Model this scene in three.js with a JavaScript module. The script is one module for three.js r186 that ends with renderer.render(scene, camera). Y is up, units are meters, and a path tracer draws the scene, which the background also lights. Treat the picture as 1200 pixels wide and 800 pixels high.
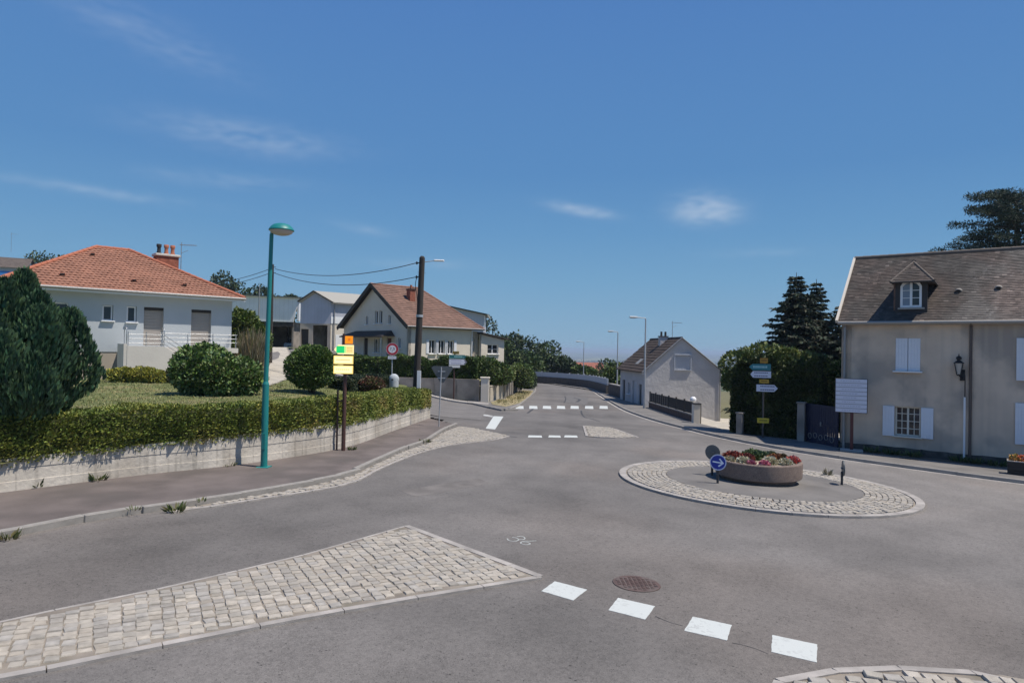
import * as THREE from 'three';
import { mergeGeometries } from 'three/addons/utils/BufferGeometryUtils.js';
import { ImprovedNoise } from 'three/addons/math/ImprovedNoise.js';

// ---------------------------------------------------------------- camera, sky, sun, exposure
const scene = new THREE.Scene();
const camera = new THREE.PerspectiveCamera(55.52, 1024 / 682, 0.1, 20000);
camera.position.set(0, 3.2, 0);
camera.rotation.set(0.01184, 0, 0.019, 'YXZ');

const lin = (r, g, b) => [r, g, b].map((v) => ((v /= 255) <= 0.04045 ? v / 12.92 : ((v + 0.055) / 1.055) ** 2.4));
const smooth = (a, b, v) => { const t = Math.min(1, Math.max(0, (v - a) / (b - a))); return t * t * (3 - 2 * t); };
const mix = (a, b, t) => a + (b - a) * t;
function rng(seed) { let a = seed >>> 0; return () => { a = (a + 0x6D2B79F5) | 0; let t = Math.imul(a ^ (a >>> 15), 1 | a); t = (t + Math.imul(t ^ (t >>> 7), 61 | t)) ^ t; return ((t ^ (t >>> 14)) >>> 0) / 4294967296; }; }
const perlin = new ImprovedNoise();
const fbm3 = (x, y, z, o = 4) => { let s = 0, a = 0.5; for (let k = 0; k < o; k++) { s += a * perlin.noise(x, y, z); x *= 2.03; y *= 2.03; z *= 2.03; a *= 0.5; } return s; };

{ // clear summer sky: blue overhead, paler towards the horizon, a few thin cirrus wisps
  const W = 2048, Hh = 1024, data = new Float32Array(W * Hh * 4);
  const stops = [[-90, lin(118, 116, 112)], [-4, lin(136, 165, 184)], [0, lin(139, 174, 199)], [2, lin(133, 171, 200)], [6, lin(117, 163, 200)], [10, lin(103, 152, 197)], [15, lin(91, 140, 192)], [28, lin(82, 128, 188)], [55, lin(66, 107, 171)], [90, lin(56, 94, 160)]];
  const wisps = [ // azimuth, elevation, half width, half height, slant, strength (degrees)
    [-22.5, 16.4, 9.5, 1.3, -0.02, 0.65], [-33, 11, 8.5, 0.45, -0.03, 0.5], [-30, 22.5, 9, 1.6, -0.22, 0.35], [5.8, 12.2, 3.6, 0.5, -0.17, 1.2], [16.4, 12, 3.3, 1.25, -0.08, 1.7],
    [36, 26.5, 4.5, 1.1, -0.1, 0.9], [-13, 10, 3.5, 0.5, -0.15, 0.4], [-8, 7.2, 7, 0.5, 0.02, 0.3], [21, 8.3, 6, 0.4, 0, 0.25], [-24, 13, 8, 0.7, 0.03, 0.35],
    [75, 20, 9, 1.5, 0.1, 0.6], [-80, 30, 12, 2, 0.1, 0.6], [120, 14, 10, 1, 0, 0.6], [160, 35, 14, 2, -0.1, 0.5], [-130, 18, 10, 1.2, 0.1, 0.6]];
  for (let j = 0; j < Hh; j++) {
    const el = ((j + 0.5) / Hh - 0.5) * 180;
    let k = 0; while (k < stops.length - 2 && el > stops[k + 1][0]) k++;
    const t = Math.min(1, Math.max(0, (el - stops[k][0]) / (stops[k + 1][0] - stops[k][0])));
    const base = [0, 1, 2].map((c) => mix(stops[k][1][c], stops[k + 1][1][c], t));
    for (let i = 0; i < W; i++) {
      const ang = ((i + 0.5) / W - 0.5) * 360;              // atan2(z, x)
      let az = ang + 90; if (az > 180) az -= 360;           // 0 straight ahead (-z), positive to the right
      let c = 0;
      if (el > 1 && el < 50) for (const [a, e, w, h, sl, s] of wisps) {
        const da = az - a; if (Math.abs(da) > w * 2.2) continue;
        const de = el - e - sl * da; if (Math.abs(de) > h * 3) continue;
        const fal = Math.exp(-((da / w) ** 2) * 2.2 - ((de / h) ** 2) * 1.4);
        const n = 0.5 + 0.9 * fbm3(az * 0.22 - de * 0.25, el * 1.1 + az * 0.08, a, 5) + 0.45 * perlin.noise(az * 0.9, el * 3.2, 7);
        c = Math.max(c, fal * s * Math.max(0, n));
      }
      c = Math.min(0.42, c * 0.5);
      const o = (j * W + i) * 4;
      data[o] = mix(base[0], 0.62, c); data[o + 1] = mix(base[1], 0.7, c); data[o + 2] = mix(base[2], 0.8, c); data[o + 3] = 1;
    }
  }
  const sky = new THREE.DataTexture(data, W, Hh, THREE.RGBAFormat, THREE.FloatType);
  sky.mapping = THREE.EquirectangularReflectionMapping; sky.magFilter = THREE.LinearFilter; sky.minFilter = THREE.LinearFilter; sky.needsUpdate = true;
  scene.background = sky; scene.environment = sky;
}
const sun = new THREE.DirectionalLight(new THREE.Color(1, 0.92, 0.81), 4.9);
sun.position.set(44.1 + 4, 89.1, 10.4 - 25); sun.target.position.set(4, 0, -25); sun.castShadow = true;
sun.shadow.mapSize.set(4096, 4096); Object.assign(sun.shadow.camera, { left: -70, right: 70, top: 90, bottom: -70, near: 1, far: 260 });
scene.add(sun, sun.target);

const renderer = new THREE.WebGLRenderer({ antialias: true });
renderer.setSize(1024, 682); renderer.shadowMap.enabled = true;
renderer.toneMapping = THREE.LinearToneMapping; renderer.toneMappingExposure = 1;

// ---------------------------------------------------------------- helpers
const gy = (x, z) => -0.03 * x + 0.02 * z;                 // the junction lies on a gentle slope
const groundUp = new THREE.Vector3(0.03, 1, -0.02).normalize();
const tilt = new THREE.Quaternion().setFromUnitVectors(new THREE.Vector3(0, 1, 0), groundUp);
const taken = {};
function numbered(name) { const k = taken[name] = (taken[name] ?? -1) + 1; return k ? `${name}_${String(k).padStart(3, '0')}` : name; }
const shade = (o) => { o.castShadow = o.receiveShadow = true; return o; };
function part(name, geometry, material, parent) { const m = shade(new THREE.Mesh(Array.isArray(geometry) ? merge(geometry) : geometry, material)); m.name = name; parent.add(m); return m; }
function thing(name, label, category, group, [x, y, z] = [0, 0, 0], turn = 0) {
  const o = new THREE.Group(); o.name = numbered(name); o.position.set(x, y, z); o.rotation.y = turn; o.userData = { label, category }; if (group) o.userData.group = group; scene.add(o); return o;
}
function tag(o, label, category, group) { o.userData = { label, category }; if (group) o.userData.group = group; o.name = numbered(o.name); return o; }
function solo(name, geometry, material, label, category, group) { return tag(part(name, geometry, material, scene), label, category, group); }
function structure(name, geometry, material) { const o = geometry ? part(name, geometry, material, scene) : scene.add(new THREE.Group()) && scene.children[scene.children.length - 1]; o.name = numbered(name); o.userData = { kind: 'structure' }; return o; }
function copy(o, label) { const c = o.clone(); c.name = numbered(o.name.replace(/_\d{3}$/, '')); c.userData = { ...o.userData }; if (label) c.userData.label = label; scene.add(c); return c; }
function frame(o, dx, dD) { o.rotation.y = Math.atan2(dD, dx); return o; }   // local +x runs along (dx, dD in depth), local +z points out of the facade
function merge(list) {
  const out = list.filter(Boolean).map((g) => { const n = g.index ? g.toNonIndexed() : g; for (const k of Object.keys(n.attributes)) if (!['position', 'normal', 'uv'].includes(k)) n.deleteAttribute(k); if (!n.attributes.uv) n.setAttribute('uv', new THREE.BufferAttribute(new Float32Array(n.attributes.position.count * 2), 2)); return n; });
  return mergeGeometries(out);
}
function box(x0, x1, y0, y1, z0, z1) {                    // uv in metres on every face
  const g = new THREE.BoxGeometry(x1 - x0, y1 - y0, z1 - z0); g.translate((x0 + x1) / 2, (y0 + y1) / 2, (z0 + z1) / 2);
  const p = g.attributes.position, n = g.attributes.normal, u = g.attributes.uv;
  for (let i = 0; i < p.count; i++) { const X = p.getX(i), Y = p.getY(i), Z = p.getZ(i); if (Math.abs(n.getX(i)) > 0.5) u.setXY(i, Z, Y); else if (Math.abs(n.getY(i)) > 0.5) u.setXY(i, X, Z); else u.setXY(i, X, Y); }
  return g;
}
function soft(w, h, d, r, x = 0, y = 0, z = 0) {          // box with chamfered edges
  const s = new THREE.Shape(); s.moveTo(-w / 2 + r, -h / 2 + r); s.lineTo(w / 2 - r, -h / 2 + r); s.lineTo(w / 2 - r, h / 2 - r); s.lineTo(-w / 2 + r, h / 2 - r); s.closePath();
  const g = new THREE.ExtrudeGeometry(s, { depth: d - 2 * r, bevelEnabled: true, bevelSize: r, bevelThickness: r, bevelSegments: 1 }); g.translate(x, y, z - d / 2 + r); return g;
}
function rod(a, b, r0, r1 = r0, seg = 10) {
  const A = new THREE.Vector3(...a), B = new THREE.Vector3(...b), d = B.clone().sub(A), g = new THREE.CylinderGeometry(r1, r0, d.length(), seg);
  g.applyQuaternion(new THREE.Quaternion().setFromUnitVectors(new THREE.Vector3(0, 1, 0), d.clone().normalize())); g.translate(...A.add(B).multiplyScalar(0.5).toArray()); return g;
}
function tube(points, r, seg = 6, n = 24) { return new THREE.TubeGeometry(new THREE.CatmullRomCurve3(points.map((p) => new THREE.Vector3(...p))), n, r, seg); }
function poly(points, holes = []) { const s = new THREE.Shape(points.map(([x, y]) => new THREE.Vector2(x, y))); for (const h of holes) s.holes.push(new THREE.Path(h.map(([x, y]) => new THREE.Vector2(x, y)))); return s; }
const rect = (x0, x1, y0, y1) => [[x0, y0], [x1, y0], [x1, y1], [x0, y1]];
function wallPanel(outline, openings, thick) {            // outline and openings in facade metres, front face at z = 0
  const g = new THREE.ExtrudeGeometry(poly(outline, openings.map(([a, b, c, d]) => [[a, c], [a, d], [b, d], [b, c]])), { depth: thick, bevelEnabled: false }); g.translate(0, 0, -thick); return g;
}
function slab(points, top, bottom, base = gy) {           // plan polygon of [x, z], faces follow the slope; uv in metres
  let P = points.map((p) => p.slice()); if (THREE.ShapeUtils.area(P.map(([x, z]) => new THREE.Vector2(x, -z))) < 0) P.reverse();
  const c = P.map(([x, z]) => new THREE.Vector2(x, -z)), tris = THREE.ShapeUtils.triangulateShape(c, []), pos = [], uv = [];
  const v = (i, h, u) => { const [x, z] = P[i]; pos.push(x, base(x, z) + h, z); uv.push(...(u ?? [x, -z])); };
  for (const [a, b, d] of tris) { v(a, top); v(b, top); v(d, top); }
  let run = 0;
  for (let i = 0; i < P.length; i++) { const j = (i + 1) % P.length, l = Math.hypot(P[j][0] - P[i][0], P[j][1] - P[i][1]); const a = [run, bottom], b = [run + l, bottom], d = [run + l, top], e = [run, top]; v(i, bottom, a); v(j, bottom, b); v(j, top, d); v(i, bottom, a); v(j, top, d); v(i, top, e); run += l; }
  const g = new THREE.BufferGeometry(); g.setAttribute('position', new THREE.Float32BufferAttribute(pos, 3)); g.setAttribute('uv', new THREE.Float32BufferAttribute(uv, 2)); g.computeVertexNormals(); return g;
}
function walk(pts, step) {                                 // evenly spaced points along a polyline: {x, z, tx, tz, s}
  const out = []; let carry = 0, s = 0;
  for (let i = 0; i < pts.length - 1; i++) { const [x0, z0] = pts[i], [x1, z1] = pts[i + 1], l = Math.hypot(x1 - x0, z1 - z0), tx = (x1 - x0) / l, tz = (z1 - z0) / l; let d = carry; for (; d < l; d += step) out.push({ x: x0 + tx * d, z: z0 + tz * d, tx, tz, s: s + d }); carry = d - l; s += l; }
  return out;
}
function curve(pts, step) { const c = new THREE.CatmullRomCurve3(pts.map(([x, z]) => new THREE.Vector3(x, 0, z)), false, 'centripetal'); return c.getSpacedPoints(Math.ceil(c.getLength() / step)).map((p) => [p.x, p.z]); }
function offset(pts, d) { return pts.map((p, i) => { const a = pts[Math.max(0, i - 1)], b = pts[Math.min(pts.length - 1, i + 1)], l = Math.hypot(b[0] - a[0], b[1] - a[1]); return [p[0] + d * (b[1] - a[1]) / l, p[1] - d * (b[0] - a[0]) / l]; }); }
const inside = (x, z, P) => { let c = false; for (let i = 0, j = P.length - 1; i < P.length; j = i++) if ((P[i][1] > z) !== (P[j][1] > z) && x < (P[j][0] - P[i][0]) * (z - P[i][1]) / (P[j][1] - P[i][1]) + P[i][0]) c = !c; return c; };
function onGround(m, x, z, turn = 0, up = 0) { m.position.set(x, gy(x, z) + up, z); m.quaternion.copy(tilt).multiply(new THREE.Quaternion().setFromAxisAngle(new THREE.Vector3(0, 1, 0), turn)); return m; }
function ribbon(left, right, up) { return slab([...left, ...right.slice().reverse()], up, up - 0.03); }

// ---------------------------------------------------------------- textures (grain, stains, wear) and materials
const hash = (x, y, s) => { let h = Math.imul(x, 374761393) ^ Math.imul(y, 668265263) ^ Math.imul(s, 2147483647 - 1013904223); h = Math.imul(h ^ (h >>> 13), 1274126177); return ((h ^ (h >>> 16)) >>> 0) / 4294967296; };
function vn(u, v, p, s) { const x = u * p, y = v * p, i = Math.floor(x), j = Math.floor(y), fx = x - i, fy = y - j, a = fx * fx * (3 - 2 * fx), b = fy * fy * (3 - 2 * fy), w = (k) => ((k % p) + p) % p; return mix(mix(hash(w(i), w(j), s), hash(w(i + 1), w(j), s), a), mix(hash(w(i), w(j + 1), s), hash(w(i + 1), w(j + 1), s), a), b); }
function cloudy(u, v, p, s, o = 4) { let t = 0, a = 0.5, n = 0; for (let k = 0; k < o; k++) { t += a * vn(u, v, p, s + k); n += a; a *= 0.5; p *= 2; } return t / n; }
const enc = (v) => Math.round(255 * Math.min(1, Math.max(0, v <= 0.0031308 ? v * 12.92 : 1.055 * v ** (1 / 2.4) - 0.055)));
function texture(size, metres, f, colour = true) {
  const d = new Uint8Array(size * size * 4);
  for (let j = 0; j < size; j++) for (let i = 0; i < size; i++) { const c = f((i + 0.5) / size, (j + 0.5) / size, i, j), o = (j * size + i) * 4; for (let k = 0; k < 3; k++) d[o + k] = colour ? enc(c[k]) : Math.round(255 * Math.min(1, Math.max(0, c))); d[o + 3] = 255; }
  const t = new THREE.DataTexture(d, size, size); t.wrapS = t.wrapT = THREE.RepeatWrapping; t.magFilter = THREE.LinearFilter; t.minFilter = THREE.LinearMipmapLinearFilter; t.generateMipmaps = true; t.repeat.set(1 / metres, 1 / metres); if (colour) t.colorSpace = THREE.SRGBColorSpace; t.needsUpdate = true; return t;
}
const rgb = (c) => new THREE.Color().setRGB(...c);
function mat(c, roughness = 0.85, more = {}) { return new THREE.MeshStandardMaterial({ color: rgb(c), roughness, side: THREE.DoubleSide, ...more }); }
const grainBump = texture(512, 0.8, (u, v, i, j) => 0.5 * hash(i, j, 5) + 0.5 * vn(u, v, 128, 9), false);
const roughBump = texture(512, 2, (u, v) => cloudy(u, v, 24, 3, 4), false);
const tint = (c, k) => c.map((v) => v * k);
function grainy(c, spread, metres, seed, stain = 0.15, stainC = null) { return texture(512, metres, (u, v, i, j) => { const n = cloudy(u, v, 5, seed, 5), g = hash(i, j, seed + 3), s = smooth(0.52, 0.75, cloudy(u, v, 3, seed + 40, 4)) * stain; const k = 1 + spread * (n - 0.5) * 1.4 + spread * 0.5 * (g - 0.5); return c.map((q, m) => mix(q * k, stainC ? stainC[m] : q * 0.5, s)); }); }
const M = {};
M.asphalt = new THREE.MeshStandardMaterial({ roughness: 0.92, vertexColors: true, side: THREE.DoubleSide, bumpMap: grainBump, bumpScale: 0.004,
  map: texture(1024, 3.2, (u, v, i, j) => { const g = hash(i >> 1, j >> 1, 2), g2 = hash(i, j, 4), g3 = hash(i >> 2, j >> 2, 6), g4 = hash((i + 1) >> 3, (j + 3) >> 3, 11); let k = 0.8 + 0.3 * (cloudy(u, v, 64, 12, 3) - 0.5) + 0.3 * (g - 0.5) + 0.14 * (g2 - 0.5) + 0.2 * (g3 - 0.5) + 0.1 * (g4 - 0.5) + 0.16 * (cloudy(u, v, 6, 15, 3) - 0.5); if (g3 > 0.988) k += 0.3; if (g3 < 0.015) k -= 0.3; if (g4 > 0.9975) k += 0.35; if (g4 < 0.003) k -= 0.35; return [k, k, k]; }) });
M.pavement = mat([1, 1, 1], 0.93, { map: grainy([0.14, 0.118, 0.11], 0.5, 3, 21, 0.5, [0.1, 0.088, 0.082]), bumpMap: grainBump, bumpScale: 0.004 });
M.pavementGrey = mat([1, 1, 1], 0.93, { map: grainy([0.17, 0.16, 0.15], 0.5, 3.3, 23, 0.4, [0.13, 0.125, 0.12]), bumpMap: grainBump, bumpScale: 0.004 });
M.patchGrey = mat([1, 1, 1], 0.93, { map: grainy([0.14, 0.134, 0.13], 0.6, 1.7, 25, 0.4, [0.11, 0.105, 0.1]), bumpMap: grainBump, bumpScale: 0.004 });
M.patchWarm = mat([1, 1, 1], 0.93, { map: grainy([0.15, 0.138, 0.128], 0.6, 1.9, 26, 0.4, [0.125, 0.116, 0.108]), bumpMap: grainBump, bumpScale: 0.004 });
M.street = mat([1, 1, 1], 0.93, { map: grainy([0.168, 0.157, 0.148], 0.4, 3.1, 24, 0.3, [0.14, 0.131, 0.123]), bumpMap: grainBump, bumpScale: 0.004 });
M.kerb = mat([1, 1, 1], 0.9, { map: grainy([0.27, 0.255, 0.235], 0.55, 1.3, 31, 0.55, [0.13, 0.125, 0.11]), bumpMap: roughBump, bumpScale: 0.004 });
M.border = mat([1, 1, 1], 0.9, { map: grainy([0.36, 0.335, 0.31], 0.5, 1.1, 37, 0.4, [0.2, 0.19, 0.17]), bumpMap: grainBump, bumpScale: 0.003 });
M.mortar = mat([1, 1, 1], 0.95, { map: grainy([0.24, 0.21, 0.175], 0.6, 1.2, 41, 0.4, [0.14, 0.13, 0.09]) });
M.concreteWall = mat([1, 1, 1], 0.92, { bumpMap: roughBump, bumpScale: 0.012, map: texture(1024, 5.5, (u, v, i, j) => { const n = cloudy(u, v, 8, 51, 5), s = smooth(0.5, 0.7, cloudy(u, v, 4, 57, 4)), streak = smooth(0.55, 0.8, vn(u, 0, 90, 61) * 0.6 + 0.4 * cloudy(u, v, 12, 63, 3)); const k = 0.85 + 0.45 * (n - 0.5) + 0.1 * (hash(i, j, 8) - 0.5); const c = [0.6 * k, 0.555 * k, 0.485 * k], d = [0.4, 0.355, 0.295]; const e = c.map((q, m) => mix(q, d[m], s * 0.6)); return e.map((q) => q * (1 - 0.22 * streak)); }) });
M.wallGrey = mat([1, 1, 1], 0.93, { bumpMap: roughBump, bumpScale: 0.01, map: grainy([0.3, 0.265, 0.23], 0.7, 4, 66, 0.7, [0.14, 0.125, 0.11]) });
M.wallCream = mat([1, 1, 1], 0.92, { bumpMap: roughBump, bumpScale: 0.008, map: grainy([0.5, 0.45, 0.36], 0.35, 4, 69, 0.4, [0.3, 0.26, 0.2]) });
M.stoneDark = mat([1, 1, 1], 0.95, { bumpMap: roughBump, bumpScale: 0.03, map: grainy([0.1, 0.085, 0.075], 0.9, 1.6, 72, 0.5, [0.04, 0.035, 0.03]) });
M.plasterWhite = mat([1, 1, 1], 0.9, { bumpMap: roughBump, bumpScale: 0.003, map: grainy([0.45, 0.49, 0.52], 0.1, 5, 75, 0.12, [0.36, 0.39, 0.4]) });
M.plasterCream = mat([1, 1, 1], 0.9, { bumpMap: roughBump, bumpScale: 0.004, map: grainy([0.66, 0.6, 0.51], 0.14, 5, 78, 0.2, [0.52, 0.46, 0.39]) });
M.plasterStair = mat([1, 1, 1], 0.9, { bumpMap: roughBump, bumpScale: 0.003, map: grainy([0.6, 0.57, 0.52], 0.12, 4, 79, 0.2, [0.48, 0.44, 0.39]) });
M.basement = mat([1, 1, 1], 0.92, { bumpMap: roughBump, bumpScale: 0.004, map: grainy([0.4, 0.35, 0.29], 0.2, 4, 81, 0.2, [0.3, 0.26, 0.21]) });
M.stucco = mat([1, 1, 1], 0.95, { bumpMap: texture(512, 2.6, (u, v) => cloudy(u, v, 14, 83, 3), false), bumpScale: 0.018, map: grainy([0.5, 0.49, 0.49], 0.14, 4, 85, 0.3, [0.4, 0.39, 0.39]) });
M.facade = mat([1, 1, 1], 0.94, { bumpMap: roughBump, bumpScale: 0.006, map: texture(1024, 9, (u, v, i, j) => { const n = cloudy(u, v, 9, 91, 5), s = smooth(0.42, 0.6, cloudy(u, v, 5, 94, 5)), st = smooth(0.6, 0.85, 0.55 * vn(u, 0, 80, 96) + 0.45 * cloudy(u, v, 9, 97, 3)); const k = 0.92 + 0.4 * (n - 0.5) + 0.06 * (hash(i, j, 3) - 0.5); return [0.68, 0.545, 0.42].map((q, m) => mix(q * k, [0.38, 0.32, 0.265][m], Math.min(1, s * 0.8 + st * 0.22))); }) });
M.white = mat([0.78, 0.79, 0.8], 0.5);
M.shutterWhite = mat([1, 1, 1], 0.6, { map: grainy([0.74, 0.76, 0.8], 0.07, 1.5, 101, 0.1) });
M.rollShutter = mat([1, 1, 1], 0.6, { map: grainy([0.36, 0.33, 0.3], 0.08, 1.5, 102, 0.1), bumpMap: (() => { const t = texture(64, 0.5, (u, v, i, j) => Math.abs(Math.sin(v * Math.PI * 10)), false); return t; })(), bumpScale: 0.006 });
M.glass = mat([0.025, 0.03, 0.035], 0.06, { metalness: 0.0 });
M.dark = mat([0.02, 0.02, 0.022], 0.8);
M.darkWood = mat([0.03, 0.024, 0.02], 0.7);
M.redDoor = mat([0.1, 0.03, 0.028], 0.6);
M.steel = mat([0.42, 0.43, 0.44], 0.4, { metalness: 0.7 });
M.galvanised = mat([1, 1, 1], 0.5, { metalness: 0.35, map: grainy([0.46, 0.48, 0.5], 0.25, 0.8, 104, 0.2) });
M.zinc = mat([0.3, 0.3, 0.3], 0.5, { metalness: 0.4 });
M.signGrey = mat([0.12, 0.13, 0.135], 0.5, { metalness: 0.3 });
M.teal = mat([1, 1, 1], 0.45, { map: grainy([0.012, 0.2, 0.195], 0.25, 0.9, 106, 0.25, [0.03, 0.15, 0.15]) });
M.brownMetal = mat([0.075, 0.035, 0.028], 0.55);
M.poleConcrete = mat([1, 1, 1], 0.93, { map: grainy([0.036, 0.031, 0.028], 0.7, 1.4, 108, 0.3, [0.09, 0.082, 0.075]), bumpMap: roughBump, bumpScale: 0.01 });
M.fenceGrey = mat([1, 1, 1], 0.9, { map: grainy([0.16, 0.14, 0.13], 0.6, 0.9, 171, 0.4) });
M.ridgeBrown = mat([0.26, 0.14, 0.1], 0.85);
M.carPaint = mat([0.3, 0.4, 0.52], 0.25, { metalness: 0.2 });
M.diffuser = mat([0.5, 0.46, 0.42], 0.5);
M.postDark = mat([0.05, 0.05, 0.052], 0.6);
M.redPost = mat([0.09, 0.02, 0.02], 0.55);
M.gateBlue = mat([0.012, 0.018, 0.05], 0.5);
M.cream = mat([0.68, 0.64, 0.55], 0.6);
M.slateDark = mat([0.045, 0.042, 0.042], 0.85);
M.tileHung = mat([1, 1, 1], 0.9, { map: grainy([0.2, 0.12, 0.09], 0.7, 0.5, 173, 0.5), bumpMap: roughBump, bumpScale: 0.01 });
M.ridgeOld = mat([0.15, 0.125, 0.105], 0.92);
M.zincPale = mat([0.34, 0.32, 0.29], 0.6, { metalness: 0.2 });
M.cornice = mat([0.4, 0.35, 0.3], 0.9);
M.pipeBrown = mat([0.1, 0.075, 0.062], 0.6);
M.vent = mat([0.32, 0.3, 0.27], 0.8);
M.glassPale = mat([0.2, 0.24, 0.3], 0.1);
M.lanternGlass = mat([0.42, 0.42, 0.4], 0.3);
M.shutterGrey = mat([1, 1, 1], 0.55, { map: grainy([0.46, 0.49, 0.54], 0.08, 1.2, 175, 0.1) });
M.brickBrown = mat([1, 1, 1], 0.92, { map: grainy([0.12, 0.075, 0.06], 0.8, 0.7, 177, 0.4), bumpMap: roughBump, bumpScale: 0.015 });
M.globe = mat([0.85, 0.85, 0.85], 0.15);
M.panelWhite = mat([0.5, 0.52, 0.55], 0.7);
M.blueBlind = mat([0.03, 0.2, 0.55], 0.6);
M.farWood = mat([0.035, 0.055, 0.022], 1);
M.wire = mat([0.02, 0.02, 0.022], 0.7);
M.brick = mat([1, 1, 1], 0.9, { map: grainy([0.3, 0.1, 0.06], 0.6, 0.5, 110, 0.3), bumpMap: roughBump, bumpScale: 0.01 });
M.terracotta = mat([0.4, 0.14, 0.08], 0.85);
M.bark = mat([1, 1, 1], 0.95, { map: grainy([0.11, 0.085, 0.06], 0.8, 0.7, 112, 0.5), bumpMap: roughBump, bumpScale: 0.03 });
M.paint = mat([1, 1, 1], 0.75, { map: texture(512, 0.9, (u, v, i, j) => { const w = 0.5 * smooth(0.6, 0.72, cloudy(u, v, 22, 114, 3)) * smooth(0.35, 0.65, cloudy(u, v, 3, 115, 3)), k = 0.95 + 0.1 * (hash(i, j, 3) - 0.5); return [0.57, 0.6, 0.58].map((q) => mix(q * k, 0.3, w * 0.7)); }), bumpMap: grainBump, bumpScale: 0.003 });
M.paintWorn = mat([1, 1, 1], 0.85, { map: texture(512, 1.6, (u, v, i, j) => { const w = smooth(0.42, 0.62, cloudy(u, v, 12, 116, 4)), k = 1 + 0.2 * (hash(i, j, 3) - 0.5); return [0.5, 0.5, 0.48].map((q) => mix(q * k, 0.2, w * 0.8)); }) });
M.graffiti = mat([0.4, 0.42, 0.4], 0.9);
M.tar = mat([0.05, 0.05, 0.052], 0.8);
M.rust = mat([1, 1, 1], 0.8, { metalness: 0.15, map: grainy([0.11, 0.072, 0.064], 0.7, 0.6, 118, 0.5, [0.16, 0.14, 0.128]), bumpMap: roughBump, bumpScale: 0.006 });
M.aggregate = mat([1, 1, 1], 0.95, { bumpMap: grainBump, bumpScale: 0.012, map: texture(512, 1.2, (u, v, i, j) => { const g = hash(i >> 2, j >> 2, 7), k = 0.55 + 0.75 * g + 0.3 * (cloudy(u, v, 8, 121, 3) - 0.5); return [0.25 * k, 0.19 * k, 0.16 * k]; }) });
M.gravelPale = mat([1, 1, 1], 0.95, { map: grainy([0.46, 0.42, 0.35], 0.5, 2, 123, 0.3, [0.3, 0.27, 0.2]), bumpMap: grainBump, bumpScale: 0.01 });
M.mulch = mat([1, 1, 1], 0.97, { map: grainy([0.4, 0.35, 0.26], 0.9, 0.7, 126, 0.5, [0.2, 0.17, 0.11]), bumpMap: roughBump, bumpScale: 0.03 });
M.dark_base = mat([1, 1, 1], 0.96, { map: grainy([0.085, 0.078, 0.072], 0.8, 1.3, 128, 0.6, [0.035, 0.035, 0.032]), bumpMap: roughBump, bumpScale: 0.015 });
M.shadeStrip = mat([1, 1, 1], 0.97, { map: grainy([0.09, 0.075, 0.055], 0.8, 2, 125, 0.5, [0.05, 0.055, 0.03]), bumpMap: roughBump, bumpScale: 0.02 });  // for the dark strip that stands in for facade shade
M.dryGrass = mat([1, 1, 1], 0.97, { map: grainy([0.3, 0.25, 0.14], 0.8, 2, 127, 0.5, [0.14, 0.15, 0.06]), bumpMap: roughBump, bumpScale: 0.03 });
M.lawn = mat([1, 1, 1], 0.97, { map: texture(512, 6, (u, v, i, j) => { const n = cloudy(u, v, 10, 129, 5), d = smooth(0.45, 0.7, cloudy(u, v, 5, 131, 4)), k = 0.7 + 0.6 * n + 0.5 * (hash(i, j, 6) - 0.5); return [mix(0.19, 0.3, d) * k, mix(0.21, 0.27, d) * k, mix(0.07, 0.12, d) * k]; }), bumpMap: grainBump, bumpScale: 0.03 });
M.ground = new THREE.MeshStandardMaterial({ roughness: 1, vertexColors: true, side: THREE.DoubleSide, map: texture(512, 9, (u, v, i, j) => { const k = 0.7 + 0.5 * cloudy(u, v, 8, 133, 5) + 0.2 * (hash(i, j, 2) - 0.5); return [k, k, k]; }) });
M.leaf = new THREE.MeshStandardMaterial({ roughness: 0.62, vertexColors: true, side: THREE.DoubleSide });
M.needle = new THREE.MeshStandardMaterial({ roughness: 0.8, vertexColors: true, side: THREE.DoubleSide });
M.inner = mat([0.06, 0.07, 0.024], 1);  // solid cores added inside the foliage to block light
M.cladWhite = mat([1, 1, 1], 0.6, { map: texture(256, 4, (u, v, i, j) => { const k = 0.9 + 0.1 * vn(u, v, 6, 3) + (i % 32 < 2 ? -0.18 : 0); return [0.8 * k, 0.82 * k, 0.84 * k]; }) });
M.cladGrey = mat([1, 1, 1], 0.6, { map: texture(256, 4, (u, v, i, j) => { const k = 0.9 + 0.12 * vn(u, v, 6, 5) + (i % 24 < 2 ? -0.12 : 0); return [0.45 * k, 0.47 * k, 0.54 * k]; }) });
M.sheetRoof = mat([1, 1, 1], 0.7, { map: grainy([0.38, 0.37, 0.34], 0.3, 5, 135, 0.3, [0.26, 0.25, 0.22]) });

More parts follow.
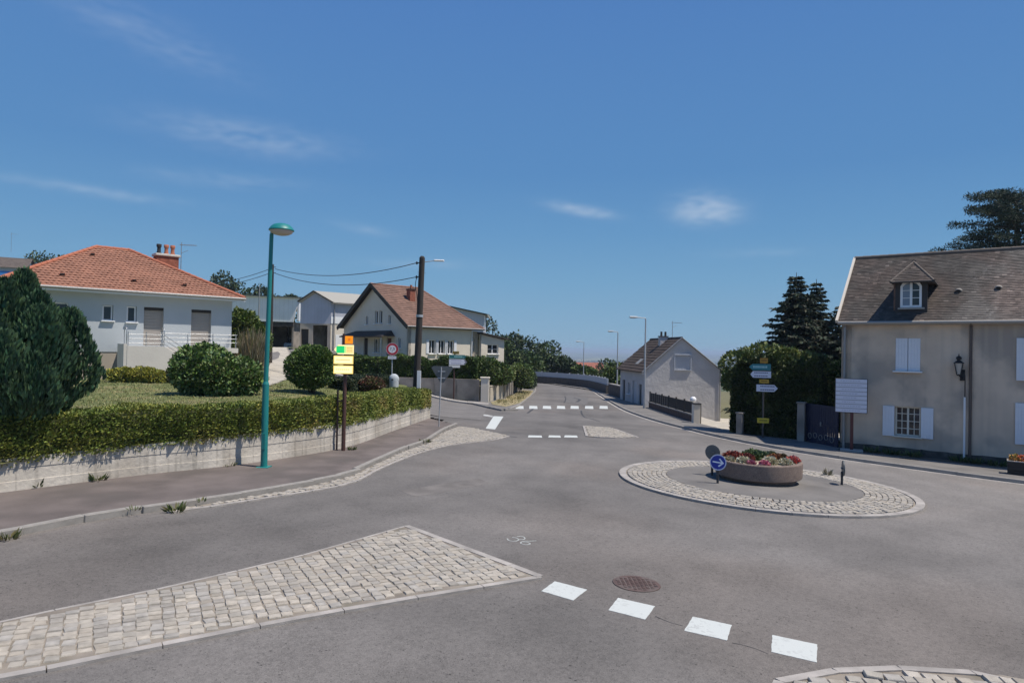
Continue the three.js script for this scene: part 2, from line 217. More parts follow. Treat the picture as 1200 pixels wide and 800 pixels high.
// ---------------------------------------------------------------- tiled roofs: every tile its own lapped face
const clip = (P, ax, v, keepAbove) => { const out = []; for (let i = 0; i < P.length; i++) { const a = P[i], b = P[(i + 1) % P.length], da = keepAbove ? a[ax] - v : v - a[ax], db = keepAbove ? b[ax] - v : v - b[ax]; if (da >= 0) out.push(a); if (da * db < 0) { const t = da / (da - db); out.push([mix(a[0], b[0], t), mix(a[1], b[1], t)]); } } return out; };
function tiles(corners, tileW, tileH, lift, roll, colour, seed, vary) {
  const C = corners.map((c) => new THREE.Vector3(...c)), e = C[1].clone().sub(C[0]).normalize(); let n = e.clone().cross(C[2].clone().sub(C[0])).normalize(); if (n.y < 0) n.negate(); let u = n.clone().cross(e); if (u.y < 0) u.negate();
  const P = C.map((c) => { const d = c.clone().sub(C[0]); return [d.dot(e), d.dot(u)]; }), R = rng(seed), pos = [], col = [], uv = [];
  const at = (a, b, o) => C[0].clone().addScaledVector(e, a).addScaledVector(u, b).addScaledVector(n, o);
  const us = P.map((p) => p[1]), es = P.map((p) => p[0]), e0 = Math.min(...es), e1 = Math.max(...es), uMax = Math.max(...us);
  for (let r = 0; r * tileH < uMax; r++) {
    const lo = r * tileH, band = clip(clip(P, 1, lo, true), 1, lo + tileH, false); if (band.length < 3) continue;
    for (let a = e0 - (r % 2 ? tileW / 2 : 0); a < e1; a += tileW) {
      const tone = colour(R, at(a, lo, 0), r), wob = (R() - 0.5) * lift * vary; const parts = roll ? 4 : 1;
      for (let k = 0; k < parts; k++) {
        const s0 = a + tileW * k / parts, s1 = a + tileW * (k + 1) / parts, Q = clip(clip(band, 0, s0, true), 0, s1, false); if (Q.length < 3) continue;
        const h = (q) => lift * (1 - (q[1] - lo) / tileH) + wob + (roll ? roll * Math.sin((q[0] - a) / tileW * Math.PI) ** 2 : 0);
        const put = (q, o) => { const p = at(q[0], q[1], o); pos.push(p.x, p.y, p.z); col.push(...tone); uv.push(q[0], q[1]); };
        for (let i = 1; i < Q.length - 1; i++) for (const q of [Q[0], Q[i], Q[i + 1]]) put(q, h(q));
        const low = Q.filter((q) => Math.abs(q[1] - lo) < 1e-6).sort((x, y) => x[0] - y[0]);
        if (low.length >= 2) { const A = low[0], B = low[low.length - 1]; put(A, h(A)); put(B, h(B)); put(B, -0.01); put(A, h(A)); put(B, -0.01); put(A, -0.01); }
      }
    }
  }
  const g = new THREE.BufferGeometry(); g.setAttribute('position', new THREE.Float32BufferAttribute(pos, 3)); g.setAttribute('color', new THREE.Float32BufferAttribute(col, 3)); g.setAttribute('uv', new THREE.Float32BufferAttribute(uv, 2)); g.computeVertexNormals(); return g;
}
function sheet(corners, drop = 0.05) { const g = new THREE.BufferGeometry(), p = []; const c = corners.map(([x, y, z]) => [x, y - drop, z]); for (let i = 1; i < c.length - 1; i++) p.push(...c[0], ...c[i], ...c[i + 1]); g.setAttribute('position', new THREE.Float32BufferAttribute(p, 3)); g.setAttribute('uv', new THREE.Float32BufferAttribute(new Float32Array(p.length / 3 * 2), 2)); g.computeVertexNormals(); return g; }
M.tile = new THREE.MeshStandardMaterial({ roughness: 0.88, vertexColors: true, side: THREE.DoubleSide, map: texture(256, 1.5, (u, v, i, j) => { const k = 0.86 + 0.3 * (cloudy(u, v, 10, 141, 4) - 0.5) + 0.1 * (hash(i, j, 3) - 0.5); return [k, k, k]; }) });
M.tileOld = new THREE.MeshStandardMaterial({ roughness: 0.93, vertexColors: true, side: THREE.DoubleSide, map: texture(1024, 4, (u, v, i, j) => { const l = smooth(0.62, 0.7, cloudy(u, v, 48, 143, 3)) * smooth(0.45, 0.6, cloudy(u, v, 5, 147, 3)), d = smooth(0.5, 0.65, cloudy(u, v, 9, 149, 4)), k = 0.62 + 0.25 * (cloudy(u, v, 24, 145, 4) - 0.5) + 0.12 * (hash(i, j, 3) - 0.5) - 0.14 * d; return [mix(k, 1, l * 0.7), mix(k, 1, l * 0.75), mix(k, 1, l * 0.8)]; }) });
function ridge(a, b, r = 0.13, len = 0.4) { const A = new THREE.Vector3(...a), B = new THREE.Vector3(...b), d = B.clone().sub(A), n = Math.max(1, Math.round(d.length() / len)), out = []; for (let i = 0; i < n; i++) { const p = A.clone().addScaledVector(d, i / n), q = A.clone().addScaledVector(d, (i + 1.1) / n); out.push(rod(p.toArray(), q.toArray(), r, r * 0.86, 10)); } return merge(out); }

// ---------------------------------------------------------------- foliage: leaf-sized faces spread through a plant
class Leaves {
  constructor(seed) { this.p = []; this.n = []; this.c = []; this.i = []; this.R = rng(seed); }
  leaf(x, y, z, ax, ay, az, len, wid, c, fold = 0.25) {
    const R = this.R; let l = Math.hypot(ax, ay, az) || 1; ax /= l; ay /= l; az /= l;
    let rx = R() - 0.5, ry = R() - 0.5, rz = R() - 0.5, bx = ay * rz - az * ry, by = az * rx - ax * rz, bz = ax * ry - ay * rx; l = Math.hypot(bx, by, bz) || 1; bx /= l; by /= l; bz /= l;
    const nx = ay * bz - az * by, ny = az * bx - ax * bz, nz = ax * by - ay * bx, k = this.p.length / 3, m = len * 0.45, f = wid * fold;
    this.p.push(x, y, z, x + ax * m + bx * wid + nx * f, y + ay * m + by * wid + ny * f, z + az * m + bz * wid + nz * f, x + ax * m - bx * wid + nx * f, y + ay * m - by * wid + ny * f, z + az * m - bz * wid + nz * f, x + ax * len, y + ay * len, z + az * len);
    for (let q = 0; q < 4; q++) { this.n.push(nx, ny, nz); this.c.push(c[0], c[1], c[2]); }
    this.i.push(k, k + 3, k + 1, k, k + 2, k + 3);
  }
  geometry() { const g = new THREE.BufferGeometry(); g.setAttribute('position', new THREE.Float32BufferAttribute(this.p, 3)); g.setAttribute('normal', new THREE.Float32BufferAttribute(this.n, 3)); g.setAttribute('color', new THREE.Float32BufferAttribute(this.c, 3)); g.setIndex(this.i); return g; }
}
const unit = (R) => { const z = R() * 2 - 1, a = R() * 6.2832, s = Math.sqrt(1 - z * z); return [s * Math.cos(a), z, s * Math.sin(a)]; };
const vary = (R, c, s = 0.35, w = 0.15) => { const k = 1 + s * (R() - 0.5) * 2, h = 1 + w * (R() - 0.5) * 2; return [c[0] * k * h, c[1] * k, c[2] * k / h]; };
// leaves round an ellipsoid whose surface bulges and dents; a share of them deeper in
function bush(L, [cx, cy, cz], [rx, ry, rz], n, len, wid, colours, { lump = 0.22, freq = 1.6, up = 0.3, minY = -1, deep = 0.3, out = 1 } = {}) {
  const R = L.R;
  for (let k = 0; k < n; k++) {
    const d = unit(R); if (d[1] < minY) { k--; continue; }
    const b = 1 + lump * 1.6 * fbm3(cx + d[0] * freq, cy + d[1] * freq, cz + d[2] * freq, 3), q = b * (1 - deep * R() * R());
    const x = cx + d[0] * rx * q, y = cy + d[1] * ry * q, z = cz + d[2] * rz * q, t = unit(R), c = colours[Math.floor(R() * colours.length)];
    L.leaf(x, y, z, d[0] * out + t[0] * 0.9, d[1] * out + t[1] * 0.9 + up, d[2] * out + t[2] * 0.9, len * (0.6 + 0.8 * R()), wid * (0.6 + 0.8 * R()), vary(R, c));
  }
}
function core(cx, cy, cz, rx, ry, rz, seed = 1) { const g = new THREE.IcosahedronGeometry(1, 3), p = g.attributes.position; for (let i = 0; i < p.count; i++) { const x = p.getX(i), y = p.getY(i), z = p.getZ(i), b = 1 + 0.3 * fbm3(cx + x * 1.6, cy + y * 1.6, cz + z * 1.6, 3); p.setXYZ(i, cx + x * rx * b, cy + y * ry * b, cz + z * rz * b); } g.computeVertexNormals(); return g; }
function trunk(base, top, r, seed, limbs = 5, spread = 1) { const R = rng(seed), out = [rod(base, top, r, r * 0.45, 9)]; for (let k = 0; k < limbs; k++) { const t = 0.45 + 0.5 * R(), a = R() * 6.28, p = base.map((v, i) => mix(v, top[i], t)), l = spread * (0.6 + 0.6 * R()); out.push(rod(p, [p[0] + Math.cos(a) * l, p[1] + l * 0.7, p[2] + Math.sin(a) * l], r * 0.4, r * 0.12, 6)); } return merge(out); }
// broadleaf tree: trunk, limbs, and a crown of overlapping leafy lobes
function broadTree(label, group, [x, y, z], h, w, seed, colours, leafSize, n, { trunkShare = 0.25, lobes = 9 } = {}) {
  const t = thing('broadleaf_tree', label, 'tree', group, [x, y, z]), R = rng(seed), L = new Leaves(seed + 5);
  part('trunk', trunk([0, -0.3, 0], [0.1, h * 0.75, 0], Math.max(0.1, h * 0.022), seed, 6, w * 0.35), M.bark, t);
  for (let k = 0; k < lobes; k++) { const a = k * 2.4 + R(), f = k / lobes, rr = w * 0.5 * (0.25 + 0.45 * R()) * (k ? 1 : 0), yy = h * mix(trunkShare + 0.12, 0.86, k ? R() : 0.6), s = w * (0.24 + 0.16 * R()) * (k ? 1 : 1.5) * mix(1, 0.75, yy / h); const c = [Math.cos(a) * rr, yy, Math.sin(a) * rr]; bush(L, c, [s, s * 0.85 * Math.min(1.3, h / w), s], Math.round(n / lobes), leafSize, leafSize * 0.42, colours, { lump: 0.35, freq: 2.2, deep: 0.45 }); }
  part('crown', L.geometry(), M.leaf, t); return t;
}
// spruce: a straight stem with whorls of drooping, tufted branches
function spruce(label, group, [x, y, z], h, r, seed, colours, { levels = 26, droop = 0.25, n = 9, bare = 0.08 } = {}) {
  const t = thing('spruce_tree', label, 'tree', group, [x, y, z]), R = rng(seed), L = new Leaves(seed + 1), wood = [rod([0, -0.5, 0], [0, h * 0.99, 0], h * 0.016, 0.02, 8)];
  for (let k = 0; k < levels; k++) {
    const f = k / levels, y0 = h * mix(bare, 0.985, f), len = r * (1 - f) ** 0.85 * (0.8 + 0.35 * R()) + 0.12, m = Math.max(4, Math.round(n * (1 - f * 0.4)));
    for (let b = 0; b < m; b++) {
      const a = b / m * 6.28 + k * 1.1 + R() * 0.9, yy = y0 + (R() - 0.5) * h * 0.045 * (1 - f), l = len * (0.45 + 0.75 * R()), dx = Math.cos(a), dz = Math.sin(a), dr = droop * (0.6 + 0.8 * R()) * (1 - f * 0.9);
      wood.push(rod([0, yy, 0], [dx * l * 0.9, yy - dr * l * 0.75, dz * l * 0.9], 0.03, 0.01, 4));
      const q = Math.max(4, Math.round(l * 15));
      for (let i = 0; i < q; i++) { const s = (i + R()) / q, px = dx * l * s, pz = dz * l * s, py = yy - dr * l * (s - 0.5 * s * s * s), wd = l * 0.26 * (1 - s * 0.6) + 0.08; for (let e = 0; e < 6; e++) { const side = (R() - 0.5) * 2 * wd; L.leaf(px - dz * side, py - Math.abs(side) * 0.25 + (R() - 0.5) * 0.1, pz + dx * side, dx * 0.9 - dz * Math.sign(side) * 0.8 + (R() - 0.5) * 0.4, (e < 3 ? -0.25 : -0.9) + (R() - 0.5) * 0.6, dz * 0.9 + dx * Math.sign(side) * 0.8 + (R() - 0.5) * 0.4, 0.16 + 0.24 * R(), 0.045 + 0.035 * R(), vary(R, colours[Math.floor(R() * colours.length)])); } }
    }
  }
  part('trunk', merge(wood), M.bark, t); part('crown', L.geometry(), M.needle, t); return t;
}
// clipped hedge along a plan line; yBase(x, z) is where it stands
function hedgeGeometry(line, yBase, height, thick, perM, len, wid, colours, seed, { rough = 0.07, hang = 0 } = {}) {
  const L = new Leaves(seed), R = L.R, P = walk(line, 0.25), side = [], n = P.length;
  const bump = (s, q) => rough * 3 * fbm3(s * 0.9, q * 1.3, seed, 3);
  const pos = [], push = (a) => pos.push(...a);
  const ring = P.map((p) => { const yb = yBase(p.x, p.z), nx = p.tz, nz = -p.tx, h = height(p.s), b = bump(p.s, 0) - 0.06; return [[-0.5, 0], [-0.5, 0.93], [-0.4, 1], [0.4, 1], [0.5, 0.93], [0.5, 0]].map(([u, v]) => [p.x + nx * u * (thick - 0.14 + b * 2), yb + v * (h - 0.07 + b) - (v ? 0 : 0), p.z + nz * u * (thick - 0.14 + b * 2)]); });
  for (let i = 0; i < n - 1; i++) for (let k = 0; k < 6; k++) { const a = ring[i][k], b = ring[i + 1][k], c = ring[i + 1][(k + 1) % 6], d = ring[i][(k + 1) % 6]; push(a); push(b); push(c); push(a); push(c); push(d); }
  for (const r of [ring[0], ring[n - 1]]) for (let k = 1; k < 5; k++) { push(r[0]); push(r[k]); push(r[k + 1]); }
  const g = new THREE.BufferGeometry(); g.setAttribute('position', new THREE.Float32BufferAttribute(pos, 3)); g.computeVertexNormals();
  const total = P[n - 1].s, count = Math.round(total * perM);
  for (let k = 0; k < count; k++) {
    const f = R() * (n - 1), i = Math.min(n - 2, Math.floor(f)), t = f - i, p = P[i], q = P[i + 1], x = mix(p.x, q.x, t), z = mix(p.z, q.z, t), s = mix(p.s, q.s, t), h = height(s), yb = yBase(x, z), nx = p.tz, nz = -p.tx;
    let w = R() * (2 * h + thick), u, v, ox = 0, oy = 0; if (w < h) { u = -0.5; v = w; ox = -1; } else if (w < 2 * h) { u = 0.5; v = w - h; ox = 1; } else { u = (w - 2 * h) / thick - 0.5; v = h; oy = 1; }
    const b = bump(s, v) + (R() - 0.6) * 0.07, d = unit(R); v -= oy ? 0 : hang * R() * R() * (v < 0.2 ? 1 : 0);
    const px = x + nx * (u * thick + ox * b), pz = z + nz * (u * thick + ox * b), py = yb + v + oy * b, c = colours[Math.min(colours.length - 1, Math.floor((0.5 + 0.9 * fbm3(x * 0.7, py * 1.1, z * 0.7, 3) + 0.35 * (R() - 0.5)) * colours.length))] ?? colours[0];
    L.leaf(px, py, pz, nx * ox + d[0] * 0.9, 0.5 + oy * 0.6 + d[1] * 0.7, nz * ox + d[2] * 0.9, len * (0.6 + 0.8 * R()), wid * (0.6 + 0.8 * R()), vary(R, c, 0.3));
  }
  for (const [E, sg] of [[P[0], -1], [P[n - 1], 1]]) for (let k = 0; k < perM * thick * 0.9; k++) { const u = R() - 0.5, h = height(E.s), v = R() * h, d = unit(R), o = (R() - 0.5) * 0.08; L.leaf(E.x + E.tz * u * thick + E.tx * sg * o, yBase(E.x, E.z) + v, E.z - E.tx * u * thick + E.tz * sg * o, E.tx * sg + d[0], 0.5 + d[1], E.tz * sg + d[2], len, wid, vary(R, colours[Math.floor(R() * colours.length)])); }
  return { foliage: L.geometry(), inner: g };
}
function hedge(label, group, line, yBase, height, thick, perM, len, wid, colours, seed, opts) {
  const t = thing('clipped_hedge', label, 'hedge', group, [0, 0, 0]), { foliage, inner } = hedgeGeometry(line, yBase, height, thick, perM, len, wid, colours, seed, opts);
  part('added_core', inner, M.inner, t); part('foliage', foliage, M.leaf, t); return t;
}
function tuft(L, x, y, z, r, h, n, colours) { const R = L.R; for (let k = 0; k < n; k++) { const a = R() * 6.28, q = r * Math.sqrt(R()); L.leaf(x + Math.cos(a) * q, y, z + Math.sin(a) * q, Math.cos(a) * 0.6 + (R() - 0.5) * 0.5, 1.2 * R() + 0.3, Math.sin(a) * 0.6 + (R() - 0.5) * 0.5, h * (0.5 + 0.7 * R()), h * 0.1 * (0.6 + R()), vary(R, colours[Math.floor(R() * colours.length)])); } }

// ---------------------------------------------------------------- ground, road, pavements
const RB = { x: 7.3, z: -18.9, r: 4.05 };                                   // mini roundabout
const wallLine = [[-14.2, -5.5], [-12.2, -9.2], [-10.11, -12.93], [-9.22, -14.5], [-8.48, -15.68], [-7.34, -17.2], [-5.52, -21.29], [-4.87, -26.9], [-4.16, -33.63]];
const leftKerb = curve([[-11.6, -3.5], [-9.7, -7.4], [-8.04, -10.3], [-7.48, -11.51], [-6.6, -12.69], [-5.54, -14.24], [-4.3, -16.65], [-4, -18.79], [-3.64, -21.75], [-3.2, -24.19], [-2.91, -28.45], [-2.62, -31.05]], 0.5);
const rightKerb = curve([[27, -14.5], [21.5, -18.2], [17.04, -21.53], [14.98, -23.63], [13.02, -25.91], [11.51, -28.43], [10.31, -31.77], [9.52, -35.87], [8.79, -41.37], [8.55, -47.65], [8.89, -56.69], [9.89, -72.25], [10.66, -89.04], [8.83, -105.06], [4.44, -109.21], [-4, -106], [-16, -104]], 0.6);
const farLeftKerb = curve([[-2.7, -46.6], [-1.47, -43.84], [-0.47, -42.19], [0.33, -45.49], [1.14, -52.93], [2.15, -64.81], [2.97, -77.59], [2.6, -86], [-2, -93], [-14, -96]], 0.6);
function terrainY(x, D) {
  const cx = Math.max(-90, Math.min(90, x)), cd = Math.min(D, 140);
  let y = -0.03 * cx - 0.02 * cd - 0.14;
  y -= 56 * smooth(118, 1300, D) + 4 * smooth(112, 175, D) * smooth(-20, 10, x);
  y += 9 * smooth(30, 85, -x) * smooth(30, 95, D) * (1 - smooth(300, 1200, D));
  y += 1.6 * smooth(8, 16, -x) * smooth(36, 60, D) * (1 - smooth(100, 160, D));
  y -= 0.85 * smooth(13, 16.5, x) * smooth(38, 45, D) * (1 - smooth(64, 75, D)) * (1 - smooth(28, 40, x));
  if (D > 900) { y += 10 * fbm3(x / 900, D / 900, 3, 3) * smooth(900, 2500, D) + 46 * smooth(4200, 9000, D) * (0.75 + 0.7 * fbm3(x / 3800 + 4, D / 5200, 8, 3)); }
  return y;
}
{
  const xs = [], ds = []; let v = 0, s = 1.5; const half = []; while (v < 11000) { half.push(v); if (v > 70) s *= 1.09; v += s; } for (let i = half.length - 1; i > 0; i--) xs.push(-half[i]); xs.push(...half);
  v = -60; s = 1.5; while (v < 13000) { ds.push(v); if (v > 150) s *= 1.055; v += s; }
  const pos = [], col = [], uv = [], idx = [], R = rng(3);
  for (const D of ds) for (const x of xs) {
    pos.push(x, terrainY(x, D), -D); uv.push(x, D);
    const n = fbm3(x / 260, D / 420, 1, 4), f = perlin.noise(x / 330 + 5, D / 600, 9), wood = smooth(0.02, 0.1, fbm3(x / 300 + 9, D / 700, 5, 4));
    let c = D < 200 ? [0.13, 0.12, 0.06] : [mix(0.09, 0.24, smooth(-0.1, 0.35, f)), mix(0.12, 0.21, smooth(-0.1, 0.35, f)), mix(0.04, 0.09, smooth(-0.1, 0.3, f))];
    if (D >= 200) c = c.map((q, i) => mix(q, [0.022, 0.036, 0.014][i], wood)); c = c.map((q) => q * (1.2 + n)); col.push(...c);
  }
  const W = xs.length; for (let j = 0; j < ds.length - 1; j++) for (let i = 0; i < W - 1; i++) { const a = j * W + i; idx.push(a, a + 1, a + W, a + 1, a + W + 1, a + W); }
  const g = new THREE.BufferGeometry(); g.setAttribute('position', new THREE.Float32BufferAttribute(pos, 3)); g.setAttribute('color', new THREE.Float32BufferAttribute(col, 3)); g.setAttribute('uv', new THREE.Float32BufferAttribute(uv, 2)); g.setIndex(idx); g.computeVertexNormals();
  structure('ground', g, M.ground);
}
const road = (() => { // one asphalt sheet, running a little way under the pavements
  const area = [[-20, 12], ...offset(leftKerb, 0.3), [-3.6, -34], [-5.5, -37], [-5.5, -48], ...offset(farLeftKerb, 0.3), ...offset(rightKerb, -0.3).reverse(), [32, -8], [32, 12]];
  const xs = [], zs = []; for (let x = -20; x <= 32; x += 0.3) xs.push(x); for (let z = 6; z >= -108; z -= 0.3) zs.push(z);
  const pos = [], col = [], uv = [], idx = [], map = new Map();
  const lanes = [[[-7.41, -9.5], [-5.72, -11.04], [-3.42, -13.3], [-1.23, -16.52], [0.58, -21.23], [1.76, -26.68], [2.64, -37.37], [4.27, -56.63], [5.58, -83.08]], [[-0.51, -11.02], [1.55, -11.27], [4.3, -11.52], [7.47, -12.26], [11.05, -14.42], [14.55, -16.97]], [[7.94, -59.62], [5.77, -41.54], [6.69, -29.58], [3.57, -22.2], [2.11, -17.27], [2.21, -13.58]]].map((l) => curve(l, 0.6)), near = (l, x, z) => { let m = 1e9; for (const p of l) { const q = (p[0] - x) ** 2 + (p[1] - z) ** 2; if (q < m) m = q; } return Math.sqrt(m); };
  const tyre = (x, z) => { let t = 0; for (const l of lanes) { const q = near(l, x, z); if (q < 2) t = Math.max(t, Math.exp(-(((q - 0.78) / 0.3) ** 2))); } return t; };
  const tone = (x, z) => { const d = Math.hypot(x - RB.x, z - RB.z), wheel = Math.exp(-(((d - 6.0) / 0.7) ** 2)) + Math.exp(-(((d - 8.2) / 0.8) ** 2)), n = fbm3(x * 0.22, z * 0.22, 2, 4), m = fbm3(x * 0.9, z * 0.9, 6, 3), core = 1 - smooth(8.5, 13, d + 3 * n), lane = Math.exp(-(((d - 7.1) / 0.45) ** 2)), right = smooth(5, 15, x + 2 * n) * smooth(-8, -14, z), k = 0.168 * (1 + 0.6 * n + 0.3 * m + 0.07 * wheel - 0.06 * lane - 0.11 * tyre(x, z) * (0.6 + 0.8 * (m + 0.3)) + 0.14 * core + 0.24 * right), w = smooth(0.02, 0.3, fbm3(x * 0.13 + 7, z * 0.13, 4, 3)); return [k * mix(1.04, 1.08, w), k * mix(0.97, 0.965, w), k * mix(0.91, 0.875, w)]; };  // core lightens the roundabout surroundings: grazing brightness put into the colour
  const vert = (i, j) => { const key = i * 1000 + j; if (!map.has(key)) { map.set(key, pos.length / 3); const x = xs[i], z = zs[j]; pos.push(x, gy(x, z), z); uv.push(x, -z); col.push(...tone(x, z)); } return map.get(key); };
  for (let i = 0; i < xs.length - 1; i++) for (let j = 0; j < zs.length - 1; j++) if (inside(xs[i] + 0.15, zs[j] - 0.15, area)) { const a = vert(i, j), b = vert(i + 1, j), c = vert(i + 1, j + 1), d = vert(i, j + 1); idx.push(a, b, c, a, c, d); }
  const g = new THREE.BufferGeometry(); g.setAttribute('position', new THREE.Float32BufferAttribute(pos, 3)); g.setAttribute('color', new THREE.Float32BufferAttribute(col, 3)); g.setAttribute('uv', new THREE.Float32BufferAttribute(uv, 2)); g.setIndex(idx); g.computeVertexNormals();
  return structure('road', g, M.asphalt);
})();
const kerbGeo = (() => { const g = soft(1.008, 0.26, 0.15, 0.012); g.translate(0, -0.0, 0); return g; })();
function kerbStones(parent, line, up, label = 'kerb_stone', material = M.kerb, step = 1) { const R = rng(line.length * 7 + 3); for (const p of walk(line, step)) { const m = part(label, kerbGeo, material, parent); onGround(m, p.x + p.tx * step / 2, p.z + p.tz * step / 2, Math.atan2(-p.tz, p.tx) + (R() - 0.5) * 0.012, up - 0.13 + (R() - 0.5) * 0.012); m.scale.x = step; } }
const leftPavement = structure('pavement', slab([...offset(wallLine, 0.2), ...offset(leftKerb, 0.13).slice(0).reverse()], 0.11, -0.2), M.pavement);
kerbStones(leftPavement, offset(leftKerb, 0.075), 0.125);
const rightInner = [[-16, -106.5], [-4, -108.5], [3.46, -114.92], [10.6, -90], [11.53, -81.14], [11.15, -66], [11.2, -60], [11.3, -54], [11.87, -56.64], [11.16, -39.17], [11.89, -33.76], [14.03, -31.22], [14.79, -29.07], [20.2, -24.5], [30, -17.2], [32, -13]];
const rightPavement = structure('pavement', slab([...rightInner, ...offset(rightKerb, -0.13)], 0.11, -0.25), M.pavementGrey);
kerbStones(rightPavement, offset(rightKerb, -0.075).slice(0, 140), 0.125);
const farPavement = structure('pavement', slab([...offset(farLeftKerb, 0.13), [-16, -99], [-3.5, -97], [0.4, -88], [1.4, -75.81], [-0.28, -56.64], [-1.61, -49.68], [-2.41, -50.1], [-3.2, -49.6], [-3.2, -47.2]], 0.11, -0.25), M.pavementGrey);
kerbStones(farPavement, offset(farLeftKerb, 0.075).slice(0, 90), 0.125);
{ const v = part('dry_verge', slab([[-1.51, -48.74], [-0.47, -53.95], [1.25, -72.33], [2.49, -72.62], [1.77, -60.55], [0.68, -49.4], [-0.38, -44.58], [-1.3, -46.07]], 0.135, 0.05), M.dryGrass, farPavement), L = new Leaves(55), R = rng(8); const P = [[-1.51, -48.74], [-0.47, -53.95], [1.25, -72.33], [2.23, -70.32], [0.69, -50.42], [-0.39, -45.41]]; for (let k = 0; k < 900; k++) { const x = -2.5 + 5.5 * R(), z = -44 - 26 * R(); if (inside(x, z, P)) tuft(L, x, gy(x, z) + 0.12, z, 0.15, 0.16, 7, [[0.3, 0.25, 0.12], [0.2, 0.2, 0.08], [0.14, 0.16, 0.05]]); } const b = part('grass_blades', L.geometry(), M.leaf, farPavement); b.userData.kind = 'stuff'; }

{ const k = rightKerb.slice(14, 130); part('gutter_strip', ribbon(offset(k, 0.02), offset(k, 0.24), 0.003), M.border, rightPavement); }
{ // repaired strips and patches of newer or older tarmac, flush with the road
  const patch = (P, m) => part('tarmac_patch', slab(P, 0.0025, -0.02), m, road); const wob = (P, s) => { const R = rng(s), out = []; P.forEach((p, i) => { const q = P[(i + 1) % P.length]; for (let k = 0; k < 6; k++) out.push([mix(p[0], q[0], k / 6) + (R() - 0.5) * 0.05, mix(p[1], q[1], k / 6) + (R() - 0.5) * 0.05]); }); return out; };
  patch(wob([[5.86, -68.37], [7.82, -65.22], [6.3, -53.61], [4.64, -55.72]], 3), M.patchGrey); patch(wob([[-2.58, -15.53], [-0.86, -17.72], [-0.49, -17.07], [-2.17, -14.94]], 7), M.patchWarm);
}
// granite setts: chamfered, slightly uneven blocks
const settGeos = [], settMats = [];
{ const R = rng(77); for (let k = 0; k < 8; k++) { const c = [[-0.5, -0.5], [0.5, -0.5], [0.5, 0.5], [-0.5, 0.5]].map(([x, z]) => [x + (R() - 0.5) * 0.2, z + (R() - 0.5) * 0.22]), pos = []; const ring = (s, y, w) => c.map(([x, z]) => [x * s, y + (R() - 0.5) * w, z * s]); const a = ring(0.99, -1, 0), b = ring(0.97, -0.22, 0.05), d = ring(0.9, 0, 0.08); const quad = (p, q, r, s) => pos.push(...p, ...q, ...r, ...p, ...r, ...s); for (let i = 0; i < 4; i++) { const j = (i + 1) % 4; quad(a[j], a[i], b[i], b[j]); quad(b[j], b[i], d[i], d[j]); } const m = [0, 1, 2].map((i) => (d[0][i] + d[1][i] + d[2][i] + d[3][i]) / 4); m[1] += 0.06; for (let i = 0; i < 4; i++) pos.push(...d[(i + 1) % 4], ...d[i], ...m); const g = new THREE.BufferGeometry(); g.setAttribute('position', new THREE.Float32BufferAttribute(pos, 3)); const uv = []; for (let i = 0; i < pos.length; i += 3) uv.push(pos[i] * 0.16 + k * 0.37, pos[i + 2] * 0.13 + k * 0.2); g.setAttribute('uv', new THREE.Float32BufferAttribute(uv, 2)); g.computeVertexNormals(); settGeos.push(g); }
  const tones = [[0.37, 0.338, 0.29], [0.33, 0.305, 0.265], [0.4, 0.365, 0.315], [0.3, 0.277, 0.245], [0.35, 0.313, 0.262], [0.33, 0.31, 0.28], [0.38, 0.343, 0.29]]; tones.forEach((c, i) => settMats.push(mat([1, 1, 1], 0.9, { map: grainy(tint(c, 1.12), 0.5, 0.5, 150 + i, 0.25, tint(c, 0.75)), bumpMap: grainBump, bumpScale: 0.005 }))); }
M.setts = new THREE.MeshStandardMaterial({ roughness: 0.9, vertexColors: true, side: THREE.DoubleSide, map: texture(256, 0.5, (u, v, i, j) => { const k = 0.85 + 0.3 * (cloudy(u, v, 12, 161, 3) - 0.5) + 0.15 * (hash(i, j, 2) - 0.5); return [k, k, k]; }) });
function layCourses(P, origin, dir, courseW, lens, seed, joint = 0.008) { // setts in rows across the direction dir
  const R = rng(seed), out = [], [ox, oz] = origin, [dx, dz] = dir, nx = -dz, nz = dx; let lo = 1e9, hi = -1e9, a0 = 1e9, a1 = -1e9; for (const [x, z] of P) { const s = (x - ox) * dx + (z - oz) * dz, t = (x - ox) * nx + (z - oz) * nz; lo = Math.min(lo, s); hi = Math.max(hi, s); a0 = Math.min(a0, t); a1 = Math.max(a1, t); }
  for (let s = lo; s < hi; s += courseW * (0.95 + 0.12 * R())) { let t = a0 - 0.2 * R(); const bend = 0.12 * Math.sin(s * 1.7 + seed); while (t < a1) { const l = lens[0] + (lens[1] - lens[0]) * R(), m = t + l / 2, ss = s + bend * (((m - a0) / (a1 - a0)) - 0.5) ** 2 * 2 + (R() - 0.5) * 0.012, x = ox + dx * ss + nx * m, z = oz + dz * ss + nz * m; const e = 0.45; if ([[e, e], [-e, e], [e, -e], [-e, -e]].every(([p, q]) => inside(x + dx * courseW * p + nx * l * q, z + dz * courseW * p + nz * l * q, P))) out.push({ x, z, l: l - joint, w: courseW * (0.94 + 0.1 * R()) - joint, turn: Math.atan2(-nz, nx) + (R() - 0.5) * 0.1, up: (R() - 0.5) * 0.016, g: Math.floor(R() * 8), m: Math.floor(R() * 7) }); t += l; } }
  return out;
}
function settMesh(s, parent, top) { const m = part('sett', settGeos[s.g], settMats[s.m], parent); onGround(m, s.x, s.z, s.turn, top + s.up + (s.rise ?? 0)); m.rotateX(((s.g * 7 + s.m * 3) % 10 - 4.5) * 0.005); m.rotateZ(((s.g * 3 + s.m * 5) % 10 - 4.5) * 0.005); m.scale.set(s.l, 0.06, s.w); return m; }
